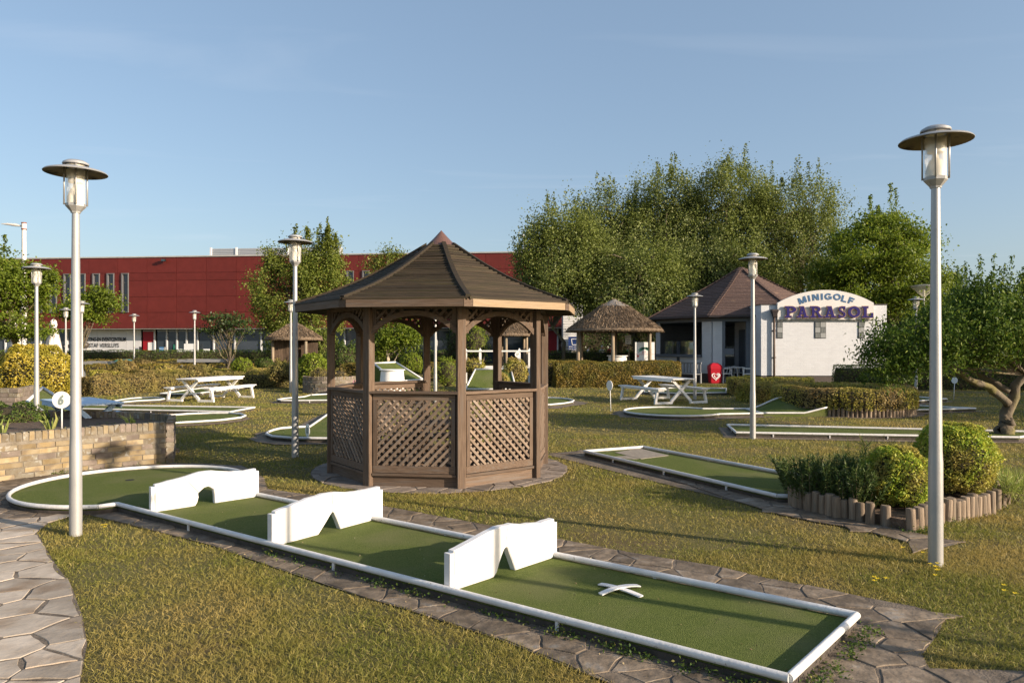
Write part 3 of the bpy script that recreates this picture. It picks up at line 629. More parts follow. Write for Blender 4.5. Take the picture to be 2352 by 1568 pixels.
# ================================================================== park lamps
M('lamp_grey', (0.36, 0.36, 0.355), (0.42, 0.415, 0.405), scale=3, rough=0.42, bump=0.06, bscale=30, metal=0.35, spec=0.5, c3=(0.36, 0.34, 0.31), s3=7, lo3=0.62, hi3=0.8)
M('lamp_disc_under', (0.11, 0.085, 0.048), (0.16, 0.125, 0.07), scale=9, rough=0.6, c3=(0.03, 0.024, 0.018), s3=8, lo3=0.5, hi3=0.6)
M('lamp_reflector', (0.80, 0.76, 0.66), (0.70, 0.63, 0.48), scale=14, rough=0.4)
gm, nt, b_, o_ = nodes('lamp_glass'); b_.inputs['Base Color'].default_value = (0.93, 0.90, 0.82, 1); b_.inputs['Roughness'].default_value = 0.08; b_.inputs['Alpha'].default_value = 0.36; b_.inputs['Specular IOR Level'].default_value = 0.9; MATS['lamp_glass'] = gm
def make_lamp(nseg=20):
    t = thing('park_lamp', '', 'lamp post', group='grey park lamps with disc hats')
    shade(MB().lathe([(0.0525, 0.0), (0.0525, 0.30), (0.0512, 0.80), (0.0490, 0.84), (0.0464, 0.90), (0.0310, 2.94)], nseg).build('pole', 'lamp_grey', t), 30)
    shade(MB().lathe([(0.0400, 2.925), (0.0430, 2.938), (0.0830, 2.985), (0.0850, 3.008), (0.0780, 3.010)], 8, ph=R(22.5)).build('socket', 'lamp_grey', t), 20)
    shade(MB().lathe([(0.0770, 3.010), (0.0770, 3.315)], nseg, caps=False).build('glass', 'lamp_glass', t))
    rf_ = MB().lathe([(0.0690, 3.012), (0.0680, 3.065), (0.0430, 3.140), (0.0270, 3.150), (0.0200, 3.185)], 16).build('reflector', 'lamp_reflector', t); shade(rf_)
    shade(MB().lathe([(0.0600, 3.20), (0.0620, 3.262)], 16).build('upper_reflector', 'lamp_reflector', t))
    for k in range(4):
        a = R(20 + 90 * k); MB().tube([(0.090 * math.cos(a), 0.090 * math.sin(a), 2.995), (0.090 * math.cos(a), 0.090 * math.sin(a), 3.372)], 0.0075, 6).build('rod', 'lamp_grey', t, smooth=True)
    hat = shade(MB().lathe([(0.0774, 3.330), (0.1720, 3.315), (0.2451, 3.296), (0.2580, 3.286), (0.2597, 3.290), (0.2451, 3.304), (0.1720, 3.326), (0.0731, 3.342)], 32, caps=False).build('hat', 'lamp_grey', t), 35)
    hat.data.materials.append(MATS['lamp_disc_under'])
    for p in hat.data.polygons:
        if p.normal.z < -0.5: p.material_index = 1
    cp_ = shade(MB().lathe([(0.0731, 3.342), (0.0757, 3.362)], 16).build('neck', 'lamp_reflector', t))
    shade(MB().lathe([(0.1049, 3.362), (0.1084, 3.368), (0.1032, 3.382), (0.0731, 3.400), (0.0000, 3.404)], 24, caps=False).build('cap', 'lamp_grey', t), 35)
    return t
lamp0 = make_lamp()
LAMPS = [((G(174, 1229)), 12, 'tall grey park lamp on the grass tip between both paths, nearest left', 0.99),
    (G(2149, 1298), 40, 'tall grey park lamp beside the log planter, nearest right', 1.0),
    (G(678, 1050), 25, 'park lamp just left of the gazebo with lattice shadows on its pole', 1.0),
    (G(1729, 1008), 5, 'park lamp at the end of the long lane before the kiosk', 1.0),
    (G(1596, 917), 60, 'park lamp touching the white picnic table by the brown hedge', 1.0),
    ((XA(84, 14.7), 14.7), 33, 'park lamp before the yellow bush', 1.0),
    ((XA(151, 31.5), 31.5), 10, 'small distant park lamp beside the closed parasol on the left', 1.0),
    ((XA(188, 26.9), 26.9), 70, 'park lamp half hidden behind the nearest left lamp', 1.0),
    ((XA(308, 37.5), 37.5), 20, 'distant park lamp before the white lettered wall', 1.0),
    ((XA(447, 34.0), 34.0), 50, 'distant park lamp before the glazed entrance of the red building', 1.0),
    ((XA(668, 26.2), 26.2), 15, 'park lamp close behind the lamp left of the gazebo', 1.0),
    ((XA(1000, 21.6), 21.6), 35, 'park lamp seen through the back opening of the gazebo', 1.0),
    ((XA(2104, 24.6), 24.6), 45, 'park lamp half hidden by the leaves of the gnarled tree', 1.0),
    ((5.3, 2.42), 45, 'park lamp standing out of view to the right of the near lane', 1.0),
    ((10.0, 0.47), 45, 'park lamp standing farthest out of view to the right', 1.0)]
for i, (p, rz, lb, s) in enumerate(LAMPS): put(lamp0 if i == 0 else copy_tree(lamp0), (p[0], p[1], 0), R(rz), lb, s)
# funnel shaped lamp beyond the hedge
t = thing('street_lamp', 'street lamp with a wide glass funnel head beyond the right hedge', 'street lamp', (XA(2122, 38), 38, 0))
zt = ZA(657, 38)
shade(MB().lathe([(0.07, 0), (0.045, zt - .75), (0.05, zt - .62)], 12).build('pole', 'lamp_grey', t))
shade(MB().lathe([(0.06, zt - .62), (0.14, zt - .5), (0.62, zt - .07), (0.66, zt)], 20, caps=False).build('glass_funnel', 'lamp_glass', t))
shade(MB().lathe([(0.67, zt - .01), (0.67, zt + .02), (0.0, zt + .10)], 20, caps=False).build('lid', 'lamp_grey', t))
shade(MB().lathe([(0.05, zt - .55), (0.07, zt - .3), (0.03, zt - .2)], 10).build('bulb', 'lamp_reflector', t))
# tall mast with a flat head
t = thing('street_light', 'tall pale street light mast with one arm above the left trees', 'street light', (XA(55, 44), 44, 0)); zt = ZA(511, 44)
M('mast_pale', (0.66, 0.64, 0.60), (0.60, 0.57, 0.54), scale=2, rough=0.5)
M('mast_band', (0.20, 0.07, 0.05), rough=0.6)
shade(MB().lathe([(0.16, 0), (0.12, zt - .45)], 14).build('mast', 'mast_pale', t))
MB().lathe([(0.15, zt - .45), (0.15, zt - .38)], 14).build('band', 'mast_band', t); MB().lathe([(0.14, zt - .38), (0.14, zt - .07)], 14).build('head_sleeve', 'mast_pale', t); MB().lathe([(0.15, zt - .07), (0.15, zt)], 14).build('band', 'mast_band', t)
shade(MB().tube([(-.14, 0, zt - .22), (-.5, 0, zt - .16), (-1.0, 0, zt - .10), (-1.40, 0, zt - .09)], [0.05, 0.09, 0.07, 0.02], 8).build('luminaire', 'mast_pale', t))
# ================================================================== brick planters
M('brick_yellow', (0.235, 0.172, 0.088), (0.31, 0.25, 0.16), scale=7, rough=0.9, bump=0.5, bscale=26, rnd=0.25, c3=(0.138, 0.110, 0.086), s3=5, lo3=0.52, hi3=0.68, bdist=0.008)
M('brick_grey', (0.153, 0.122, 0.099), (0.217, 0.178, 0.147), scale=8, rough=0.9, bump=0.5, bscale=26, rnd=0.25, c3=(0.332, 0.299, 0.255), s3=14, lo3=0.6, hi3=0.7, bdist=0.008)
M('brick_lichen', (0.166, 0.128, 0.078), (0.227, 0.202, 0.156), scale=10, rough=0.95, bump=0.6, bscale=30, rnd=0.2, c3=(0.272, 0.257, 0.223), s3=16, lo3=0.56, hi3=0.64, bdist=0.01)
M('brick_mortar', (0.157, 0.132, 0.096), (0.219, 0.192, 0.157), scale=9, rough=0.95, bump=0.8, bscale=40, c3=(0.087, 0.068, 0.051), s3=2.2, lo3=0.56, hi3=0.7, bdist=0.012)
M('brick_shadow', (0.10, 0.08, 0.065), (0.20, 0.155, 0.11), scale=7, rough=0.95, bump=0.5, bscale=26, rnd=0.2)  # darker bricks to paint a lamp head's cast shadow; no wall uses them
def brick_mesh(l, h_, d, seed):
    rg = random.Random(seed); b = MB(); c = 0.006; v = []
    for x in (-1, 1):
        for y in (-1, 1):
            for z in (-1, 1): v.append((x * l / 2 + rg.uniform(-.004, .004), y * d / 2 + rg.uniform(-.003, .003), z * h_ / 2 + rg.uniform(-.003, .003)))
    b.add(v, [(0, 1, 3, 2), (4, 6, 7, 5), (0, 4, 5, 1), (2, 3, 7, 6), (0, 2, 6, 4), (1, 5, 7, 3)])
    me = bpy.data.meshes.new('brick'); me.from_pydata(b.v, [], b.f); me.update(); return me
def brick_wall(label, path, height, thick, soldiers=True, matset=('brick_yellow', 'brick_yellow', 'brick_lichen', 'brick_grey'), bl=0.215, bh=0.062, jt=0.013, name='brick_planter', shadow_spot=None, earth=None, parent=None, cat='planter'):
    """a wall of single bricks along a path (front face on the right hand side of the path)"""
    t = parent or thing(name, label, cat, (path[0][0], path[0][1], 0)); ox, oy = t.location.x, t.location.y
    P = [Vector(p) - Vector((ox, oy)) for p in path]; seg = [(P[i + 1] - P[i]).length for i in range(len(P) - 1)]; T = sum(seg)
    def at(s):
        s = max(0, min(T, s)); i = 0
        while i < len(seg) - 1 and s > seg[i]: s -= seg[i]; i += 1
        d = (P[i + 1] - P[i]).normalized(); return P[i] + d * s, d
    # mortar core
    b = MB(); n = max(2, int(T / 0.12)); f = thick / 2 - 0.010; top = height - (0.115 if soldiers else 0.01)
    for i in range(n + 1):
        p, d = at(T * i / n); q = Vector((d.y, -d.x))
        if i == 0: p = p + d * .008
        if i == n: p = p - d * .008
        for sd, z in ((1, 0), (-1, 0), (-1, height - .012), (1, height - .012)): b.v.append((*(p + q * f * sd), z))
    for i in range(n):
        for j in range(4): b.f.append((i * 4 + j, i * 4 + (j + 1) % 4, i * 4 + 4 + (j + 1) % 4, i * 4 + 4 + j)[::-1])
    b.f += [(0, 1, 2, 3), tuple(n * 4 + j for j in (3, 2, 1, 0))]; b.build('mortar', 'brick_mortar', t)
    meshes = {}
    def mesh(l, h_, m):
        k = (round(l, 2), round(h_, 3), m, random.randrange(3))
        if k not in meshes: meshes[k] = brick_mesh(l, h_, thick, len(meshes)); meshes[k].materials.append(MATS[m])
        return meshes[k]
    z = jt / 2; row = 0; cnt = 0
    while z + bh <= top + 0.005:
        s = -random.uniform(0, 0.05) - (bl / 2 if row % 2 else 0)
        while s < T - 0.01:
            a, e = max(0, s), min(T, s + bl)
            if e - a > 0.04:
                p, d = at((a + e) / 2); wv = Vector((p.x + ox, p.y + oy)); m = random.choice(matset)
                if shadow_spot and ((wv.x - shadow_spot[0]) ** 2 + (wv.y - shadow_spot[1]) ** 2) ** .5 < shadow_spot[3] and abs(z - shadow_spot[2]) < shadow_spot[4]: m = 'brick_shadow'
                o = link('brick', mesh(e - a - jt * 0.9, bh, m), None, t); o.location = (p.x + random.uniform(-.003, .003), p.y + random.uniform(-.003, .003), z + bh / 2); o.rotation_euler = (0, random.uniform(-.01, .01), math.atan2(d.y, d.x)); cnt += 1
            s += bl + (0 if random.random() < .85 else -.06)
        z += bh + jt; row += 1
    if soldiers:
        s = 0.035
        while s < T - 0.02:
            p, d = at(s); o = link('coping_brick', mesh(0.060, 0.112, random.choice(('brick_lichen', 'brick_lichen', 'brick_yellow', 'brick_grey'))), None, t)
            o.location = (p.x, p.y, height - 0.055 + random.uniform(-.006, .006)); o.rotation_euler = (random.uniform(-.03, .03), random.uniform(-.03, .03), math.atan2(d.y, d.x)); s += 0.074
    return t
wall_pts = [(-8.4, 8.05), G(-60, 1113), G(0, 1105), G(60, 1097.5), G(120, 1090), G(180, 1082.5), G(240, 1075.5), G(300, 1069.5), G(345, 1065.5), G(381, 1063)]
tb = brick_wall('curved yellow brick planter wall with a soldier course, at the left by the round green', wall_pts, 0.60, 0.11)
e = wall_pts[-1]; ret = [(e[0] + .045, e[1] + .03), (-5.43, 11.45), (-6.3, 12.0), (-9.0, 12.4)]
brick_wall('', ret, 0.60, 0.10, parent=tb, matset=('brick_grey', 'brick_lichen'))
bed = [(p[0] - .03, p[1] + .05) for p in wall_pts] + ret[1:] ; 
EXCL.append([(x, y - .03) for x, y in wall_pts] + ret[1:] + [(-12, 11)])
eb = flat('soil_bed', [(x - tb.location.x, y - tb.location.y) for x, y in bed], 0.50, 'bed_earth'); eb.parent = tb
# grey brick planter with the yellow bush
yb = [(-14.5, 14.0), G(-30, 934), G(55, 936), G(78, 931), (XA(80, 22.6), 22.6)]
yb = [(XA(-120, 19.2), 19.2), (XA(0, 19.0), 19.0), (XA(40, 19.0), 19.0), (XA(78, 20.6), 20.6)]
brick_wall('grey brick planter wall in front of the yellow bush at the left edge', yb, ZA(888, 19.4), 0.12, soldiers=False, matset=('brick_grey', 'brick_grey', 'brick_lichen'), bl=0.24, bh=0.10, jt=0.016)
# round brick planter left of the gazebo
rb = [(XA(760, 26.5) + 0.95 * math.cos(a), 26.5 + 0.95 * math.sin(a)) for a in [math.pi + i * math.pi / 14 for i in range(15)]]
brick_wall('round grey brick planter with a soldier course, between lamp and gazebo', rb, ZA(865, 25.6), 0.11, matset=('brick_grey', 'brick_lichen'), bl=0.2)

# ================================================================== log edged planters
M('log_wood', (0.155, 0.115, 0.080), (0.26, 0.20, 0.145), scale=3, rough=0.85, bump=0.6, bscale=5, stretch=(22, 22, 1.4), rnd=0.22, c3=(0.20, 0.17, 0.13), s3=2, lo3=0.5, hi3=0.75, bdist=0.006)
def log_mesh(r, h_, seed):
    rg = random.Random(seed); n = 10; b = MB(); ph = rg.uniform(0, 6)
    for z, k in ((0, 1.03), (h_ * .5, 1.0), (h_ - .018, 0.98), (h_ - .004, .86)):
        for j in range(n):
            a = 2 * math.pi * j / n; rr = r * k * (1 + .05 * math.sin(2 * a + ph) + rg.uniform(-.02, .02)); b.v.append((rr * math.cos(a), rr * math.sin(a), z + (rg.uniform(-.004, .004) if z > h_ * .8 else 0)))
    for i in range(3): b.f += [(i * n + j, i * n + (j + 1) % n, i * n + n + (j + 1) % n, i * n + n + j) for j in range(n)]
    b.f.append(tuple(3 * n + j for j in range(n)))
    me = bpy.data.meshes.new('log'); me.from_pydata(b.v, [], b.f); me.update(); me.materials.append(MATS['log_wood']); me.polygons.foreach_set('use_smooth', [True] * len(me.polygons)); me.set_sharp_from_angle(angle=R(45)); return me
LOGS = [log_mesh(0.044, 0.23, i) for i in range(6)]
def log_ring(t, pts, hmul=1.0, jh=0.10):
    for x, y in pts:
        o = link('log', random.choice(LOGS), None, t); o.location = (x - t.location.x, y - t.location.y, -0.01); s = random.uniform(.9, 1.12)
        o.rotation_euler = (random.uniform(-.04, .04), random.uniform(-.04, .04), random.uniform(0, 6)); o.scale = (s, s, hmul * random.uniform(1 - jh, 1 + jh))
def cc(u, v): return G((2900 + .6994 * u) / 1.6327, (1550 + .6994 * v) / 1.6327)
frontlogs = [cc(*p) for p in [(103, 500), (124, 506), (152, 512), (188, 527), (230, 534), (267, 543), (303, 552), (342, 562), (380, 564), (430, 572), (468, 582), (518, 597), (601, 606), (740, 636), (780, 617), (807, 606), (835, 600), (862, 592), (890, 586), (928, 576), (952, 573), (977, 573), (1003, 566), (1030, 561), (1052, 557), (1072, 553), (1094, 551), (1117, 546), (1142, 541), (1167, 535), (1195, 513), (1222, 497), (1248, 482)]]
back = [(5.42, 8.0), (5.25, 8.35), (4.9, 8.6), (4.5, 8.72), (4.1, 8.65), (3.75, 8.45), (3.4, 8.15), (3.15, 7.9)]
lp = thing('log_planter', 'planter edged with short upright logs, behind the nearest right lamp', 'planter', (4.2, 7.7, 0))
log_ring(lp, frontlogs, 0.98)
log_ring(lp, [(5.42 - i * .1, 8.0 + .75 * math.sin(i / 22 * math.pi)) for i in range(23)], 0.9)
bedp = [frontlogs[0]] + frontlogs[3:12:3] + [frontlogs[12], frontlogs[13]] + frontlogs[19::4] + [(5.42, 8.0)] + back[1:]
EXCL.append(bedp); MB().prism([(x - 4.2, y - 7.7) for x, y in bedp], -0.01, 0.10).build('soil_bed', 'bed_earth', lp)
RPC, RPR = (8.63, 18.72), 1.66
rp_ = thing('round_log_planter', 'round planter edged with logs around a clipped hedge, right of the keyhole green', 'planter', (*RPC, 0))
log_ring(rp_, [(RPC[0] + RPR * math.cos(a), RPC[1] + RPR * math.sin(a)) for a in [i * 2 * math.pi / 104 for i in range(104)]], 0.98, 0.04)
o = flat('soil_bed', arc((0, 0), RPR - .05, 0, 2 * math.pi, 31)[:-1], 0.16, 'bed_earth'); o.parent = rp_
ex = arc(RPC, RPR + .22, 0, 2 * math.pi, 40)[:-1]; EXCL.append(ex); struct(flat('planter_surround', ex, 0.0045, 'far_paving'))
# ================================================================== vegetation helpers
leafmat('box_leaf', (0.186, 0.298, 0.034), (0.446, 0.503, 0.055), (0.670, 0.614, 0.094), trans=0.35, patch=(0.409, 0.317, 0.094), pscale=3.0)
leafmat('rosemary_leaf', (0.042, 0.078, 0.022), (0.096, 0.138, 0.036), (0.168, 0.180, 0.060), trans=0.25)
leafmat('gold_leaf', (0.357, 0.273, 0.023), (0.651, 0.514, 0.074), (0.756, 0.672, 0.273), trans=0.35, patch=(0.315, 0.284, 0.032), pscale=1.5)
leafmat('brown_hedge', (0.187, 0.151, 0.029), (0.359, 0.252, 0.051), (0.431, 0.273, 0.071), trans=0.3, patch=(0.151, 0.159, 0.031), pscale=1.6)
leafmat('olive_hedge', (0.237, 0.237, 0.040), (0.491, 0.446, 0.073), (0.546, 0.419, 0.127), trans=0.3, patch=(0.364, 0.246, 0.109), pscale=0.9)
leafmat('dry_hedge', (0.189, 0.142, 0.047), (0.365, 0.270, 0.101), (0.270, 0.257, 0.068), trans=0.3, patch=(0.230, 0.216, 0.054), pscale=0.8)
leafmat('green_hedge', (0.044, 0.081, 0.015), (0.106, 0.156, 0.027), (0.175, 0.213, 0.037), trans=0.3)
leafmat('lime_leaf', (0.12, 0.18, 0.015), (0.25, 0.31, 0.03), (0.34, 0.37, 0.06), trans=0.4)
leafmat('poplar_leaf', (0.080, 0.112, 0.027), (0.188, 0.222, 0.057), (0.388, 0.410, 0.194), trans=0.36, rough=0.5, patch=(0.165, 0.199, 0.039), pscale=0.28, spec=.2)
leafmat('maple_leaf', (0.090, 0.143, 0.012), (0.195, 0.259, 0.026), (0.296, 0.327, 0.042), trans=0.45, patch=(0.116, 0.158, 0.017), pscale=0.5)
leafmat('pear_leaf', (0.085, 0.130, 0.018), (0.21, 0.25, 0.040), (0.36, 0.36, 0.10), trans=0.40, patch=(0.15, 0.18, 0.030), pscale=0.6)
leafmat('dark_leaf', (0.022, 0.042, 0.012), (0.055, 0.085, 0.022), (0.10, 0.125, 0.03), trans=0.25, rough=0.4)
leafmat('gnarl_leaf', (0.035, 0.075, 0.010), (0.11, 0.17, 0.020), (0.24, 0.29, 0.05), trans=0.36, rough=0.55, spec=0.2)
leafmat('iris_leaf', (0.18, 0.25, 0.05), (0.32, 0.36, 0.09), (0.42, 0.40, 0.14), trans=0.35)
leafmat('yellow_petal', (0.80, 0.58, 0.02), (0.85, 0.62, 0.03), trans=0.3)
leafmat('pink_petal', (0.62, 0.30, 0.40), (0.72, 0.45, 0.52), trans=0.3)
M('twig_core', (0.030, 0.026, 0.014), (0.055, 0.045, 0.022), scale=9, rough=0.95, bump=0.9, bscale=20, bdist=0.05)
M('bark', (0.099, 0.077, 0.053), (0.167, 0.140, 0.102), scale=4, rough=0.95, bump=1.0, bscale=9, stretch=(0.900, 0.900, 0.620), c3=(0.161, 0.143, 0.046), s3=2.4, lo3=0.5, hi3=0.66, bdist=0.03)
M('bark_pale', (0.40, 0.33, 0.24), (0.55, 0.47, 0.36), scale=4, rough=0.9, bump=0.6, bscale=9, stretch=(3, 3, 1), c3=(0.20, 0.17, 0.13), s3=3, bdist=0.03)

def rot_basis(n, rg, N=None, spread=1.0):
    """random leaf frames; N gives outward directions the blades lean to"""
    d = rg.normal(size=(n, 3)); d /= np.linalg.norm(d, axis=1)[:, None]
    if N is not None: d = N + d * spread; d /= np.linalg.norm(d, axis=1)[:, None] + 1e-9
    a = rg.normal(size=(n, 3)); u = np.cross(d, a); u /= np.linalg.norm(u, axis=1)[:, None] + 1e-9
    return d, u, np.cross(d, u)
def leaves(name, P, size, mat, parent, rg, N=None, spread=1.2, aspect=0.55, fold=0.18, droop=0.0):
    """one rhombic, slightly folded blade at each point"""
    n = len(P); d, u, v = rot_basis(n, rg, N, spread); s = (size * rg.uniform(0.65, 1.3, n))[:, None]
    ax = u * s; sd = v * s * aspect * 0.5; up = d * s * fold
    V = np.empty((n, 4, 3)); V[:, 0] = P - ax * 0.5; V[:, 1] = P - sd + up; V[:, 2] = P + ax * 0.5; V[:, 3] = P + sd + up
    if droop: V[:, 2, 2] -= droop * s[:, 0]
    return np_mesh(name, V.reshape(-1, 3), np.arange(4 * n).reshape(n, 4), mat, parent, 'stuff')
def needles(name, P, D, ln, wd, mat, parent, rg, bend=0.0, plain=False):
    """thin tapering blades (grass, rosemary, iris): a kinked strip of three triangles"""
    n = len(P); a = rg.normal(size=(n, 3)); sd = np.cross(D, a); sd /= np.linalg.norm(sd, axis=1)[:, None] + 1e-9; sd = sd * (wd / 2)[:, None]; L_ = ln[:, None]
    if plain:
        V = np.stack([P - sd, P + sd, P + D * L_], 1); return np_mesh(name, V.reshape(-1, 3), np.arange(3 * n).reshape(n, 3), mat, parent, 'stuff')
    b = rg.normal(size=(n, 3)); b[:, 2] = -abs(b[:, 2]) * .5; mid = P + D * L_ * .55; tip = P + D * L_ + b * L_ * bend
    V = np.empty((n, 5, 3)); V[:, 0] = P - sd; V[:, 1] = P + sd; V[:, 2] = mid + sd * .8; V[:, 3] = mid - sd * .8; V[:, 4] = tip
    base = np.arange(n) * 5; F = np.concatenate([np.stack([base, base + 1, base + 2], 1), np.stack([base, base + 2, base + 3], 1), np.stack([base + 3, base + 2, base + 4], 1)])
    return np_mesh(name, V.reshape(-1, 3), F, mat, parent, 'stuff')
def lump(P, amp, fr, sd):
    k = np.array([[1.3, .7, .4], [-.6, 1.5, .9], [.5, -.8, 1.6], [2.3, 1.1, -1.2]]) * fr
    return amp * sum(np.sin(P @ kk + sd * (i + 1.3)) for i, kk in enumerate(k)) / 2.2
def hedge(label, path, wd, ht, mat, n, leaf, seed=0, z0=0.0, ex=4.5, name='hedge', amp=0.04, cat='hedge', group='clipped hedges', base_gap=0.0, spread=0.9, zfun=None):
    """clipped hedge along a path: a twiggy core inside a skin of leaves"""
    rg = np.random.default_rng(seed + 100); ox, oy = path[len(path) // 2]; t = thing(name, label, cat, (ox, oy, 0), group=group)
    P = [np.array(p, float) - (ox, oy) for p in path]; seg = np.array([np.linalg.norm(P[i + 1] - P[i]) for i in range(len(P) - 1)]); T = seg.sum(); cum = np.concatenate([[0], np.cumsum(seg)])
    A = np.array(P)
    def at(s):
        x = np.interp(s, cum, A[:, 0]); y = np.interp(s, cum, A[:, 1]); i = np.clip(np.searchsorted(cum, s, 'right') - 1, 0, len(seg) - 1); d = (A[i + 1] - A[i]) / seg[i][:, None]; return np.stack([x, y], 1), d
    th = np.linspace(0, math.pi, 400); sx = np.sign(np.cos(th)) * abs(np.cos(th)) ** (2 / ex) * wd / 2; sz = abs(np.sin(th)) ** (2 / ex) * ht
    al = np.concatenate([[0], np.cumsum(np.hypot(np.diff(sx), np.diff(sz)))]); per = al[-1]
    ne = int(n * (wd * ht) * 2 / (per * T + wd * ht * 2)); nm = n - ne
    s = rg.uniform(0, T, nm); q = rg.uniform(0, per, nm); x = np.interp(q, al, sx); z = np.interp(q, al, sz); dth = np.interp(q, al, th)
    c, d = at(s); nr = np.stack([d[:, 1], -d[:, 0]], 1)
    pos = np.column_stack([c + nr * x[:, None], z + z0]); nx_ = np.sign(np.cos(dth)) * abs(np.cos(dth)) ** (2 - 2 / ex) / wd * 2; nz_ = abs(np.sin(dth)) ** (2 - 2 / ex) / ht
    Nn = np.column_stack([nr * nx_[:, None], nz_]); Nn /= np.linalg.norm(Nn, axis=1)[:, None] + 1e-9
    if ne > 4:
        w_ = rg.choice([0.0, T], ne); ce, de = at(w_); de = de * np.where(w_ > 0, 1, -1)[:, None]; ne_ = np.stack([de[:, 1], -de[:, 0]], 1)
        zz = rg.uniform(0.02, 1, ne); lim_ = (1 - zz ** ex) ** (1 / ex); xx = rg.uniform(-1, 1, ne) * lim_ * wd / 2
        bul = (1 - (abs(xx) / (wd / 2)) ** 3) * 0.06 * wd
        pos = np.vstack([pos, np.column_stack([ce + ne_ * xx[:, None] + de * bul[:, None], zz * ht + z0])]); Nn = np.vstack([Nn, np.column_stack([de, np.zeros(ne)])])
    pos = pos + Nn * (lump(pos + (ox, oy, 0), amp, 3.2, seed) + lump(pos + (ox, oy, 0), amp * .5, 9, seed + 3) - np.abs(rg.normal(0, leaf * .55, len(pos))))[:, None]
    if zfun is not None: pos[:, 2] = zfun(pos)
    if base_gap: pos = pos[(pos[:, 2] > base_gap * rg.uniform(.2, 1, len(pos)))]; Nn = Nn[:len(pos)]
    leaves('leaves', pos, leaf, mat, t, rg, Nn, spread)
    b = MB(); m = 14; k = max(2, int(T / 0.4)); ss = np.linspace(0.04, T - 0.04, k + 1); c, d = at(ss); f = 1 - 2.6 * leaf / min(wd, ht) ; f = min(.9, max(.45, f))
    for i in range(k + 1):
        nr = np.array([d[i][1], -d[i][0]])
        for j in range(m):
            a = math.pi * j / (m - 1); xx = math.copysign(abs(math.cos(a)) ** (2 / ex), math.cos(a)) * wd / 2 * f; zz = abs(math.sin(a)) ** (2 / ex) * (ht - wd * .5 * (1 - f)); p = c[i] + nr * xx; b.v.append((p[0], p[1], z0 + zz))
    for i in range(k):
        for j in range(m - 1): b.f.append((i * m + j, i * m + j + 1, i * m + m + j + 1, i * m + m + j)[::-1])
    b.f += [tuple(range(m)), tuple(k * m + j for j in range(m - 1, -1, -1))]
    b.build('twigs', 'twig_core', t)
    return t
def bush(label, loc, r, mat, n, leaf, seed=0, name='shrub', cat='shrub', group='round shrubs', amp=0.05, spread=0.9, z=None, core=0.84, aspect=0.55, shag=0.6, flat_=0.0, stems=0):
    """rounded shrub, r = (rx, ry, rz) about a centre at height z"""
    rg = np.random.default_rng(seed + 900); t = thing(name, label, cat, (loc[0], loc[1], 0), group=group); z = r[2] if z is None else z; r = np.array(r, float)
    d = rg.normal(size=(n, 3)); d /= np.linalg.norm(d, axis=1)[:, None]; d[:, 2] = np.where((d[:, 2] < -.75), -d[:, 2], d[:, 2])
    if flat_: d[:, 2] = np.sign(d[:, 2]) * abs(d[:, 2]) ** (1 - flat_)
    pos = d * r; Nn = d / r; Nn /= np.linalg.norm(Nn, axis=1)[:, None]
    pos = pos + Nn * (lump(pos + (*loc, 0), amp, 5.0 / max(.3, r[0]), seed) + lump(pos + (*loc, 0), amp * .5, 14 / max(.3, r[0]), seed + 2) - np.abs(rg.normal(0, leaf * shag, n)))[:, None] + (0, 0, z)
    ok = pos[:, 2] > 0.0; leaves('leaves', pos[ok], leaf, mat, t, rg, Nn[ok], spread, aspect)
    c = MB(); prof = [(max(.001, math.sin(a)), -math.cos(a)) for a in [math.pi * i / 10 for i in range(11)]]
    c.lathe([(q[0] * r[0] * core, q[1] * r[2] * core) for q in prof], 16, (0, 0, z), caps=False); c.v = [(x, y * r[1] / r[0], max(0.0, zz)) for x, y, zz in c.v]
    c.build('twigs', 'twig_core', t, smooth=True)
    if stems:
        for i in range(stems):
            a = rg.uniform(0, 6.28); MB().tube([(0.1 * math.cos(a), .1 * math.sin(a), 0), (r[0] * .5 * math.cos(a), r[1] * .5 * math.sin(a), z)], [.03, .015], 5).build('stem', 'bark', t)
    return t
def limb(b, p0, p1, r0, r1, rg, kinks=4, sag=0.0, n=6):
    p0, p1 = np.array(p0, float), np.array(p1, float); L_ = np.linalg.norm(p1 - p0); pts = []; rs = []
    for i in range(kinks + 1):
        f = i / kinks; q = p0 + (p1 - p0) * f
        if 0 < i < kinks: q = q + rg.normal(0, L_ * .035, 3)
        q[2] += sag * math.sin(math.pi * f) * L_; pts.append(tuple(q)); rs.append(r0 + (r1 - r0) * f)
    b.tube(pts, rs, n, caps=True); return [Vector(p) for p in pts]
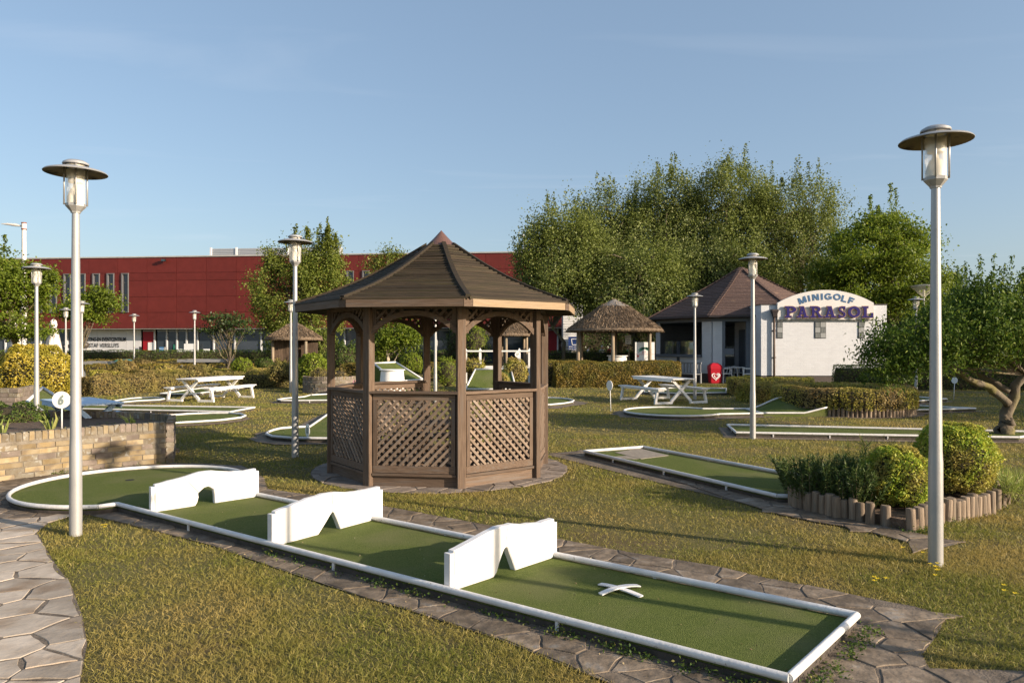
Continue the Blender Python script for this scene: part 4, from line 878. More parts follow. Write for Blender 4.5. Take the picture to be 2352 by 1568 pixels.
def tree(label, loc, blobs, mat, nclump, nleaf, leaf, trunk_r, trunk_top, seed=0, name='tree', csig=0.35, stretch=(1, 1, 1), bark='bark', lean=(0, 0), group='trees', edge=0.55, aspect=0.6, tips=0, nb=26, droop=0.0, extra=None, spread=1.6, bk=2, bthick=.34):
    """blobs: list of (cx, cy, cz, rx, ry, rz, weight) relative to loc: where the boughs end; leaves gather in clumps around them"""
    rg = np.random.default_rng(seed + 4000); t = thing(name, label, 'tree', (loc[0], loc[1], 0), group=group)
    wts = np.array([b[6] for b in blobs]); wts = wts / wts.sum(); C = []
    for b_, k in zip(blobs, rg.multinomial(nclump, wts)):
        d = rg.normal(size=(k, 3)); d /= np.linalg.norm(d, axis=1)[:, None]; rr = rg.uniform(edge ** 3, 1, k) ** (1 / 3) * (1 + .10 * rg.normal(size=k)); C.append(np.array(b_[:3]) + d * rr[:, None] * np.array(b_[3:6]))
    C = np.vstack(C); C = C[C[:, 2] > 0.25]
    sz = rg.uniform(.55, 1.35, len(C)); per = np.maximum(6, (nleaf / len(C) * sz ** 2 / np.mean(sz ** 2)).astype(int)); idx = np.repeat(np.arange(len(C)), per)
    off = rg.normal(size=(len(idx), 3)); off *= (csig * sz[idx])[:, None] * np.array(stretch) * (0.55 + 0.45 * rg.random((len(idx), 1)))
    P = C[idx] + off
    if tips:        # thin shoots standing out of the top
        zt = np.argsort(-C[:, 2])[:tips]; T_ = []
        for i in zt:
            L_ = rg.uniform(.5, 1.6) * csig * 3; m = int(per.mean() * .8); f = rg.random(m); T_.append(C[i] + np.column_stack([rg.normal(0, .09 * csig * 3, m) * (1 - f * .6), rg.normal(0, .09 * csig * 3, m) * (1 - f * .6), f * L_]))
        P = np.vstack([P] + T_)
    P = P[P[:, 2] > 0.15]
    ctr = np.array([sum(b[i] * w_ for b, w_ in zip(blobs, wts)) for i in range(3)]); Nn = P - ctr; Nn /= np.linalg.norm(Nn, axis=1)[:, None] + 1e-9; Nn[:, 2] += .3
    leaves('crown', P, leaf, mat, t, rg, Nn, spread, aspect, droop=droop)
    b = MB(); tp = limb(b, (0, 0, -.05), (lean[0], lean[1], trunk_top), trunk_r, trunk_r * .5, rg, 6, n=10); b.build('trunk', bark, t, smooth=True)
    b = MB()
    for i in rg.choice(len(C), min(nb, len(C)), replace=False):
        k = int(rg.integers(bk, len(tp))); s = np.array(tp[k]); limb(b, s, C[i], trunk_r * bthick, trunk_r * .05, rg, 4, sag=.05, n=5)
    b.build('branches', bark, t, smooth=True)
    if extra: extra(t)
    return t
# ================================================================== plants in the planters
bush('round light green box shrub in the log planter, left of the nearest right lamp', (3.87, 7.2), (0.33, 0.33, 0.34), 'box_leaf', 12000, 0.028, seed=1, z=0.37, amp=0.025, shag=1.0, spread=1.7)
bush('larger oval box shrub in the log planter, right of the nearest right lamp', (4.78, 7.72), (0.40, 0.38, 0.42), 'box_leaf', 15000, 0.028, seed=2, z=0.47, amp=0.025, flat_=0.15, shag=1.0, spread=1.7)
def spiky(label, loc, rx, ry, n, ln, mat, seed, name='rosemary_bush', z0=0.1, wd=0.008, nst=60, cat='shrub', spread=0.55, group='upright bushy plants', lk=0.06):
    """many upright shoots carrying narrow leaves"""
    rg = np.random.default_rng(seed); t = thing(name, label, cat, (loc[0], loc[1], 0), group=group); a = rg.uniform(0, 6.28, nst); r = np.sqrt(rg.random(nst)); B = np.column_stack([rx * r * np.cos(a), ry * r * np.sin(a), np.full(nst, z0)])
    D = np.column_stack([np.cos(a) * r * spread, np.sin(a) * r * spread, np.ones(nst)]) + rg.normal(0, .14, (nst, 3)); D /= np.linalg.norm(D, axis=1)[:, None]; H_ = ln * rg.uniform(.6, 1.1, nst)
    i = rg.integers(0, nst, n); f = rg.random(n) ** .7; P = B[i] + D[i] * (H_[i] * f)[:, None]
    d = D[i] * .9 + rg.normal(0, .55, (n, 3)); d /= np.linalg.norm(d, axis=1)[:, None]
    needles('leaves', P, d, rg.uniform(.5, 1.2, n) * lk, np.full(n, wd), mat, t, rg, .1)
    b = MB()
    for k in range(0, nst, 2): b.tube([tuple(B[k] - (0, 0, .06)), tuple(B[k] + D[k] * H_[k])], [.005, .002], 4, caps=False)
    b.build('stems', 'bark', t); return t
spiky('dark rosemary bush at the left end of the log planter', (3.18, 7.62), .25, .32, 8500, 0.40, 'rosemary_leaf', 11, nst=120, wd=.010)
spiky('taller rosemary bush against the left box shrub in the log planter', (3.48, 7.30), .26, .30, 8500, 0.44, 'rosemary_leaf', 12, nst=120, wd=.010)
spiky('grassy green clump at the back of the log planter', (4.10, 8.10), .25, .2, 1500, 0.50, 'weed_leaf', 13, name='grass_clump', wd=.006, lk=.14)
spiky('loose grass clump at the right end of the log planter', (5.28, 7.72), .18, .18, 420, 0.22, 'iris_leaf', 14, name='grass_clump', wd=.007, lk=.26, spread=1.2)
hd = arc(RPC, RPR - .20, R(0), R(360), 40)
hedge('clipped olive hedge growing in the round log planter', hd, 0.62, 0.50, 'olive_hedge', 24000, 0.045, 3, z0=0.17, amp=0.03)
def sword(label, loc, z0, n, ln, seed):
    rg = np.random.default_rng(seed); t = thing('iris_plant', label, 'plant', (loc[0], loc[1], 0), group='sword leaved plants in the brick planter'); a = rg.uniform(0, 6.28, n); P = np.column_stack([.03 * np.cos(a), .03 * np.sin(a), np.full(n, z0)]); D = np.column_stack([np.cos(a) * .42, np.sin(a) * .42, np.ones(n)]) + rg.normal(0, .1, (n, 3)); D /= np.linalg.norm(D, axis=1)[:, None]
    needles('blades', P, D, ln * rg.uniform(.55, 1.1, n), np.full(n, .034), 'iris_leaf', t, rg, .22); return t
sword('sword leaved plant in the brick planter beside hole sign six', (XA(116, 10.2), 10.2), .5, 11, 0.32, 5)
sword('sword leaved plant in the brick planter at the left edge', (XA(3, 9.5), 9.5), .5, 11, 0.30, 6)
sword('small sword leaved plant near the end of the brick planter', (XA(302, 10.7), 10.7), .5, 12, 0.22, 7)
bush('low dark ground shrub behind the brick planter at the left edge', (XA(22, 11.6), 11.6), (0.62, 0.45, 0.28), 'green_hedge', 5000, 0.035, seed=4, z=0.50, amp=0.06, group='round shrubs')
# big yellow bush
bush('big round golden leaved bush at the left edge', (XA(82, 21.5), 21.5), (1.02, 1.0, 0.86), 'gold_leaf', 15000, 0.060, seed=6, z=0.88, amp=0.06, flat_=.25, shag=1.1)
# ================================================================== hedges and shrubs of the middle ground
MID = [
 ('clipped brown hedge block behind the right picnic table', [(XA(1277, 29.4), 29.9), (XA(1563, 29.4), 29.9)], 1.2, 1.07, 'brown_hedge', 26000, 0.055, 21),
 ('brown hedge end turning back behind the gazebo', [(XA(1266, 30.8), 30.6), (XA(1258, 36), 36)], 0.9, 1.05, 'brown_hedge', 5000, 0.06, 22),
 ('low clipped hedge nearest the kiosk wall', [(XA(1676, 25), 24.9), (XA(1860, 25.2), 25.2)], 0.85, 0.62, 'olive_hedge', 9000, 0.05, 23),
 ('rounded olive hedge between kiosk and round planter', [(XA(1712, 21.8), 21.9), (XA(1845, 21.8), 22.3)], 1.05, 0.60, 'olive_hedge', 11000, 0.05, 24),
 ('low brown hedge sloping behind the round planter', [(XA(1850, 22.2), 22.6), (XA(1985, 22.6), 23.0)], 0.9, 0.52, 'dry_hedge', 6500, 0.05, 25),
 ('tall dark green hedge along the right edge of the course', [(XA(1935, 28.6), 29.0), (XA(2200, 28.6), 28.4), (25.5, 26.0), (27, 20)], 1.5, 0.95, 'green_hedge', 24000, 0.06, 26),
 ('nearest row of ragged dry hedge left of centre', [(XA(165, 24), 24.5), (XA(300, 26), 27.0), (XA(480, 28), 29.0), (XA(640, 29), 30.2)], 1.3, 0.66, 'dry_hedge', 22000, 0.055, 27),
 ('second row of olive hedge left of centre', [(XA(190, 29), 29.6), (XA(420, 31), 31.6), (XA(600, 32), 32.8)], 1.3, 0.70, 'olive_hedge', 16000, 0.055, 28),
 ('third row of brown topped hedge left of centre', [(XA(190, 35), 35.5), (XA(380, 36), 36.5), (XA(560, 36), 37.0)], 1.2, 0.80, 'brown_hedge', 11000, 0.06, 29),
 ('far brown hedge row before the raised grey lane', [(XA(192, 42), 42.5), (XA(460, 42), 43), (XA(640, 42), 43.5)], 1.2, 0.92, 'brown_hedge', 8500, 0.07, 30),
 ('long dark green hedge before the red building', [(XA(-60, 52), 52.5), (XA(190, 52), 53), (XA(560, 52), 54), (XA(720, 52), 54)], 1.3, 1.42, 'green_hedge', 19000, 0.09, 31),
 ('dark green hedge seen through the gazebo', [(XA(840, 44), 44.5), (XA(1090, 44), 45)], 1.2, 1.45, 'green_hedge', 7500, 0.08, 32),
 ('dark green hedge behind the thatched shelter', [(XA(1225, 46), 46.5), (XA(1500, 46), 46.5)], 1.2, 1.40, 'green_hedge', 9000, 0.08, 33),
 ('square brown hedge block seen left inside the gazebo', [(XA(800, 30), 30.4), (XA(838, 30), 31.6)], 1.1, 1.0, 'brown_hedge', 4500, 0.06, 34),
 ('brown hedge row behind the gazebo beyond the ramp', [(XA(980, 35), 35.5), (XA(1110, 35), 36)], 1.0, 0.95, 'brown_hedge', 5000, 0.06, 35),
 ('low brown hedge behind the clipped hedge block', [(XA(1262, 34), 38), (XA(1345, 34), 38)], 0.9, 1.02, 'brown_hedge', 3000, 0.06, 36),
]
for lb, pt, wd, ht, mt_, n, lf, sd_ in MID:
    hedge(lb, pt, wd, ht, mt_, n, lf, sd_, amp=0.07 if 'dry' in mt_ or 'rag' in lb else 0.035)
    if sd_ < 29: EXCL.append([(pt[0][0] - .1, pt[0][1] - wd / 2), (pt[-1][0] + .1, pt[-1][1] - wd / 2), (pt[-1][0] + .1, pt[-1][1] + wd / 2), (pt[0][0] - .1, pt[0][1] + wd / 2)])
def B(lb, u, vt, vb, Y, hw, mat, n, leaf, seed, **k):
    zt, zb = ZA(vt, Y), max(0, ZA(vb, Y)); rzz = (zt - zb) / 2; return bush(lb, (XA(u, Y), Y), (hw / FOC * Y, hw / FOC * Y, rzz), mat, n, leaf, seed=seed, z=zb + rzz, **k)
B('round brown shrub rising from the second hedge row', 284, 827, 868, 30.2, 29, 'dry_hedge', 4500, 0.055, 41)
B('round dry shrub between the far hedge rows', 330, 822, 846, 37.5, 27, 'dry_hedge', 2800, 0.06, 42)
B('low olive shrub behind the far lamp', 380, 836, 862, 33, 22, 'olive_hedge', 2500, 0.06, 43)
B('dry shrub at the foot of the entrance lamp', 463, 836, 866, 31.5, 26, 'dry_hedge', 3000, 0.055, 44)
B('bright green dome shrub among the hedge rows', 555, 823, 858, 31, 23, 'lime_leaf', 3200, 0.055, 45)
B('small green shrub under the bright dome shrub', 582, 843, 868, 30.2, 15, 'olive_hedge', 1500, 0.05, 46)
B('dark green shrub behind the bright dome shrub', 608, 822, 852, 35, 22, 'green_hedge', 2500, 0.06, 47)
B('wide dry shrub before the thatched hut', 645, 830, 882, 28.5, 30, 'dry_hedge', 4500, 0.055, 48, shag=1.4, amp=.1)
B('tall light green bush right of the near lamp pole', 718, 812, 893, 28.0, 36, 'lime_leaf', 7000, 0.065, 49, flat_=.2)
B('brown shrub growing in the round brick planter', 735, 845, 880, 26.4, 22, 'dry_hedge', 2200, 0.045, 50, shag=1.3)
B('dry brown shrub beside the gazebo post', 780, 848, 882, 26.6, 20, 'dry_hedge', 1500, 0.045, 51, shag=1.6, amp=.1)
B('bright lime bush behind the gazebo', 945, 811, 860, 29.5, 27, 'lime_leaf', 4500, 0.055, 52)
B('feathery olive shrub behind the gazebo middle post', 1026, 822, 893, 25.5, 26, 'lime_leaf', 4500, 0.055, 53, shag=1.4, amp=.12, aspect=.3)
B('brown olive shrub left of the white fence', 1085, 826, 860, 30.5, 28, 'olive_hedge', 3200, 0.055, 54, shag=1.4, amp=.1)
B('olive shrub under hole sign seventeen', 1182, 822, 890, 28.5, 30, 'olive_hedge', 4500, 0.055, 55, shag=1.2)
B('low green shrub at the right of the tilted ramp', 1152, 858, 893, 26.3, 18, 'olive_hedge', 2200, 0.05, 56)
B('dark leafy mass left of the gazebo post', 790, 790, 880, 34, 45, 'green_hedge', 6500, 0.08, 57, amp=.2)
B('leafy green mass behind the thatched hut', 742, 770, 850, 40, 40, 'pear_leaf', 4500, 0.10, 58, amp=.2)
B('bamboo like green bush behind the gazebo', 1090, 745, 850, 37, 30, 'lime_leaf', 5500, 0.10, 59, aspect=.25, amp=.2, shag=1.5)
B('dark conifer like bush behind the gazebo middle post', 1046, 750, 850, 38, 22, 'dark_leaf', 3500, 0.09, 60, amp=.2)
B('lower dark bush under the gnarled tree by the right hedge', 2040, 850, 893, 27, 60, 'green_hedge', 5000, 0.06, 61, amp=.1)
B('pink flowering plant by the round brick planter', 808, 868, 885, 26.2, 9, 'pink_petal', 500, 0.05, 62, amp=.05)
# ================================================================== trees
def blob(u, v, Y, ru, rv, base, wt, ry=None): return (XA(u, Y) - base[0], Y - base[1], ZA(v, Y), ru / FOC * Y, ry or ru / FOC * Y, rv / FOC * Y, wt)
def poplar(lb, u, Y, top, hw, seed, n=50000, bot=745, mat='poplar_leaf', tips=7, tr=.32):
    base = (XA(u, Y), Y); mid = (top + bot) / 2; hv = (bot - top) / 2
    bl = [blob(u, mid + hv * .12, Y, hw * 1.2, hv * .82, base, 3.2), blob(u, top + hv * .40, Y, hw * .95, hv * .36, base, 1.6), blob(u - hw * .6, mid, Y - .8, hw * .62, hv * .66, base, 1.1), blob(u + hw * .6, mid - hv * .03, Y - .8, hw * .62, hv * .68, base, 1.1), blob(u, mid + hv * .5, Y - 1.2, hw * 1.25, hv * .45, base, 1.1)]
    return tree(lb, base, bl, mat, 520, n, 0.125, tr, ZA(top + hv * .5, Y), seed, name='poplar_tree', csig=0.40, stretch=(.9, .9, 1.45), bark='bark', group='silvery poplars behind the kiosk', tips=tips, nb=60, aspect=.8)
poplar('leftmost silvery poplar, overhanging the red building end', 1292, 46, 482, 95, 71, n=42000, bot=712, tr=.14)
poplar('second silvery poplar from the left, behind the thatched shelter', 1405, 50, 432, 100, 72, n=48000)
poplar('tall silvery poplar in the middle of the row', 1530, 50, 398, 104, 73, n=58000)
poplar('tallest silvery poplar, above the kiosk roof', 1680, 50, 380, 112, 74, n=62000)
poplar('rightmost silvery poplar, above the sign', 1825, 50, 402, 104, 75, n=54000)
poplar('lower silvery poplar filling the row before the tall ones', 1470, 45, 560, 110, 76, n=30000, bot=770, tips=4)
poplar('lower silvery poplar close behind the kiosk roof', 1615, 47, 560, 110, 77, n=30000, bot=760, tips=4)
base = (XA(2030, 41), 41)
tree('yellow green spreading tree right of the poplars', base, [blob(2020, 610, 41, 112, 112, base, 3), blob(1955, 640, 40, 80, 105, base, 1.4), blob(2095, 620, 40.5, 66, 92, base, 1.4), blob(2035, 535, 41, 76, 44, base, 1.0), blob(1930, 720, 40, 80, 60, base, .8), blob(2100, 720, 40, 80, 60, base, .8)], 'maple_leaf', 380, 56000, 0.15, .28, ZA(560, 41), 78, name='spreading_tree', csig=.40, stretch=(1.3, 1.3, .6), group='broadleaf trees', tips=4, nb=50)
base = (XA(2230, 33), 33)
tree('green tree mass beyond the hedge at the right edge', base, [blob(2215, 740, 33, 90, 70, base, 2), blob(2300, 760, 33, 90, 80, base, 2), blob(2170, 800, 33, 60, 50, base, 1)], 'maple_leaf', 160, 20000, 0.13, .2, ZA(720, 33), 79, name='hedge_tree', csig=.34, group='broadleaf trees', nb=20)
# pine tip
base = (XA(2195, 60), 60)
tree('distant dark pine with a ragged top at the right', base, [blob(2190, 660, 60, 18, 30, base, 1), blob(2205, 690, 60, 34, 30, base, 1), blob(2180, 720, 60, 40, 50, base, 1.5)], 'dark_leaf', 60, 6000, 0.30, .25, ZA(625, 60), 80, name='pine_tree', csig=.35, stretch=(1.2, 1.2, .6), group='broadleaf trees', aspect=.25, nb=20)
# pear like tree left of the gazebo
base = (XA(690, 43), 43)
tree('tall leafy tree left of the gazebo roof with bare shoots on top', base, [blob(665, 690, 43, 88, 105, base, 3), blob(745, 650, 43, 60, 78, base, 1.5), blob(715, 600, 43, 45, 55, base, .8), blob(690, 760, 42.5, 95, 50, base, 1.3), blob(628, 600, 43, 20, 40, base, .35), blob(760, 560, 43, 14, 34, base, .25)], 'pear_leaf', 300, 44000, 0.13, .16, ZA(600, 43), 81, name='broadleaf_tree', csig=.30, stretch=(1, 1, 1.15), group='broadleaf trees', tips=16, nb=40)
base = (XA(890, 48), 48)
tree('thin young tree rising behind the gazebo roof', base, [blob(868, 610, 48, 22, 22, base, 1), blob(902, 590, 48, 26, 18, base, 1), blob(880, 680, 48, 36, 50, base, 1.5)], 'pear_leaf', 46, 3600, 0.14, .09, ZA(600, 48), 82, name='young_tree', csig=.32, group='broadleaf trees', nb=24)
base = (XA(893, 35), 35)
tree('pale barked tree seen through the gazebo', base, [blob(905, 770, 35, 42, 35, base, 2), blob(880, 790, 35, 30, 30, base, 1), blob(935, 775, 35, 25, 22, base, 1)], 'maple_leaf', 80, 7000, 0.12, .11, ZA(775, 35), 83, name='young_tree', csig=.26, bark='bark_pale', group='broadleaf trees', nb=26)
# maples on the left
base = (XA(28, 34), 34)
tree('leafy maple at the left edge before the red building', base, [blob(40, 675, 34, 68, 75, base, 3), blob(-30, 650, 34, 60, 80, base, 2), blob(100, 650, 34, 24, 34, base, .6), blob(60, 758, 34, 70, 22, base, .9), blob(-20, 765, 34, 50, 24, base, .5)], 'maple_leaf', 170, 17000, 0.14, .12, ZA(640, 34), 84, name='maple_tree', csig=.28, stretch=(1.2, 1.2, .6), group='maples before the red building', tips=4, nb=36)
base = (XA(174, 38), 38)
tree('smaller maple before the slit windows of the red building', base, [blob(205, 708, 38, 54, 30, base, 3), blob(228, 674, 38, 22, 14, base, .6), blob(172, 714, 38, 28, 18, base, .8)], 'maple_leaf', 90, 8500, 0.13, .09, ZA(725, 38), 85, name='maple_tree', csig=.26, stretch=(1.3, 1.3, .5), group='maples before the red building', nb=18, lean=(.4, 0))
base = (XA(527, 36), 36)
tree('thin dark stemmed shrub tree before the red building', base, [blob(510, 735, 36, 44, 18, base, 1.5), blob(545, 755, 36, 34, 26, base, 1), blob(490, 758, 36, 22, 10, base, .6)], 'dark_leaf', 50, 2200, 0.12, .06, ZA(770, 36), 86, name='shrub_tree', csig=.30, stretch=(1.4, 1.4, .35), group='broadleaf trees', nb=40)
# dark filling trees under the poplars, beyond the shelter
hedge('dark leafy screen of bushes far behind the thatched shelter', [(XA(1340, 62), 64), (XA(1500, 62), 64), (XA(1660, 62), 64)], 3, 6.5, 'dark_leaf', 15000, 0.20, 88, amp=.5, name='bush_screen', group='bush screens')
hedge('dark green bush screen behind the kiosk and its sign', [(XA(1850, 52), 54), (XA(2100, 52), 54), (XA(2420, 48), 48)], 3, 4.6, 'green_hedge', 20000, 0.18, 89, amp=.5, name='bush_screen', group='bush screens')
# gnarled small tree at the right edge
gb = G(2313, 1003)
def gnarl(t):
    rg = np.random.default_rng(5)
    def br(name, pts, rs):
        b = MB(); P = [Vector(p) for p in pts]; fine, rr = [], []
        for i in range(len(P) - 1):
            for k in range(4):
                f = k / 4; fine.append(P[i].lerp(P[i + 1], f) + Vector(rg.normal(0, rs[i] * .16, 3))); rr.append((rs[i] + (rs[i + 1] - rs[i]) * f) * rg.uniform(.86, 1.14))
        fine.append(P[-1]); rr.append(rs[-1]); b.tube(fine, rr, 9); return b.build(name, 'bark', t, smooth=True)
    br('limb', [(0.02, 0, .62), (-.40, -.1, .95), (-.85, -.2, 1.10), (-1.25, -.25, 1.38), (-1.45, -.2, 1.75)], [.085, .07, .06, .05, .03])
    br('limb', [(0.05, .02, .85), (-.30, .25, 1.12), (-.75, .35, 1.45), (-1.1, .4, 1.8)], [.06, .05, .042, .025])
    br('limb', [(.22, 0, 1.25), (.45, .1, 1.35), (.70, .1, 1.7), (.9, 0, 2.0)], [.06, .055, .05, .03])
    br('limb', [(.20, 0, 1.45), (.30, -.1, 1.75), (.28, -.2, 2.2)], [.075, .06, .03])
    br('limb', [(-.55, .3, 1.3), (-.55, .3, 1.55), (-.65, .3, 1.9)], [.035, .03, .02])
    br('root_flare', [(-.02, 0, -.03), (-.06, 0, .10), (-.02, 0, .22), (.03, 0, .36)], [.17, .145, .135, .11])
base = gb
tree('small gnarled tree with a twisted trunk at the right edge', base, [blob(2225, 758, 13.1, 118, 80, base, 2.6, 1.1), blob(2100, 792, 12.9, 92, 62, base, 1.7, .9), blob(2330, 745, 13.3, 108, 80, base, 2.2, 1.2), blob(2300, 690, 13.5, 100, 48, base, 1.2, .9), blob(2040, 830, 12.9, 48, 48, base, .6, .6), blob(2420, 760, 13.4, 90, 80, base, 1.5, 1)],
     'gnarl_leaf', 480, 34000, 0.070, .13, 1.5, 90, name='gnarled_tree', csig=.15, stretch=(1.1, 1.1, .8), lean=(.28, 0), group='broadleaf trees', nb=40, aspect=.42, extra=gnarl, droop=.3, tips=30, bk=5, bthick=.16)
# trees outside the frame on the right: their shade lies across the right hand lawn
for i, (x, y, h_, r_) in enumerate([(19.6, 14.6, 5.6, 2.5), (23.5, 17.6, 6.6, 2.9), (29, 19.5, 7.5, 3.2)]):
    tree(['round leafed tree standing out of view, nearest on the right', 'taller round tree standing out of view beyond the hedge', 'farthest round tree standing out of view on the right'][i], (x, y), [(0, 0, h_ * .62, r_, r_, h_ * .36, 1)], 'maple_leaf', 90, 6500, 0.22, .2, h_ * .6, 95 + i, name='round_tree', csig=.5, group='broadleaf trees', nb=20)

# ================================================================== grass
def grass_band(y0, y1, dens, ln, wd, seed, parent=None):
    rg = np.random.default_rng(seed); xm = y1 * .76 + 1.0; n = int(dens * 2 * xm * (y1 - y0)); P = np.column_stack([rg.uniform(-xm, xm, n), rg.uniform(y0, y1, n)])
    P = P[abs(P[:, 0]) < P[:, 1] * .76 + .9]
    jit = rg.normal(0, .022, P.shape); ok = np.ones(len(P), bool)
    for e in EXCL: ok &= ~inside(P + jit, e)
    P = P[ok]; n = len(P)
    Q = np.column_stack([P, np.zeros(n)]); cl = lump(Q, 1, 1.1, 3) * .5 + lump(Q, 1, 3.7, 8) * .35 + lump(Q, 1, 11, 2) * .2     # thicker and thinner tufts
    keep = rg.random(n) < .62 + .38 * cl; Q = Q[keep]; cl = cl[keep]; n = len(Q)
    D = np.column_stack([rg.normal(0, .62, n), rg.normal(0, .62, n), rg.uniform(.35, 1.0, n)]); D /= np.linalg.norm(D, axis=1)[:, None]
    return Q, D, ln * rg.uniform(.5, 1.25, n) * (1 + .28 * cl), wd * rg.uniform(.7, 1.4, n)
G_ = [grass_band(2.4, 4.2, 15000, .040, .0026, 1), grass_band(4.2, 6.0, 11500, .038, .0032, 2), grass_band(6.0, 9.0, 4100, .038, .0046, 3), grass_band(9.0, 14.0, 1800, .038, .0075, 4), grass_band(14.0, 22.0, 640, .042, .013, 5), grass_band(22.0, 32.0, 200, .05, .024, 6)]
for sl_, pl_, lb in ((slice(0, 2), False, 'short sunburnt lawn grass near the foreground lane'), (slice(2, 6), True, 'short lawn grass of the middle ground and beyond')):
    Q, D, L_, W_ = [np.concatenate([g[i] for g in G_[sl_]]) for i in range(4)]
    go = needles('grass', Q, D, L_, W_ * (1.25 if pl_ else 1), 'grass_blade', None, np.random.default_rng(9), .18, plain=pl_); tag(go, lb, 'grass', kind='stuff')
# weeds along the pipes and at the foot of walls
rg = np.random.default_rng(31); WP = []
def weedline(p, q, n, amp=.05):
    p, q = np.array(p), np.array(q); c = rg.random(max(2, n // 22)); f = np.clip(c[rg.integers(0, len(c), n)] + rg.normal(0, .012, n), 0, 1); X = p + (q - p) * f[:, None] + rg.normal(0, amp * .5, (n, 2)); WP.append(np.column_stack([X, np.abs(rg.normal(.02, .02, n))]))
dl = (LC - A1).normalized(); nl = Vector((-dl.y, dl.x)); nl = nl if nl.dot(B1 - A1) < 0 else -nl
weedline(tuple(A1 + nl * .05), tuple(A1.lerp(LC, .62) + nl * .05), 1100); weedline(tuple(A1 + nl * .05), tuple(A1.lerp(LC, .2) + nl * .06), 600); ed = (B1 - A1).normalized(); weedline(tuple(A1 - dl * .09), tuple(B1 - dl * .09), 900, .07)
weedline(G(385, 1066), G(120, 1092), 300, .05); weedline(G(20, 1160), G(260, 1163), 160, .04); weedline(cc(700, 640), cc(830, 640), 260, .08); weedline(cc(930, 590), cc(1250, 490), 400, .1); weedline(G(600, 1000), G(640, 1006), 260, .12)
bedq = np.array(wall_pts[2:]); k_ = rg.integers(0, len(bedq) - 1, 1100); f_ = rg.random(1100)[:, None]; bx_ = bedq[k_] * (1 - f_) + bedq[k_ + 1] * f_ + np.column_stack([-rg.random(1100) * .25, .08 + rg.random(1100) ** 1.5 * 1.0]); WP.append(np.column_stack([bx_, .505 + np.abs(rg.normal(0, .03, 1100))]))
WPn = np.vstack(WP); WPn = WPn[rg.random(len(WPn)) < .7]; wo = leaves('weeds', WPn, 0.022, 'weed_leaf', None, rg, np.tile([0, 0, 1.0], (len(WPn), 1)), 1.1); tag(wo, 'small green weeds growing along the lane edges', 'weeds', kind='stuff')
# yellow meadow flowers
def flower(p, h_, lb):
    t = thing('yellow_flower', lb, 'flower', (p[0], p[1], 0), random.uniform(0, 6), group='yellow flowers in the grass')
    MB().tube([(0, 0, 0), (.006, .004, h_ * .6), (.01, 0, h_)], .0016, 4).build('stem', 'weed_leaf', t)
    b = MB()
    for k in range(6):
        a = k * math.pi / 3; b.add([(.01, 0, h_), (.01 + .016 * math.cos(a - .4), .016 * math.sin(a - .4), h_ + .004), (.01 + .022 * math.cos(a), .022 * math.sin(a), h_ + .007), (.01 + .016 * math.cos(a + .4), .016 * math.sin(a + .4), h_ + .004)], [(0, 1, 2, 3)])
    b.build('petals', 'yellow_petal', t)
def f4(u, v): return G((2400 + .6122 * u) / 1.6327, (1700 + .6122 * v) / 1.6327)
for u, v in [(1790, 725), (1803, 738), (1818, 722), (1826, 745), (1815, 765), (1832, 760), (1815, 795)]: flower(f4(u, v), .06, 'yellow flower in the tuft at the foot of the nearest right lamp')
for u, v in [(1448, 800), (1456, 812), (1505, 808), (1436, 820)]: flower(f4(u, v), .05, 'yellow flower in the small group left of the nearest right lamp')
for u, v, lb in [(2243, 860, 'uppermost of three yellow flowers in the grass at the right edge'), (2245, 895, 'yellow flower straight below the uppermost one at the right edge'), (2303, 910, 'rightmost of three yellow flowers in the grass at the right edge'), (1736, 655, 'yellow flower just left of the nearest right lamp pole, above its tuft'), (1614, 620, 'single yellow flower in the lawn between log planter and lamp shadow')]: flower(f4(u, v), .06, lb)
for u, v in [(238, 1228), (240, 1232), (246, 1226)]: flower(G(u, v - 10), .05, 'yellow flower in the grass right of the nearest left lamp')
# bits of straw and dead leaf blown onto the near lane and paving
rg = np.random.default_rng(77); n = 420; f = rg.random(n); w2 = rg.uniform(-.35, 1.35, n); dl2 = np.array(LC - A1); wd2 = np.array(B1 - A1)
XY = np.array(A1) + dl2 * f[:, None] + wd2 * w2[:, None]; onf = inside(XY, FRONT); Pz = np.column_stack([XY, np.where(onf, TURF_Z + .004, .020)])
lt = leaves('leaf_litter', Pz[rg.random(n) < np.where(onf, .35, .9)], 0.014, 'straw_bits', None, rg); tag(lt, 'scattered bits of straw and dead leaf on the near lane', 'litter', kind='stuff')
# ================================================================== red building
M('red_panel', (0.113, 0.016, 0.011), (0.135, 0.020, 0.015), scale=2.2, rough=0.5, bump=0.15, bscale=2.5, stretch=(0.900, 0.900, 0.900), rnd=0.06, c3=(0.117, 0.017, 0.013), s3=1.0, spec=0.35)
M('joint_dark', (0.03, 0.012, 0.010), rough=0.9)
M('clad_white', (0.62, 0.62, 0.63), (0.57, 0.57, 0.58), scale=.8, rough=0.6, rnd=0.03)
M('window_grey', (0.13, 0.13, 0.135), rough=0.45)
M('alu_frame', (0.30, 0.30, 0.30), rough=0.4, metal=0.3)
M('glass_dark', (0.035, 0.045, 0.055), rough=0.06, spec=0.8)
M('glass_blue', (0.035, 0.045, 0.06), (0.055, 0.068, 0.085), scale=.4, rough=0.12, spec=0.8)
M('letter_black', (0.012, 0.012, 0.014), rough=0.5)
M('letter_grey', (0.05, 0.05, 0.055), rough=0.5)
M('door_red', (0.30, 0.012, 0.018), rough=0.4)
M('corrugated', (0.46, 0.47, 0.48), rough=0.4, metal=0.4)
M('sign_white', (0.78, 0.78, 0.77), rough=0.5)
M('sign_blue', (0.020, 0.045, 0.16), rough=0.4)
M('sign_skyblue', (0.06, 0.22, 0.45), rough=0.4)
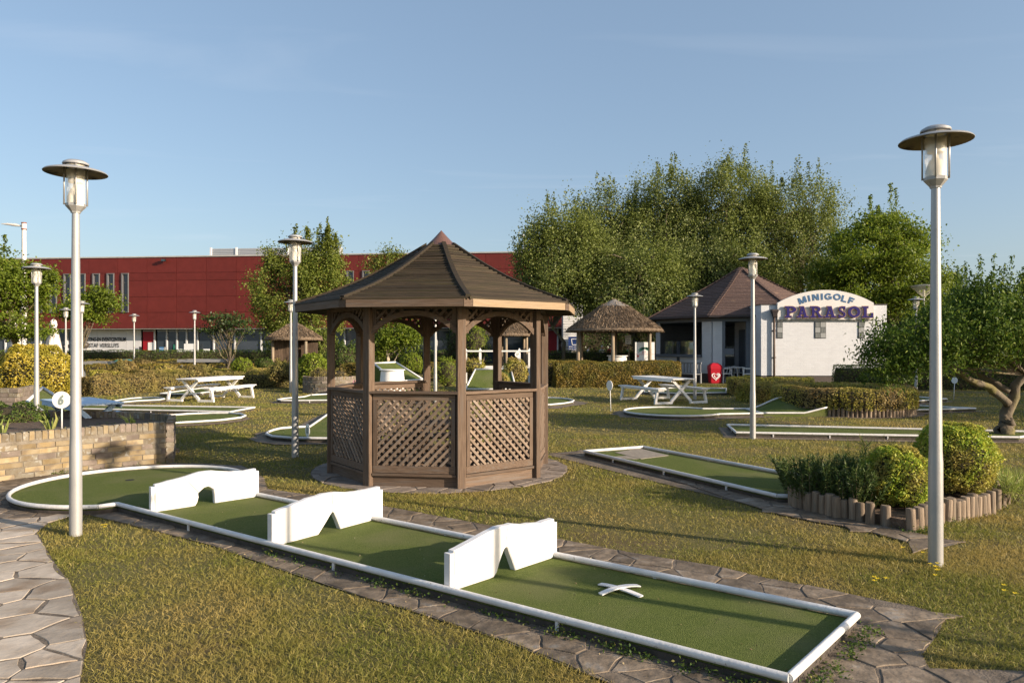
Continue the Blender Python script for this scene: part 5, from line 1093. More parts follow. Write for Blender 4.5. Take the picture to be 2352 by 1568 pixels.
M('sign_green', (0.02, 0.16, 0.10), rough=0.4)
M('concrete', (0.42, 0.41, 0.39), (0.36, 0.35, 0.33), scale=2, rough=0.85, bump=.2)
BX0, BX1 = -62.0, 9.0
def BY(x): return 73.6 - (x + 44.0) * 0.100                # the facade runs very slightly towards us on the right
rzb = math.atan2(-0.100, 1.0)
bz = [ZA(753.7, 72.5), 0, 0, 0, 0, 10.85]; zb0 = bz[0]
rows = [zb0, zb0 + 1.62, zb0 + 3.22, zb0 + 4.86, zb0 + 5.64, zb0 + 7.22]
rbld = thing('red_building', 'long red panelled building with slit windows and a white lettered ground floor', 'building', (0, BY(0), 0), rzb)
def lx(x): return x / math.cos(rzb)                         # along the facade
shell = MB(); shell.box((lx((BX0 + BX1) / 2), 9.15, (rows[0] + rows[-1]) / 2), (lx(BX1 - BX0), 18, rows[-1] - rows[0] - .02)); shell.build('shell', 'joint_dark', rbld)
cop = MB().box((lx((BX0 + BX1) / 2), 9.1, rows[-1] + .05), (lx(BX1 - BX0) + .1, 18.3, .12)).build('coping', 'concrete', rbld)
MB().box((lx((BX0 + BX1) / 2), 9.0, rows[0] - .03), (lx(BX1 - BX0), 17.8, .08)).build('soffit', 'concrete', rbld)
pm = {}
def panel(x0, x1, z0, z1, y=0.0, mat='red_panel', name='cladding_panel', th=.06, par=None):
    k = (round(x1 - x0, 2), round(z1 - z0, 2), mat, th)
    if k not in pm: m = MB().box((0, 0, 0), (x1 - x0 - .028, th, z1 - z0 - .028)); me = bpy.data.meshes.new(name); me.from_pydata(m.v, [], m.f); me.update(); me.materials.append(MATS[mat]); pm[k] = me
    o = link(name, pm[k], None, par or rbld); o.location = ((x0 + x1) / 2, y - th / 2 + .10, (z0 + z1) / 2); return o
def fx(u):      # facade coordinate of a plate column
    k = (u - CX) / FOC; x = k * (BY(0)) / (1 + 0.100 * k); return lx(x)
seam0 = fx(137.5); pitch = (fx(542) - fx(137.5)) / 6
wins = [114, 146, 179.5, 212.5, 245.5, 279] + [80, 47, 14, -20] + [796, 832, 868, 904]
wl = [(fx(u), fx(u + 16.5)) for u in wins]
x = seam0 - 8 * pitch
while x < fx(1330):
    x1 = min(x + pitch, lx(BX1)); hit = sorted([w_ for w_ in wl if w_[1] > x + .02 and w_[0] < x1 - .02])
    for i in range(5):
        if i in (1, 2, 3) and hit:
            e = x
            for a, b_ in hit:
                if a - e > .15: panel(e, min(a, x1), rows[i], rows[i + 1])
                e = b_
            if x1 - e > .15: panel(max(e, x), x1, rows[i], rows[i + 1])
        else: panel(x, x1, rows[i], rows[i + 1])
    x += pitch
for a, b_ in wl:
    wf = MB(); z0, z1 = rows[1], rows[4]
    wf.box(((a + b_) / 2, .02, z0 + .06), (b_ - a, .18, .10)); wf.box(((a + b_) / 2, .02, z1 - .05), (b_ - a, .18, .10)); wf.box((a + .07, .02, (z0 + z1) / 2), (.13, .20, z1 - z0 - .2)); wf.box((b_ - .04, .02, (z0 + z1) / 2), (.06, .2, z1 - z0 - .2))
    wf.box(((a + b_) / 2 + .06, .10, z1 - .95), (b_ - a - .3, .08, .07)); wf.box(((a + b_) / 2 + .06, .10, z0 + .95), (b_ - a - .3, .08, .07))
    wo_ = wf.build('window', 'window_grey', rbld)
    MB().box(((a + b_) / 2 + .05, .13, (z0 + z1) / 2), (b_ - a - .22, .02, z1 - z0 - .2)).build('pane', 'glass_blue', wo_)
# ground floor, set back under the overhang
GB = 1.35
gy = GB
MB().box((lx((BX0 + BX1) / 2), 9.1 + GB / 2 + .3, zb0 / 2 - .04), (lx(BX1 - BX0) - .4, 17 - GB, zb0 - .10)).build('ground_floor_wall', 'letter_grey', rbld)
gl = fx(150) ; 
sx = [fx(u) * 1.027 for u in (192, 227, 259, 292, 326)]
for a, b_ in zip(sx, sx[1:]): panel(a, b_, .05, zb0 - .08, y=gy + .05, mat='clad_white', name='wall_panel')
lm = (sx[0] + sx[-1]) / 2
text_on('lettering', 'MEETING-EN EVENTCENTRUM', .60, (fx(243.5), gy + .072, ZA(783.0, 75)), 'letter_black', rbld, off=.016, sx=1.0)
text_on('lettering', 'STAF VERSLUYS', .60, (fx(242.5), gy + .072, ZA(801.2, 75) + .28), 'letter_black', rbld, sx=1.0)
for o in list(rbld.children):
    if o.name.startswith('lettering'):
        wdt = max(v.co.x for v in o.data.vertices) - min(v.co.x for v in o.data.vertices); want = (fx(292) - fx(194.5)) if len(o.data.vertices) > 0 and 'done' not in o else 1
lts = [o for o in rbld.children if o.name.startswith('lettering')]
for o, (u0, u1, v0, v1) in zip(lts, [(194.5, 291.5, 774.5, 783.5), (208, 276, 788, 797.7)]):
    xs = [v.co.x for v in o.data.vertices]; ys = [v.co.y for v in o.data.vertices]; Yd = BY(fx(243)) + gy
    o.data.transform(Matrix.Translation((-(max(xs) + min(xs)) / 2, -min(ys), 0))); o.data.transform(Matrix.Diagonal(((fx(u1) - fx(u0)) * 1.027 / (max(xs) - min(xs)), (ZA(v0, Yd) - ZA(v1, Yd)) / (max(ys) - min(ys)), 1, 1)))
    o.location = ((fx(u0) + fx(u1)) / 2 * 1.027, gy + .045, ZA(v1, Yd))
# glazing to the right of the white wall and to its left
for u0, u1, mt_ in [(331, 357, 'door_red'), (364, 385, 'glass_dark'), (388, 408, 'glass_dark'), (412, 430, 'glass_dark'), (433, 455, 'glass_dark'), (460, 492, 'glass_dark'), (496, 540, 'glass_blue'), (545, 600, 'glass_blue'), (605, 660, 'glass_dark'), (665, 720, 'glass_dark'), (725, 790, 'glass_dark'), (795, 860, 'glass_dark'), (865, 930, 'glass_dark'), (935, 1000, 'glass_dark'), (1005, 1070, 'glass_dark'), (1075, 1140, 'glass_dark'), (1145, 1215, 'glass_dark'), (1218, 1275, 'door_red'), (160, 190, 'glass_blue'), (137, 158, 'glass_dark'), (100, 134, 'glass_blue'), (60, 97, 'glass_blue'), (20, 57, 'glass_blue'), (-30, 17, 'glass_blue'), (-80, -33, 'glass_dark')]:
    a, b_ = fx(u0) * 1.029, fx(u1) * 1.029; dp = MB().box(((a + b_) / 2, gy + .16, zb0 / 2), (b_ - a, .05, zb0 - .16)).build('glazing', mt_, rbld)
    MB().box((b_ + (fx(3) - fx(0)) / 2, gy + .10, zb0 / 2), (.14, .18, zb0 - .12)).build('mullion', 'clad_white', rbld)
    MB().box(((a + b_) / 2, gy + .12, zb0 - .22), (b_ - a - .05, .06, .14)).build('transom', 'alu_frame', rbld)
def gsign(u0, u1, v0, v1, mat, dy=-.25, txt=None, tm='letter_black', ts=.3):
    Yd = BY(fx(u0)) + gy + dy; k = 1 + (gy + dy) / 73; a, b_ = fx(u0) * k, fx(u1) * k; z0, z1 = ZA(v1, Yd), ZA(v0, Yd)
    s = MB().box(((a + b_) / 2, gy + dy, (z0 + z1) / 2), (b_ - a, .04, z1 - z0)).build('notice_board', mat, rbld)
    if z0 > .3 and dy < -.3: MB().box(((a + b_) / 2, gy + dy + .05, z0 / 2), (.08, .05, z0)).build('sign_post', 'alu_frame', rbld)
    if txt:
        n = len(txt)
        for i, tx in enumerate(txt): text_on('lettering', tx, ts, ((a + b_) / 2, gy + dy - .026, z1 - (z1 - z0) * (i + .9) / (n + .3)), tm, s, extr=.003)
gsign(336, 352, 786, 804, 'sign_white', .12, ['==', '-- -', '- --', '---'], 'letter_black', .17)
gsign(364, 373.5, 797, 811, 'sign_skyblue', -.5, ['VVV-1', 'i'], 'sign_white', .2)
gsign(375, 382, 797, 809, 'concrete', -.5)
gsign(394, 403, 791, 802, 'sign_green', .1, ['i'], 'sign_white', .42)
gsign(406, 420, 801, 813, 'sign_white', -.6, ['oTo'], 'sign_green', .2)
gsign(421, 444, 789, 814, 'sign_white', -.7)
gsign(465, 479, 801, 812, 'sign_white', -.5, ['oTo'], 'sign_green', .2)
gsign(316, 321, 796, 812, 'letter_grey', -.1)
gsign(140, 155, 791, 799, 'letter_black', .08, ['BAR'], 'sign_white', .22)
# roof plant screen
pr = thing('roof_plant_screen', 'ribbed grey plant screen on the roof of the red building', 'roof plant', (XA(632, 80), 80, 0), rzb); z0, z1 = rows[-1] + .1, ZA(569, 80); wx = XA(815, 80) - XA(507, 80)
for i in range(11): MB().box((0, 0, z0 + (z1 - z0) * (i + .5) / 11), (wx, .08, (z1 - z0) / 11 - .04)).build('louvre', 'corrugated', pr)
MB().box((0, .5, (z0 + z1) / 2), (wx, .8, z1 - z0)).build('housing', 'corrugated', pr)
for f in (-.5, -.30, .1, .5): MB().box((wx * f, -.08, (z0 + z1) / 2 + .05), (.2, .12, z1 - z0 + .1)).build('post', 'clad_white', pr)
t = thing('antenna_mast', 'thin roof antenna mast at the right end of the red building', 'antenna', (XA(1203, 72), 72, rows[-1] + .1)); MB().tube([(0, 0, 0), (0, 0, 2.1)], .04, 6).build('mast', 'alu_frame', t); MB().box((0, -.05, 1.8), (.14, .1, .45)).build('aerial', 'sign_white', t); MB().box((.05, -.05, .55), (.2, .14, .4)).build('aerial', 'sign_white', t); MB().box((.1, 0, .1), (.5, .2, .2)).build('foot', 'concrete', t)
for u in (365, 990):
    t = thing('flood_light', 'small black flood light on the roof edge, %s' % ('left of the plant screen' if u < 500 else 'behind the gazebo roof'), 'light', (XA(u, 71.5), BY(XA(u, 72)) - .3, rows[-1] - .35)); MB().box((0, 0, 0), (.4, .25, .25)).build('housing', 'letter_black', t); MB().box((0, .3, .1), (.06, .5, .06)).build('arm', 'letter_black', t); MB().box((0, -.14, 0), (.34, .02, .2)).build('lens', 'glass_dark', t)
# corrugated white end pavilion
cw = thing('corrugated_pavilion', 'ribbed white metal wall block behind the thatched shelter', 'building', (XA(1316, 62), 62, 0)); wx = XA(1338, 62) - XA(1293, 62); zt = ZA(600, 62)
MB().box((0, 1.06, zt / 2), (wx - .04, 2, zt)).build('core', 'concrete', cw)
for i in range(int((zt - 1.7) / .14)): MB().box((0, 0, 1.75 + i * .14), (wx, .08, .10)).build('rib', 'sign_white', cw)
MB().box((0, .02, .85), (wx, .06, 1.6)).build('plinth', 'concrete', cw)
t = thing('blue_billboard', 'dark blue panel with a white glass emblem on the ribbed wall', 'sign', (XA(1319, 61.7), 61.6, 0)); zt = ZA(773, 61.7); zb_ = ZA(804, 61.7); wx = XA(1333, 61.7) - XA(1305, 61.7)
MB().box((0, 0, (zt + zb_) / 2), (wx, .06, zt - zb_)).build('panel', 'sign_blue', t)
for a, b_ in (((-.26, zt - .2), (-.17, zt - .70)), ((.26, zt - .2), (.17, zt - .70)), ((-.26, zt - .2), (.26, zt - .2)), ((-.17, zt - .70), (.17, zt - .70))): MB().beam((a[0], -.045, a[1]), (b_[0], -.045, b_[1]), .05, .01, up=(0, -1, 0)).build('emblem_stroke', 'sign_white', t)
text_on('lettering', 'BEVO  ADING', .155, (0, -.036, zb_ + .24), 'sign_white', t); text_on('lettering', 'NAVE  EMENT', .155, (0, -.036, zb_ + .05), 'sign_white', t)

# ================================================================== kiosk
def brickmat(name, c1, mort, sc=1.0, bump=.5, rough=.7):
    m, nt, b, o = nodes(name); L = nt.links.new; tc = nt.nodes.new('ShaderNodeTexCoord'); sp = nt.nodes.new('ShaderNodeSeparateXYZ'); L(tc.outputs['Object'], sp.inputs[0]); ad = nt.nodes.new('ShaderNodeMath'); L(sp.outputs['X'], ad.inputs[0]); L(sp.outputs['Y'], ad.inputs[1]); cb = nt.nodes.new('ShaderNodeCombineXYZ'); L(ad.outputs[0], cb.inputs[0]); L(sp.outputs['Z'], cb.inputs[1])
    br = nt.nodes.new('ShaderNodeTexBrick'); L(cb.outputs[0], br.inputs['Vector']); br.inputs['Scale'].default_value = 1 / sc; br.inputs['Brick Width'].default_value = .25; br.inputs['Row Height'].default_value = .085; br.inputs['Mortar Size'].default_value = .008; br.inputs['Color1'].default_value = (*c1, 1); br.inputs['Color2'].default_value = (*[c * .93 for c in c1], 1); br.inputs['Mortar'].default_value = (*mort, 1); br.inputs['Mortar Smooth'].default_value = .4
    no = nt.nodes.new('ShaderNodeTexNoise'); no.inputs['Scale'].default_value = 2.5; L(tc.outputs['Object'], no.inputs['Vector']); mr = nt.nodes.new('ShaderNodeMapRange'); mr.inputs[3].default_value = .93; mr.inputs[4].default_value = 1.04; L(no.outputs['Fac'], mr.inputs[0]); vm = nt.nodes.new('ShaderNodeVectorMath'); vm.operation = 'SCALE'; L(br.outputs['Color'], vm.inputs[0]); L(mr.outputs[0], vm.inputs['Scale']); L(vm.outputs[0], b.inputs['Base Color'])
    bp = nt.nodes.new('ShaderNodeBump'); bp.inputs['Strength'].default_value = bump; bp.inputs['Distance'].default_value = .015; bp.invert = True; L(br.outputs['Fac'], bp.inputs['Height']); L(bp.outputs[0], b.inputs['Normal']); b.inputs['Roughness'].default_value = rough; MATS[name] = m
brickmat('white_brick', (0.58, 0.595, 0.62), (0.53, 0.545, 0.57))
brickmat('plinth_brick', (0.055, 0.040, 0.034), (0.09, 0.08, 0.07))
M('tile_brown', (0.080, 0.050, 0.042), (0.120, 0.078, 0.064), scale=16, rough=0.85, bump=0.6, bscale=22, stretch=(1, .3, 1), rnd=0.16, c3=(0.20, 0.13, 0.09), s3=2.0, lo3=0.6, hi3=0.8, bdist=0.03)
M('frame_blue', (0.115, 0.13, 0.155), (0.13, 0.145, 0.17), scale=2, rough=0.5)
M('gutter', (0.045, 0.036, 0.036), rough=0.5)
M('pipe_brown', (0.095, 0.066, 0.050), rough=0.55)
M('letter_navy', (0.020, 0.012, 0.115), rough=0.3, spec=.5)
M('letter_tan', (0.42, 0.27, 0.16), rough=0.6)
M('letter_blue', (0.045, 0.115, 0.235), rough=0.5)
M('sign_cream', (0.62, 0.605, 0.585), (0.57, 0.555, 0.535), scale=1.2, rough=0.45)
gm, nt, b_, o_ = nodes('window_glass'); b_.inputs['Base Color'].default_value = (0.34, 0.36, 0.34, 1); b_.inputs['Metallic'].default_value = 0.75; b_.inputs['Roughness'].default_value = 0.03; MATS['window_glass'] = gm
M('glass_block', (0.22, 0.23, 0.23), (0.10, 0.11, 0.11), scale=6, stretch=(8, 8, .3), rough=0.15, spec=.8)
M('glass_block_plain', (0.30, 0.31, 0.31), rough=0.25, spec=.8)
KC = Vector((12.0, 37.5)); KZ = 3.10; KT = math.atan2(-1.0, -5.06); KR = 5.17; KW = 4.62; KP = 5.78
kk = thing('kiosk', 'white kiosk with a brown tiled many sided roof and a sign wall', 'kiosk', (KC.x, KC.y, 0))
def kv(k, r): a = KT + k * math.pi / 4; return Vector((r * math.cos(a), r * math.sin(a)))
# walls of the round part, one per side, with openings for the big window and the door
def kwall(k, z0, z1, s0, s1, mat, name, th=.22, off=0.0, par=None):
    a, b_ = kv(k, KW), kv(k + 1, KW); d = (b_ - a).normalized(); nr = Vector((d.y, -d.x)); p = a + d * s0 + nr * off; q = a + d * s1 + nr * off
    bb = MB().box((0, 0, 0), ((q - p).length, th, z1 - z0)); o = bb.build(name, mat, par or kk); m = (p + q) / 2; o.matrix_local = Matrix.Translation((m.x, m.y, (z0 + z1) / 2)) @ Matrix.Rotation(math.atan2(d.y, d.x), 4, 'Z')
    if par: o.matrix_local = par.matrix_local.inverted() @ o.matrix_local
    return o
KL = 2 * KW * math.sin(math.pi / 8)
for k in range(8):
    if k == 0:
        kwall(k, 0, .42, 0, KL, 'plinth_brick', 'plinth'); kwall(k, .42, 1.20, 0, KL, 'white_brick', 'wall'); kwall(k, 1.20, 2.86, KL - .55, KL, 'white_brick', 'wall')
        wn_ = kwall(k, 1.18, 1.30, .0, KL - .55, 'frame_blue', 'window_frame', .34, .06)
        kwall(k, 2.72, 2.86, 0, KL - .55, 'frame_blue', 'head_frame', .26, .02, wn_)
        for s in (.06, .95, KL - .61): kwall(k, 1.30, 2.72, s - .07, s + .07, 'frame_blue', 'mullion', .2, .03, wn_)
        kwall(k, 2.50, 2.56, 1.02, KL - .68, 'sign_white', 'blind', .04, -.02, wn_)
        kwall(k, 1.30, 2.72, .13, .88, 'window_glass', 'pane', .02, 0, wn_); kwall(k, 1.30, 2.72, 1.02, KL - .68, 'window_glass', 'pane', .02, .0, wn_)
    elif k == 1:
        kwall(k, 0, .42, 0, .42, 'plinth_brick', 'plinth'); kwall(k, .42, 2.86, 0, .42, 'white_brick', 'wall'); kwall(k, 0, 2.86, 1.75, KL, 'white_brick', 'wall')
        dr_ = kwall(k, .05, 2.86, .42, .56, 'frame_blue', 'door_frame', .2); kwall(k, .05, 2.86, 1.50, 1.75, 'frame_blue', 'door_frame', .2)
        for z in (.05, .62, 1.22, 1.82, 2.46): kwall(k, z, z + .12, .56, 1.50, 'frame_blue', 'door_rail', .14, 0, dr_)
        kwall(k, 2.58, 2.86, .56, 1.50, 'frame_blue', 'door_head', .16, 0, dr_)
        for z in (.17, .74, 1.34, 1.94): kwall(k, z, z + .48, .56, 1.50, 'window_glass', 'pane', .02, 0, dr_)
    else:
        kwall(k, 0, .42, 0, KL, 'plinth_brick', 'plinth'); kwall(k, .42, 2.86, 0, KL, 'white_brick', 'wall')
MB().prism([tuple(kv(k, KW - .3)) for k in range(8)], 0.02, .05).build('floor', 'concrete', kk)
MB().prism([tuple(kv(k, KW + .12)) for k in range(8)], 2.862, 3.02).build('fascia', 'frame_blue', kk)
MB().prism([tuple(kv(k, KR - .03)) for k in range(8)], 3.025, 3.06).build('soffit', 'gutter', kk)
gt = MB()
for k in range(8): a, b_ = kv(k, KR + .03), kv(k + 1, KR + .03); gt.beam((a.x, a.y, 3.09), (b_.x, b_.y, 3.09), .12, .09)
gt.build('gutter', 'gutter', kk)
def kz(r): return KZ + (KP - KZ) * (KR - r) / (KR - .12) * (1 - .05 * math.sin(math.pi * (KR - r) / KR))
rb_ = MB()
for r in (KR, 2.6, .12):
    for k in range(8): p = kv(k, r); rb_.v.append((p.x, p.y, kz(r) - .05))
for i in range(2):
    for k in range(8): rb_.f.append((i * 8 + k, i * 8 + (k + 1) % 8, i * 8 + 8 + (k + 1) % 8, i * 8 + 8 + k))
kroof = rb_.build('roof', 'tile_brown', kk); NT = 30
for k in range(8):
    if k in (4, 5): continue
    for i in range(NT):
        r0 = KR + .05 - (KR - .1) * i / NT; r1 = r0 - (KR - .1) / NT - .06; b = MB(); a0_, b0_, a1_, b1_ = kv(k, r0), kv(k + 1, r0), kv(k, max(.06, r1)), kv(k + 1, max(.06, r1)); zl, zh = kz(r0) + .025, kz(max(.06, r1)) - .012
        jt = random.uniform(-.008, .008)
        b.v = [(a0_.x, a0_.y, zl + jt), (b0_.x, b0_.y, zl - jt), (b1_.x, b1_.y, zh), (a1_.x, a1_.y, zh), (a0_.x, a0_.y, zl - .04), (b0_.x, b0_.y, zl - .04)]; b.f = [(0, 1, 2, 3), (4, 5, 1, 0)]
        o = b.build('tile_course', 'tile_brown', kroof)
    a, b_ = kv(k, KR + .04), kv(k, .1); n_ = 26; hb = MB()
    for i in range(n_): f0, f1 = i / n_, (i + 1.25) / n_; p = a.lerp(b_, f0); q = a.lerp(b_, min(1, f1)); hb.beam((p.x, p.y, kz(p.length) + .055), (q.x, q.y, kz(q.length) + .03), .16, .035)
    hb.build('hip_tiles', 'tile_brown', kroof)
shade(MB().lathe([(.42, KP - .22), (.40, KP - .1), (.12, KP + .03), (0, KP + .04)], 8, ph=KT, caps=False).build('ridge_cap', 'tile_brown', kroof), 20)
# sign wing
WY = 32.0; WX0, WX1, WZ = 11.13, 16.74, 3.57
def kp(x, y, z): return (x - KC.x, y - KC.y, z)
MB().box(kp((WX0 + WX1) / 2, WY + 1.9, WZ / 2 + .19), (WX1 - WX0, 3.8, WZ - .40)).build('wing_wall', 'white_brick', kk)
MB().box(kp((WX0 + WX1) / 2, WY + 1.9, .18), (WX1 - WX0 - .02, 3.79, .36)).build('wing_plinth', 'plinth_brick', kk)
MB().box(kp((WX0 + WX1) / 2, WY + 1.9, WZ - .005), (WX1 - WX0 + .06, 3.86, .035)).build('wing_coping', 'gutter', kk)
MB().box(kp(WX0 - .015, WY + 2.6, 1.45), (.04, .9, 2.1)).build('side_door', 'frame_blue', kk)
for u0, cols, pat in ((1784.5, 1, 'rpr'), (1871.5, 2, 'rprprp'), (1971.5, 1, 'rpr')):
    gb_ = MB(); x0 = XA(u0, WY); sz = XA(12.3 + CX, WY); z0 = ZA(776.2, WY); fr_ = MB().box(kp(x0 + cols * sz / 2, WY - .005, z0 + sz * 1.5), (cols * sz + .03, .02, 3 * sz + .03)).build('glass_block_window', 'letter_grey', kk)
    for c in range(cols):
        for r_ in range(3): MB().box(kp(x0 + (c + .5) * sz, WY - .02, z0 + (r_ + .5) * sz), (sz - .018, .03, sz - .018)).build('glass_block', 'glass_block' if (r_ + c) % 2 == 0 else 'glass_block_plain', fr_)
dp = MB().lathe([(.05, .05), (.05, 3.0)], 10, kp(11.68, WY - .09, 0)).build('downpipe', 'pipe_brown', kk, smooth=True)
hp_ = MB().lathe([(.07, 2.98), (.10, 3.02), (.17, 3.22), (.20, 3.26), (.20, 3.34)], 4, kp(11.68, WY - .13, 0), ph=R(45)).build('hopper', 'gutter', dp)
for z in (1.2, 2.4): MB().box(kp(11.68, WY - .06, z), (.16, .1, .04)).build('pipe_clamp', 'gutter', dp)
# arched sign board with its lettering
sg = thing('arched_sign', 'cream arched sign board reading MINIGOLF PARASOL on the white kiosk wall', 'sign', (XA(1896.5, WY - .16), WY - .16, 0))
hw = (XA(2007, WY - .16) - XA(1786, WY - .16)) / 2; zb_, zs_, zt_ = ZA(734.3, WY), ZA(696, WY), ZA(666.5, WY); rise = zt_ - zs_; rr = (hw * hw + rise * rise) / (2 * rise); zc_ = zt_ - rr
prof = [(-hw, zb_), (hw, zb_), (hw, zs_)] + [(rr * math.sin(a), zc_ + rr * math.cos(a)) for a in [math.asin(hw / rr) * (1 - 2 * i / 24) for i in range(1, 24)]] + [(-hw, zs_)]
sb = MB().prism(prof, 0, .14); sb.v = [(x, -z + .14, y) for x, y, z in sb.v]; sb.build('board', 'sign_cream', sg)
def sc_(u, v): return XA((2900 + .3274 * u) / 1.6327, WY - .16) - sg.location.x, ZA((1060 + .3274 * v) / 1.6327, WY - .16)
# slab serif letters standing off the board; units: height 1
def ring_poly(cx, cy, ro, ri, a0_, a1_, n=18, sxo=1, sxi=1): return [(cx + ro * sxo * math.cos(a0_ + (a1_ - a0_) * i / n), cy + ro * math.sin(a0_ + (a1_ - a0_) * i / n)) for i in range(n + 1)] + [(cx + ri * sxi * math.cos(a1_ + (a0_ - a1_) * i / n), cy + ri * math.sin(a1_ + (a0_ - a1_) * i / n)) for i in range(n + 1)]
def rc_(x0, y0, x1, y1): return [(x0, y0), (x1, y0), (x1, y1), (x0, y1)]
hpI = math.pi / 2
GLY = {
 'P': [rc_(.14, .0, .36, 1), rc_(0, 0, .52, .16), rc_(0, .84, .5, 1), ring_poly(.50, .715, .285, .125, hpI, -hpI, 16, 1.35, 1.1), rc_(.34, .43, .52, .59), rc_(.34, .84, .52, 1)],
 'A': [[(.16, .1), (.34, .1), (.60, 1), (.40, 1)], [(.44, 1), (.64, 1), (.90, .1), (.66, .1)], rc_(.30, .30, .76, .44), rc_(.02, 0, .46, .15), rc_(.58, 0, 1.04, .15), rc_(.24, .85, .62, 1)],
 'R': [rc_(.14, .0, .36, 1), rc_(0, 0, .48, .16), rc_(0, .84, .5, 1), ring_poly(.50, .735, .265, .11, hpI, -hpI, 16, 1.35, 1.1), rc_(.34, .47, .52, .625), rc_(.34, .845, .52, 1), [(.46, .50), (.68, .50), (.96, .05), (.70, .05)], rc_(.66, 0, 1.06, .15)],
 'S': [ring_poly(.42, .735, .265, .12, R(20), R(270), 18, 1.28, 1.3), ring_poly(.42, .275, .275, .115, R(90), R(-160), 18, 1.32, 1.3), rc_(.60, .70, .74, 1), rc_(.04, 0, .18, .30)],
 'O': [ring_poly(.55, .5, .50, .28, 0, 2 * math.pi, 36, 1.08, .98)],
 'L': [rc_(.14, 0, .38, 1), rc_(0, .84, .52, 1), rc_(0, 0, .92, .16), rc_(.74, 0, .92, .42)]}
GLS = {'M': [rc_(0, 0, .25, 1), rc_(.90, 0, 1.15, 1), [(.02, 1), (.28, 1), (.675, .0), (.475, .0)], [(.87, 1), (1.13, 1), (.675, .0), (.475, .0)]],
 'I': [rc_(0, 0, .26, 1)], 'N': [rc_(0, 0, .25, 1), rc_(.70, 0, .95, 1), [(.03, 1), (.29, 1), (.92, 0), (.66, 0)]],
 'G': [ring_poly(.52, .5, .51, .27, R(38), R(330), 28, 1.04, 1.06), rc_(.56, .36, 1.02, .55), rc_(.80, .12, 1.02, .50)], 'O': [ring_poly(.54, .5, .51, .27, 0, 2 * math.pi, 36, 1.08, 1.1)],
 'L': [rc_(0, 0, .26, 1), rc_(.1, 0, .76, .21)], 'F': [rc_(0, 0, .26, 1), rc_(.1, .79, .76, 1), rc_(.1, .40, .66, .60)]}
GWD = {'M': 1.15, 'I': .26, 'N': .95, 'G': 1.04, 'O': 1.08, 'L': .76, 'F': .76}
for ch_, u, v, an in (('M', 333, 200, 21), ('I', 410, 179, 13), ('N', 485, 166, 8), ('I', 557, 160, 2), ('G', 630, 158, -3), ('O', 730, 163, -9), ('L', 812, 184, -15), ('F', 892, 206, -21)):
    hL = .285; wL = hL * GWD[ch_] * 1.08; b = MB()
    for qi, poly in enumerate(GLS[ch_]):
        pl = [((p[0] / GWD[ch_] - .5) * wL, (p[1] - .5) * hL) for p in poly]
        if area(pl) < 0: pl = pl[::-1]
        b.prism(pl, -.004, .006 + qi * .0015)
    x, z = sc_(u, v); o = b.build('letter_' + ch_.lower(), 'letter_blue', sg); o.matrix_local = Matrix.Translation((x, -.008, z)) @ Matrix.Rotation(R(90), 4, 'X') @ Matrix.Rotation(R(an), 4, 'Z')
WID = {'P': .84, 'A': 1.04, 'R': 1.04, 'S': .80, 'O': 1.12, 'L': .92}
for ch_, u0, u1 in (('P', 124, 246), ('A', 255, 392), ('R', 413, 552), ('A', 570, 706), ('S', 728, 818), ('O', 840, 987), ('L', 1005, 1130)):
    x0, z0 = sc_(u0, 400); x1, z1 = sc_(u1, 271); g = thing('x', '', '') if False else None
    par = None
    for ly, mat, gr, d0, d1 in (('tan', 'letter_tan', .022, .06, .10), ('navy', 'letter_navy', 0.0, .10, .118)):
        b = MB()
        for qi, poly in enumerate(GLY[ch_]):
            pl = [(p[0] / WID[ch_] * (x1 - x0), p[1] * (z1 - z0)) for p in poly]
            if area(pl) < 0: pl = pl[::-1]
            if gr:
                n = len(pl); o2 = []
                for i in range(n):
                    a, c = Vector(pl[i - 1]), Vector(pl[(i + 1) % n]); d = (c - a); d = d.normalized() if d.length > 1e-6 else Vector((1, 0)); o2.append((pl[i][0] + d.y * gr, pl[i][1] - d.x * gr))
                pl = o2
            k0 = len(b.v); b.prism(pl, d0, d1 + qi * .0016); b.v[k0:] = [(x, -z, y) for x, y, z in b.v[k0:]]
        if par is None: par = b.build('letter_' + ch_.lower(), mat, sg); par.location = (x0, 0, z0)
        else: b.build('letter_face', mat, par)
for f in (-.9, 0, .9): MB().box((hw * f, .09, zb_ + .2), (.06, .12, .06)).build('bracket', 'gutter', sg)
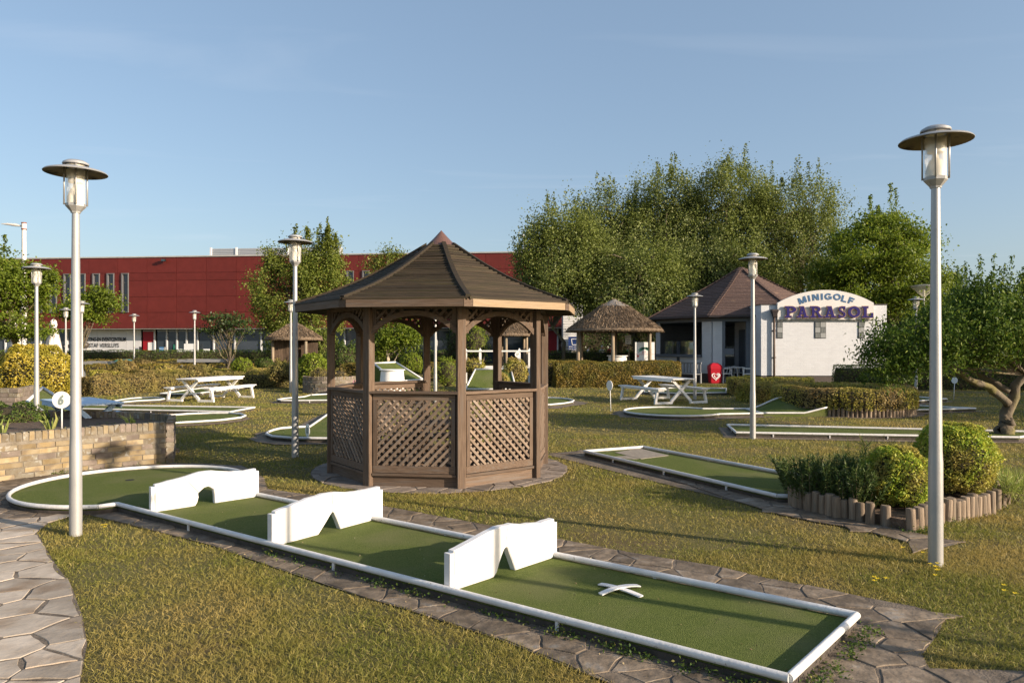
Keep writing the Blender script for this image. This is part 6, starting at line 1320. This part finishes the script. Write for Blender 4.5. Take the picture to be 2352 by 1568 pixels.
# ================================================================== thatched shelters
M('thatch', (0.13, 0.092, 0.058), (0.31, 0.23, 0.155), scale=5, rough=0.95, bump=1.0, bscale=10, stretch=(5, 5, 1.2), bdist=0.06, c3=(0.10, 0.08, 0.06), s3=1.4)
leafmat('straw', (0.12, 0.085, 0.053), (0.26, 0.19, 0.125), (0.38, 0.29, 0.20), trans=0.1, rough=.9)
M('pole_wood', (0.24, 0.18, 0.12), (0.38, 0.30, 0.21), scale=2.5, rough=0.85, bump=.5, bscale=5, stretch=(12, 12, 1), rnd=.15, c3=(.2, .19, .14), s3=1.2)
M('cap_zinc', (0.17, 0.155, 0.135), (0.24, 0.215, 0.185), scale=3, rough=0.6, bump=.2, c3=(0.30, 0.20, 0.06), s3=3, lo3=.6, hi3=.72)
def shelter(label, loc, Rr, ze, zp, seed, posts=6, n=6500, cap=True, name='thatched_shelter', cat='shelter', pr=None, ph=.3):
    rg = np.random.default_rng(seed); t = thing(name, label, cat, (loc[0], loc[1], 0), group='thatched shelters')
    prof = [(Rr * .97, ze - .10), (Rr, ze - .03), (Rr * .93, ze + .10), (Rr * .6, ze + (zp - ze) * .46), (Rr * .32, ze + (zp - ze) * .78), (.04, zp)]
    shade(MB().lathe(prof, 30, caps=False).build('thatch_roof', 'thatch', t))
    MB().lathe([(Rr * .95, ze - .09), (.05, zp - .35)], 20, caps=False).build('roof_lining', 'thatch', t)
    f = np.sqrt(rg.random(n)); a = rg.uniform(0, 6.283, n); rr = Rr * f; zz = np.interp(rr, [q[0] for q in prof[::-1]], [q[1] for q in prof[::-1]]) + .02
    P = np.column_stack([rr * np.cos(a), rr * np.sin(a), zz]); sl = (zp - ze) / Rr; D = np.column_stack([np.cos(a), np.sin(a), np.full(n, -sl * .85)]) + rg.normal(0, .16, (n, 3)); D /= np.linalg.norm(D, axis=1)[:, None]
    ln = np.where(f > .93, .16, .30) * rg.uniform(.6, 1.2, n); needles('straw', P - D * ln[:, None] * .6, D, ln, np.full(n, .022), 'straw', t, rg, .06)
    if cap: shade(MB().lathe([(Rr * .31, ze + (zp - ze) * .80), (Rr * .30, ze + (zp - ze) * .83), (.0, zp + .10)], 14, caps=False).build('ridge_cap', 'cap_zinc', t), 30)
    for k in range(posts):
        q = ph + k * 2 * math.pi / posts; r_ = pr or Rr * .82; MB().tube([(r_ * math.cos(q), r_ * math.sin(q), 0), (r_ * .995 * math.cos(q), r_ * .995 * math.sin(q), ze + .12)], [.09, .075], 9).build('post', 'pole_wood', t, smooth=True)
        MB().tube([(r_ * math.cos(q), r_ * math.sin(q), ze + .05), (.05 * math.cos(q), .05 * math.sin(q), zp - .4)], .045, 6).build('rafter', 'pole_wood', t, smooth=True)
    return t
Ys = 34.0
shelter('round thatched shelter with a grey cap, left of the kiosk', (XA(1411, Ys), Ys), 112 / FOC * Ys, ZA(757, Ys - 1), ZA(691, Ys), 1, posts=6, ph=R(20), n=11000)
shelter('thatched shelter seen through the right gazebo arch', (XA(1158, 41), 41), 1.72, ZA(768, 40), 3.75, 2, posts=6, ph=R(35))
hut = shelter('small thatched hut with plank walls behind the left hedge rows', (XA(676, 39), 39), 64 / FOC * 39, ZA(777, 38), ZA(742, 39), 3, posts=4, ph=R(45), cap=True, name='thatched_hut', cat='hut', pr=1.25)
M('plank_dark', (0.085, 0.058, 0.038), (0.16, 0.11, 0.075), scale=3, rough=.85, stretch=(10, 10, 1), bump=.4, rnd=.25)
for i in range(9): MB().box((-.95 + i * .155, -.55, 1.05), (.145, .04, 1.9)).build('plank', 'plank_dark', hut)
for i in range(6): MB().box((.55 + i * .15, -.35, 1.0), (.14, .04, 1.8)).build('plank', 'plank_dark', hut)
MB().box((0, .2, 1.1), (2.0, .06, 2.0)).build('back_wall', 'plank_dark', hut)
# ================================================================== hole number signs
M('disc_cream', (0.80, 0.77, 0.72), rough=.5)
M('digit_green', (0.21, 0.255, 0.235), rough=.6)
def hole_sign(label, loc, zc, r, num, rz, z0=0.0, lean=0.0):
    t = thing('hole_sign', label, 'sign', (loc[0], loc[1], z0), rz, group='round hole number signs'); t.rotation_euler = (0, lean, rz)
    b = MB().lathe([(r, -.006), (r, .006)], 32); b.v = [(x, z, y + zc - z0) for x, y, z in b.v]; b.f = [q[::-1] for q in b.f]; b.build('disc', 'disc_cream', t)
    MB().tube([(0, .012, 0), (0, .012, zc - z0)], .011, 8).build('stake', 'pipe_white', t, smooth=True)
    if num:
        me = text_mesh(num, r * (1.5 if len(num) == 1 else 1.15), .001, .008, .82); xs = [q.co.x for q in me.vertices]; ys = [q.co.y for q in me.vertices]; me.transform(Matrix.Translation((-(max(xs) + min(xs)) / 2, -(max(ys) + min(ys)) / 2, 0)))
        sh = Matrix.Identity(4); sh[0][1] = .16; me.transform(sh); o = link('number', me, 'digit_green', t); o.matrix_local = Matrix.Translation((0, -.0085, zc - z0)) @ Matrix.Rotation(R(90), 4, 'X')
    return t
Y6 = 9.92; hole_sign('round white sign with number 6 in the brick planter', (XA(141, Y6), Y6), ZA(918, Y6), 19.5 / FOC * Y6, '6', R(8), z0=.5)
p15 = G(706, 1010); hole_sign('round sign with number 15 turned half away, left of the gazebo', p15, ZA(988, p15[1]), 15 / FOC * p15[1], '15', R(-56), lean=R(4))
Y17 = 29.0; hole_sign('round sign with number 17 seen through the gazebo', (XA(1189, Y17), Y17), ZA(814, Y17), 6.5 / FOC * Y17, '17', R(5))
pp = G(1402, 945); hole_sign('round hole sign seen nearly edge on, left of the keyhole green', pp, ZA(885, pp[1]), 11.5 / FOC * pp[1], '', R(-62), lean=R(-3))
pp = G(2041, 893); hole_sign('round hole sign before the dark hedge, right of the kiosk', pp, ZA(869, pp[1]), 7.2 / FOC * pp[1], '', R(-55), lean=R(5))
pp = G(2190, 918); hole_sign('round hole sign in the shade left of the gnarled tree', pp, ZA(873, pp[1]), 7.2 / FOC * pp[1], '', R(-62), lean=R(3))
# ================================================================== ramps and obstacles behind the gazebo
def ramp(label, c4, mat='turf', name='ramp_obstacle', hole=None):
    c = [Vector(p) for p in c4]; o0 = sum(c, Vector()) / 4; t = thing(name, label, 'ramp', (o0.x, o0.y, 0), group='sloping minigolf ramps'); L0 = Vector((o0.x, o0.y, 0)); c = [p - L0 for p in c]
    b = MB(); b.v = [tuple(p) for p in c] + [(p.x, p.y, 0) for p in c]; b.f = [(0, 1, 2, 3), (0, 4, 5, 1), (1, 5, 6, 2), (2, 6, 7, 3), (3, 7, 4, 0)]; b.build('felt', mat, t)
    for i in range(4): MB().tube([c[i] + Vector((0, 0, .03)), c[(i + 1) % 4] + Vector((0, 0, .03))], .035, 8).build('border_pipe', 'pipe_white', t, smooth=True)
    if hole:
        p = c[0].lerp(c[1], hole[0]).lerp(c[3].lerp(c[2], hole[0]), hole[1]); nrm = (c[1] - c[0]).cross(c[3] - c[0]).normalized(); h_ = MB().lathe([(.08, 0), (.08, .004)], 14).build('hole', 'hole_dark', t); h_.matrix_local = Matrix.Translation(p + nrm * .003) @ nrm.to_track_quat('Z', 'Y').to_matrix().to_4x4()
    return t
ramp('tilted green ramp behind the gazebo with a white frame and a hole', [(-1.75, 26.9, .06), (.15, 26.9, .06), (-.05, 28.3, .78), (-1.45, 28.3, .76)], hole=(.62, .55))
ramp('raised sloping green behind the white tub', [(-4.1, 25.4, .42), (-3.3, 26.6, .44), (-4.45, 27.4, 1.06), (-5.2, 26.9, 1.03)])
ramp('green ramp slope with a white edge, between yellow bush and hole sign six', [(XA(62, 16.2), 16.2, .42), (XA(150, 14.6), 14.6, .06), (XA(205, 16.2), 16.2, .06), (XA(98, 18.2), 18.2, .62)][::1])
tub = thing('white_tub', 'white tapered tub obstacle seen through the gazebo', 'tub', (XA(901, 24), 24, 0)); shade(MB().lathe([(.46, 0), (.43, .3), (.375, .88), (.37, .90)], 28).build('tub', 'table_white', tub), 30); MB().lathe([(.43, .90), (.43, .925)], 28).build('lid', 'table_white', tub)
# white post and rail fence
fe = thing('rail_fence', 'white post and rail fence seen through the gazebo', 'fence', (XA(1143, 33), 33, 0))
for u in (1070, 1103, 1148, 1193, 1216): 
    x = XA(u, 33) - fe.location.x; MB().box((x, 0, .74), (.11, .11, 1.48)).build('post', 'table_white', fe); MB().lathe([(.085, 1.48), (.085, 1.52), (0, 1.62)], 4, (x, 0, 0), ph=R(45), caps=False).build('post_cap', 'table_white', fe)
MB().box((0, -.07, ZA(806, 33)), (XA(1222, 33) - XA(1064, 33), .04, .07)).build('rail', 'table_white', fe)
MB().box((0, -.07, .75), (XA(1222, 33) - XA(1064, 33), .04, .10)).build('rail', 'table_white', fe)
# plank retaining edge
pl = thing('plank_edging', 'grey upright plank edging behind the white tub', 'edging', (XA(890, 31), 31, 0))
for i in range(16): MB().box((-.85 + i * .11, 0, .48), (.10, .05, .96 + random.uniform(-.03, .03))).build('plank', 'log_wood', pl)
# raised grey lanes and teal tent among the hedges
M('steel_grey', (0.22, 0.23, 0.24), rough=.6); M('teal', (0.10, 0.42, 0.36), rough=.5)
def table_lane(label, u0, u1, v, Y):
    x0, x1 = XA(u0, Y), XA(u1, Y); z = ZA(v, Y); t = thing('raised_lane', label, 'minigolf lane', ((x0 + x1) / 2, Y, 0), group='raised grey lanes among the hedges'); w_ = x1 - x0
    MB().box((0, 0, z), (w_, 1.1, .10)).build('bed', 'steel_grey', t); MB().box((0, -.57, z + .03), (w_, .05, .16)).build('edge_board', 'alu_frame', t); MB().box((0, .57, z + .03), (w_, .05, .16)).build('edge_board', 'alu_frame', t)
    for f in (-.45, 0, .45): MB().box((w_ * f, 0, z / 2 - .03), (.1, .9, z - .06)).build('trestle', 'steel_grey', t)
    return t
table_lane('raised grey lane with a teal tent obstacle among the left hedges', 186, 326, 834, 39); table_lane('raised grey lane right of the entrance lamp among the hedges', 418, 530, 829, 40)
tn = thing('tent_obstacle', 'pale teal tent shaped obstacle on the raised grey lane', 'obstacle', (XA(283, 38.8), 38.8, ZA(834, 39))); b = MB(); b.v = [(-.55, -.4, 0), (.75, -.4, 0), (.75, .4, 0), (-.55, .4, 0), (-.15, -.25, .22), (.25, -.25, .22), (.25, .25, .22), (-.15, .25, .22)]; b.f = [(3, 2, 1, 0), (0, 1, 5, 4), (1, 2, 6, 5), (2, 3, 7, 6), (3, 0, 4, 7), (4, 5, 6, 7)]; b.build('tent', 'teal', tn)
# closed cream parasols
M('canvas', (0.66, 0.60, 0.52), (0.72, 0.67, 0.60), scale=3, rough=.9, bump=.3, bscale=4, stretch=(6, 6, .6), bdist=.05)
def parasol(label, u, Y, vt, seed):
    t = thing('closed_parasol', label, 'parasol', (XA(u, Y), Y, 0), group='closed parasols on the terrace'); zt = ZA(vt, Y); rg = random.Random(seed); b = MB(); n = 24; lv = [(.05, 0), (.16, .10), (.20, .36), (.15, .50), (.24, .95), (.36, 1.7), (.42, 2.15)]
    for r, dz in lv:
        for j in range(n): a = 2 * math.pi * j / n; k = 1 + (.28 if r > .1 else 0) * math.cos(j * math.pi / 1.5) * min(1, dz); b.v.append((r * k * math.cos(a), r * k * math.sin(a), zt - dz + rg.uniform(-.01, .01)))
    for i in range(len(lv) - 1): b.f += [(i * n + j, i * n + n + j, i * n + n + (j + 1) % n, i * n + (j + 1) % n) for j in range(n)]
    b.build('canopy', 'canvas', t, smooth=True); MB().tube([(0, 0, 0), (0, 0, zt + .05)], .03, 8).build('pole', 'alu_frame', t); MB().box((0, 0, .05), (.6, .6, .1)).build('foot', 'concrete', t)
    MB().lathe([(.19, zt - .58), (.19, zt - .53)], 16, caps=False).build('strap', 'letter_grey', t)
    for z, tx in ((1.15, 'BLNM'), (1.75, 'BL')): text_on('lettering', tx, .26, (.02, -.48, zt - z), 'letter_grey', t, roll=R(-20))
parasol('closed cream parasol at the far left behind the maple', 34, 45, 738, 1); parasol('closed cream parasol above the yellow bush', 123, 45, 733, 2)
# bust on a plinth
t = thing('bust', 'dark bust on a pale plinth before the white lettered wall', 'statue', (XA(195, 66), 66, 0)); M('bronze', (0.06, 0.05, 0.04), rough=.5, spec=.5)
MB().box((0, 0, .75), (.75, .6, 1.5)).build('plinth', 'concrete', t); shade(MB().lathe([(.16, 1.5), (.30, 1.62), (.36, 1.85), (.28, 2.02), (.12, 2.10), (.11, 2.18), (.19, 2.30), (.21, 2.48), (.17, 2.62), (.04, 2.70)], 16).build('bust', 'bronze', t)); MB().lathe([(.02, 2.36), (.05, 2.40), (.02, 2.47)], 8, (0, -.21, 0)).build('nose', 'bronze', t)
# ================================================================== around the kiosk
M('bin_red', (0.42, 0.012, 0.025), rough=.4); 
bn = thing('heart_bin', 'red waste bin with a white heart emblem beside the kiosk door', 'bin', (XA(1641.5, 33.0), 33.0, 0)); b = MB(); 
for z, s in ((0, .21), (.04, .235), (.70, .27), (.76, .28), (.90, .27), (1.0, .20), (1.04, .12)):
    for x, y in ((-1, -.8), (-.8, -1), (.8, -1), (1, -.8), (1, .8), (.8, 1), (-.8, 1), (-1, .8)): b.v.append((x * s * (1.15 if z < .95 else 1), y * s * .85, z))
for i in range(6): b.f += [(i * 8 + j, i * 8 + (j + 1) % 8, i * 8 + 8 + (j + 1) % 8, i * 8 + 8 + j) for j in range(8)]
b.f += [tuple(range(7, -1, -1)), tuple(48 + j for j in range(8))]; b.build('body', 'bin_red', bn); bn.scale = (.93, .93, .90)
MB().box((0, -.232, .72), (.50, .02, .05)).build('lid_lip', 'bin_red', bn)
def heart(s, n=40): return [(s * 16 * math.sin(a) ** 3 / 16, s * (13 * math.cos(a) - 5 * math.cos(2 * a) - 2 * math.cos(3 * a) - math.cos(4 * a)) / 16) for a in [2 * math.pi * i / n for i in range(n)]]
for s0, s1, dx_ in ((.215, .165, 0), (.125, .08, .02)):
    hb = MB(); A_, B_ = heart(s0), heart(s1); n = len(A_); hb.v = [(x + dx_, -.236 - .012 * (z0_ > 9), z0_) for x, z0_ in A_] + [(x + dx_, -.236, z0_) for x, z0_ in B_]; hb.v = [(x, y - .004 + (.37 - z - .37) * .06 * 0, z + .36) for x, y, z in hb.v]; hb.f = [(i, (i + 1) % n, n + (i + 1) % n, n + i)[::-1] for i in range(n - 3 if s0 > .2 else n - 8)]; hb.build('heart_emblem', 'sign_white', bn)
def chair(label, u, Y, rz, mat='table_white'):
    t = thing('garden_chair', label, 'chair', (XA(u, Y), Y, 0), rz, group='white garden chairs by the kiosk door')
    for sx_ in (-1, 1):
        for sy_ in (-1, 1): board('leg', (sx_ * .29, sy_ * .27, 0), (sx_ * .23, sy_ * .20, .66), .045, .035, mat, t, up=(0, 1, 0))
    MB().box((0, 0, .43), (.50, .46, .04)).build('seat', mat, t)
    b = MB(); pts = [(-.27, -.22, .67), (-.27, .08, .67), (-.22, .24, .70), (0, .29, .74), (.22, .24, .70), (.27, .08, .67), (.27, -.22, .67)]; b.tube(pts, .026, 6); b.build('arm_rail', mat, t, smooth=True)
    for x in (-.1, .1): board('back_spindle', (x, .22, .44), (x, .275, .72), .04, .02, mat, t)
    return t
chair('white garden chair nearest the red bin', 1663, 33.4, R(-70)); chair('white garden chair by the white table, partly behind a lamp', 1719, 33.0, R(75)); chair('white garden chair at the back by the kiosk door', 1692, 34.3, R(10))
t = thing('garden_table', 'small round white table between the garden chairs', 'table', (XA(1694, 33.6), 33.6, 0), group='white tables'); shade(MB().lathe([(.38, .70), (.38, .73)], 24).build('top', 'table_white', t)); MB().tube([(0, 0, .05), (0, 0, .70)], .035, 8).build('column', 'table_white', t)
for k in range(3): board('foot', (0, 0, .06), (.3 * math.cos(k * 2.1), .3 * math.sin(k * 2.1), .02), .05, .03, 'table_white', t)
t = thing('bench', 'grey slatted bench under the kiosk window', 'bench', (XA(1578, 33.6), 33.6, 0), R(-56), group=None); M('bench_grey', (0.20, 0.21, 0.22), rough=.7)
for i in range(9): MB().box((-.75 + i * .19, .02, .68), (.09, .03, .46)).build('back_slat', 'bench_grey', t)
for z in (.44, .92): MB().box((0, .02, z), (1.7, .045, .08)).build('rail', 'bench_grey', t)
for i in range(4): MB().box((0, -.08 - i * .11, .42), (1.7, .095, .03)).build('seat_slat', 'bench_grey', t)
for x in (-.8, .8):
    for y in (0.02, -.42): MB().box((x, y, .21), (.07, .07, .42)).build('leg', 'bench_grey', t)
# things under the shelter
t = thing('palm_poster_board', 'white poster board with a green palm and animal drawings under the shelter', 'poster', (XA(1475.5, 33), 33, 0)); zt, zb_ = ZA(785.5, 33), ZA(828, 33); wx = XA(1488, 33) - XA(1459, 33) + .6
wx = XA(1503, 33) - XA(1458.5, 33); t.location.x = XA(1481, 33)
MB().box((0, 0, (zt + zb_) / 2), (wx, .04, zt - zb_)).build('board', 'sign_white', t); MB().box((0, .05, zb_ / 2), (wx * .8, .04, zb_)).build('stand', 'pole_wood', t)
M('palm_green', (0.12, 0.34, 0.24), rough=.6); M('poster_red', (0.55, 0.08, 0.06), rough=.6); M('poster_line', (0.20, 0.17, 0.14), rough=.6)
for an in (10, 40, 70, 110, 140, 170, 200, 340):
    b = MB(); L1 = .34; pts = [(L1 * f * math.cos(R(an)), -.023, zt - .30 + L1 * f * math.sin(R(an)) * .55 - .12 * f * f) for f in (0, .35, .7, 1)]; wd_ = (.01, .045, .035, .004)
    b.v = [(p[0] + s_ * w_ * -math.sin(R(an)), p[1], p[2] + s_ * w_ * math.cos(R(an))) for p, w_ in zip(pts, wd_) for s_ in (-1, 1)]; b.f = [(i * 2, i * 2 + 1, i * 2 + 3, i * 2 + 2) for i in range(3)]; b.build('palm_leaf', 'palm_green', t)
text_on('lettering', 'IJO', .13, (-.05, -.024, zt - .50), 'poster_red', t, extr=.002); MB().box((0, -.0215, zt - .56), (wx * .96, .002, .012)).build('line', 'poster_red', t)
b = MB(); b.v = [(-.38, -.022, zt - .60), (-.26, -.022, zt - .60), (-.32, -.022, zt - .74)]; b.f = [(0, 2, 1)]; b.build('arrow', 'poster_red', t)
for (x, z), s in (((-.2, -.95), .10), ((.15, -.85), .13), ((.1, -1.2), .11), ((-.22, -1.35), .09), ((.25, -1.45), .07)):
    MB().tube([(x + s * math.cos(a) * (1 + .3 * math.sin(3 * a)), -.023, zt + z + s * 1.2 * math.sin(a)) for a in [i * 2 * math.pi / 14 for i in range(14)]], .008, 4, closed=True).build('drawing', 'poster_line', t)
t = thing('direction_sign', 'small white notice with an arrow hanging in the shelter', 'sign', (XA(1355 + 1, 36), 36, 0)); t.location = (XA(1356, 36), 36, 0)
t.location = (XA(1356.0, 36), 36, 0); zt, zb_ = ZA(770, 36), ZA(790, 36); t.location.x = XA(1355, 36); t.location.x = XA((2050 + .2551 * 1197) / 1.6327, 36); zt, zb_ = ZA((1080 + .2551 * 695) / 1.6327, 36), ZA((1080 + .2551 * 823) / 1.6327, 36)
MB().box((0, 0, (zt + zb_) / 2), (.29, .03, zt - zb_)).build('board', 'sign_white', t); MB().box((.05, .04, zb_ / 2), (.06, .05, zb_)).build('stake', 'pole_wood', t)
text_on('lettering', 'MINIGOLF', .058, (0, -.018, zt - .11), 'letter_grey', t, extr=.001); text_on('lettering', 'ingang', .07, (0, -.018, zt - .22), 'letter_grey', t, extr=.001)
b = MB(); b.v = [(-.08, -.018, zb_ + .09), (-.02, -.018, zb_ + .13), (-.02, -.018, zb_ + .05), (-.02, -.018, zb_ + .10), (.08, -.018, zb_ + .10), (.08, -.018, zb_ + .08), (-.02, -.018, zb_ + .08)]; b.f = [(0, 2, 1), (3, 6, 5, 4)]; b.build('arrow', 'letter_black', t)
t = thing('shelter_table', 'white tapered table under the thatched shelter', 'table', (XA(1419, 35), 35, 0), group='white tables'); shade(MB().lathe([(.50, 0), (.46, ZA(816, 35) - .1), (.45, ZA(816, 35) - .04)], 20).build('drum', 'table_white', t), 30); MB().lathe([(.53, ZA(816, 35) - .04), (.53, ZA(816, 35))], 24).build('top', 'table_white', t)
# ================================================================== people, mostly hidden by hedges
M('skin', (0.50, 0.30, 0.21), rough=.6)
def cloth(c): 
    k = 'cloth_%02x%02x%02x' % tuple(int(min(1, x) * 255) for x in c)
    return k if k in MATS else (M(k, c, tuple(x * .8 for x in c), scale=6, rough=.9, bump=.3, bscale=12), k)[1]
def person(label, loc, rz, h_, top, legs, hair, stoop=0.0, arms=0.0):
    t = thing('person', label, 'person', (loc[0], loc[1], 0), rz, group='people beyond the hedges'); k = h_ / 1.75; s = stoop
    V = [(0, 0, .95), (0, -.02 - s * .1, 1.15), (0, -.03 - s * .25, 1.38), (0, -.03 - s * .32, 1.50), (0, -.05 - s * .42, 1.62), (0, -.05 - s * .45, 1.72)]
    Rd = [(.16, .12), (.15, .11), (.19, .12), (.06, .06), (.085, .10), (.07, .08)]; E = [(i, i + 1) for i in range(5)]; mt = []
    for sx_ in (-1, 1):
        b0 = len(V); V += [(sx_ * .20, -.03 - s * .25, 1.40), (sx_ * .25, -.03 - s * .2, 1.12), (sx_ * .25, -.12 - s * .2 - arms, .90), (sx_ * .25, -.15 - s * .2 - arms, .80)]; Rd += [(.065, .065), (.05, .05), (.04, .04), (.035, .03)]; E += [(2, b0), (b0, b0 + 1), (b0 + 1, b0 + 2), (b0 + 2, b0 + 3)]
        b0 = len(V); V += [(sx_ * .10, 0, .88), (sx_ * .11, -.02 * sx_, .50), (sx_ * .11, .03 * sx_, .09), (sx_ * .12, -.14 + .03 * sx_, .04)]; Rd += [(.095, .095), (.065, .065), (.045, .045), (.045, .035)]; E += [(0, b0), (b0, b0 + 1), (b0 + 1, b0 + 2), (b0 + 2, b0 + 3)]
    me = bpy.data.meshes.new('body'); me.from_pydata([tuple(c * k for c in v) for v in V], E, []); o = bpy.data.objects.new('body', me); COL.objects.link(o); md = o.modifiers.new('s', 'SKIN')
    for i, r_ in enumerate(Rd): me.skin_vertices[0].data[i].radius = (r_[0] * k, r_[1] * k)
    me.skin_vertices[0].data[0].use_root = True; sm = o.modifiers.new('d', 'SUBSURF'); sm.levels = sm.render_levels = 1
    dg = bpy.context.evaluated_depsgraph_get(); dg.update(); m2 = bpy.data.meshes.new_from_object(o.evaluated_get(dg)); bpy.data.objects.remove(o); bpy.data.meshes.remove(me)
    m2.materials.clear(); [m2.materials.append(MATS[q]) for q in ('skin', cloth(top), cloth(legs))]
    for p in m2.polygons:
        c = p.center / k; p.material_index = 2 if c.z < .93 and abs(c.x) < .19 else (0 if c.z > 1.50 or (c.z < .90 and abs(c.x) > .19) else 1); p.use_smooth = True
    link('body', m2, None, t); hx = MB().lathe([(.098 * math.cos(a) if a < 1.5 else .001, .105 * math.sin(a)) for a in [-.3, .1, .5, .9, 1.25, 1.57]], 12, (0, (-.035 - s * .45), 1.70), caps=False); hx.v = [tuple(c * k for c in v) for v in hx.v]; hx.build('hair', cloth(hair), t, smooth=True)
    for sx_ in (-1, 1): MB().lathe([(.004, -.01), (.012, 0), (.004, .01)], 6, (sx_ * .035 * k, (-.145 - s * .45) * k, 1.68 * k)).build('eye', 'letter_black', t)
    MB().lathe([(.004, -.02), (.016, -.01), (.006, .03)], 6, (0, (-.155 - s * .45) * k, 1.645 * k)).build('nose', 'skin', t)
    return t
person('grey haired person in a grey jacket seen through the gazebo', (XA(945, 47), 47), R(150), 1.70, (0.30, 0.27, 0.25), (0.05, 0.05, 0.06), (0.55, 0.52, 0.48))
person('person in a pale hood standing in the shade beyond the shelter', (XA(1382, 55), 55), R(30), 1.72, (0.55, 0.56, 0.58), (0.04, 0.04, 0.06), (0.45, 0.46, 0.48))
person('person in a red top beyond the shelter', (XA(1402, 56), 56), R(200), 1.75, (0.42, 0.04, 0.04), (0.04, 0.04, 0.05), (0.05, 0.03, 0.02))
person('person in a dark jacket beyond the shelter, right of the red top', (XA(1413, 54), 54), R(170), 1.78, (0.05, 0.06, 0.09), (0.03, 0.03, 0.04), (0.06, 0.04, 0.03))
person('person in a green top beside the pale tree trunk', (XA(1441, 55), 55), R(60), 1.66, (0.06, 0.22, 0.12), (0.05, 0.05, 0.06), (0.10, 0.05, 0.03))
person('person in a pale shirt bending forward by the blue panel', (XA(1344, 58), 58), R(80), 1.70, (0.55, 0.55, 0.56), (0.28, 0.22, 0.14), (0.03, 0.025, 0.02), stoop=.8)
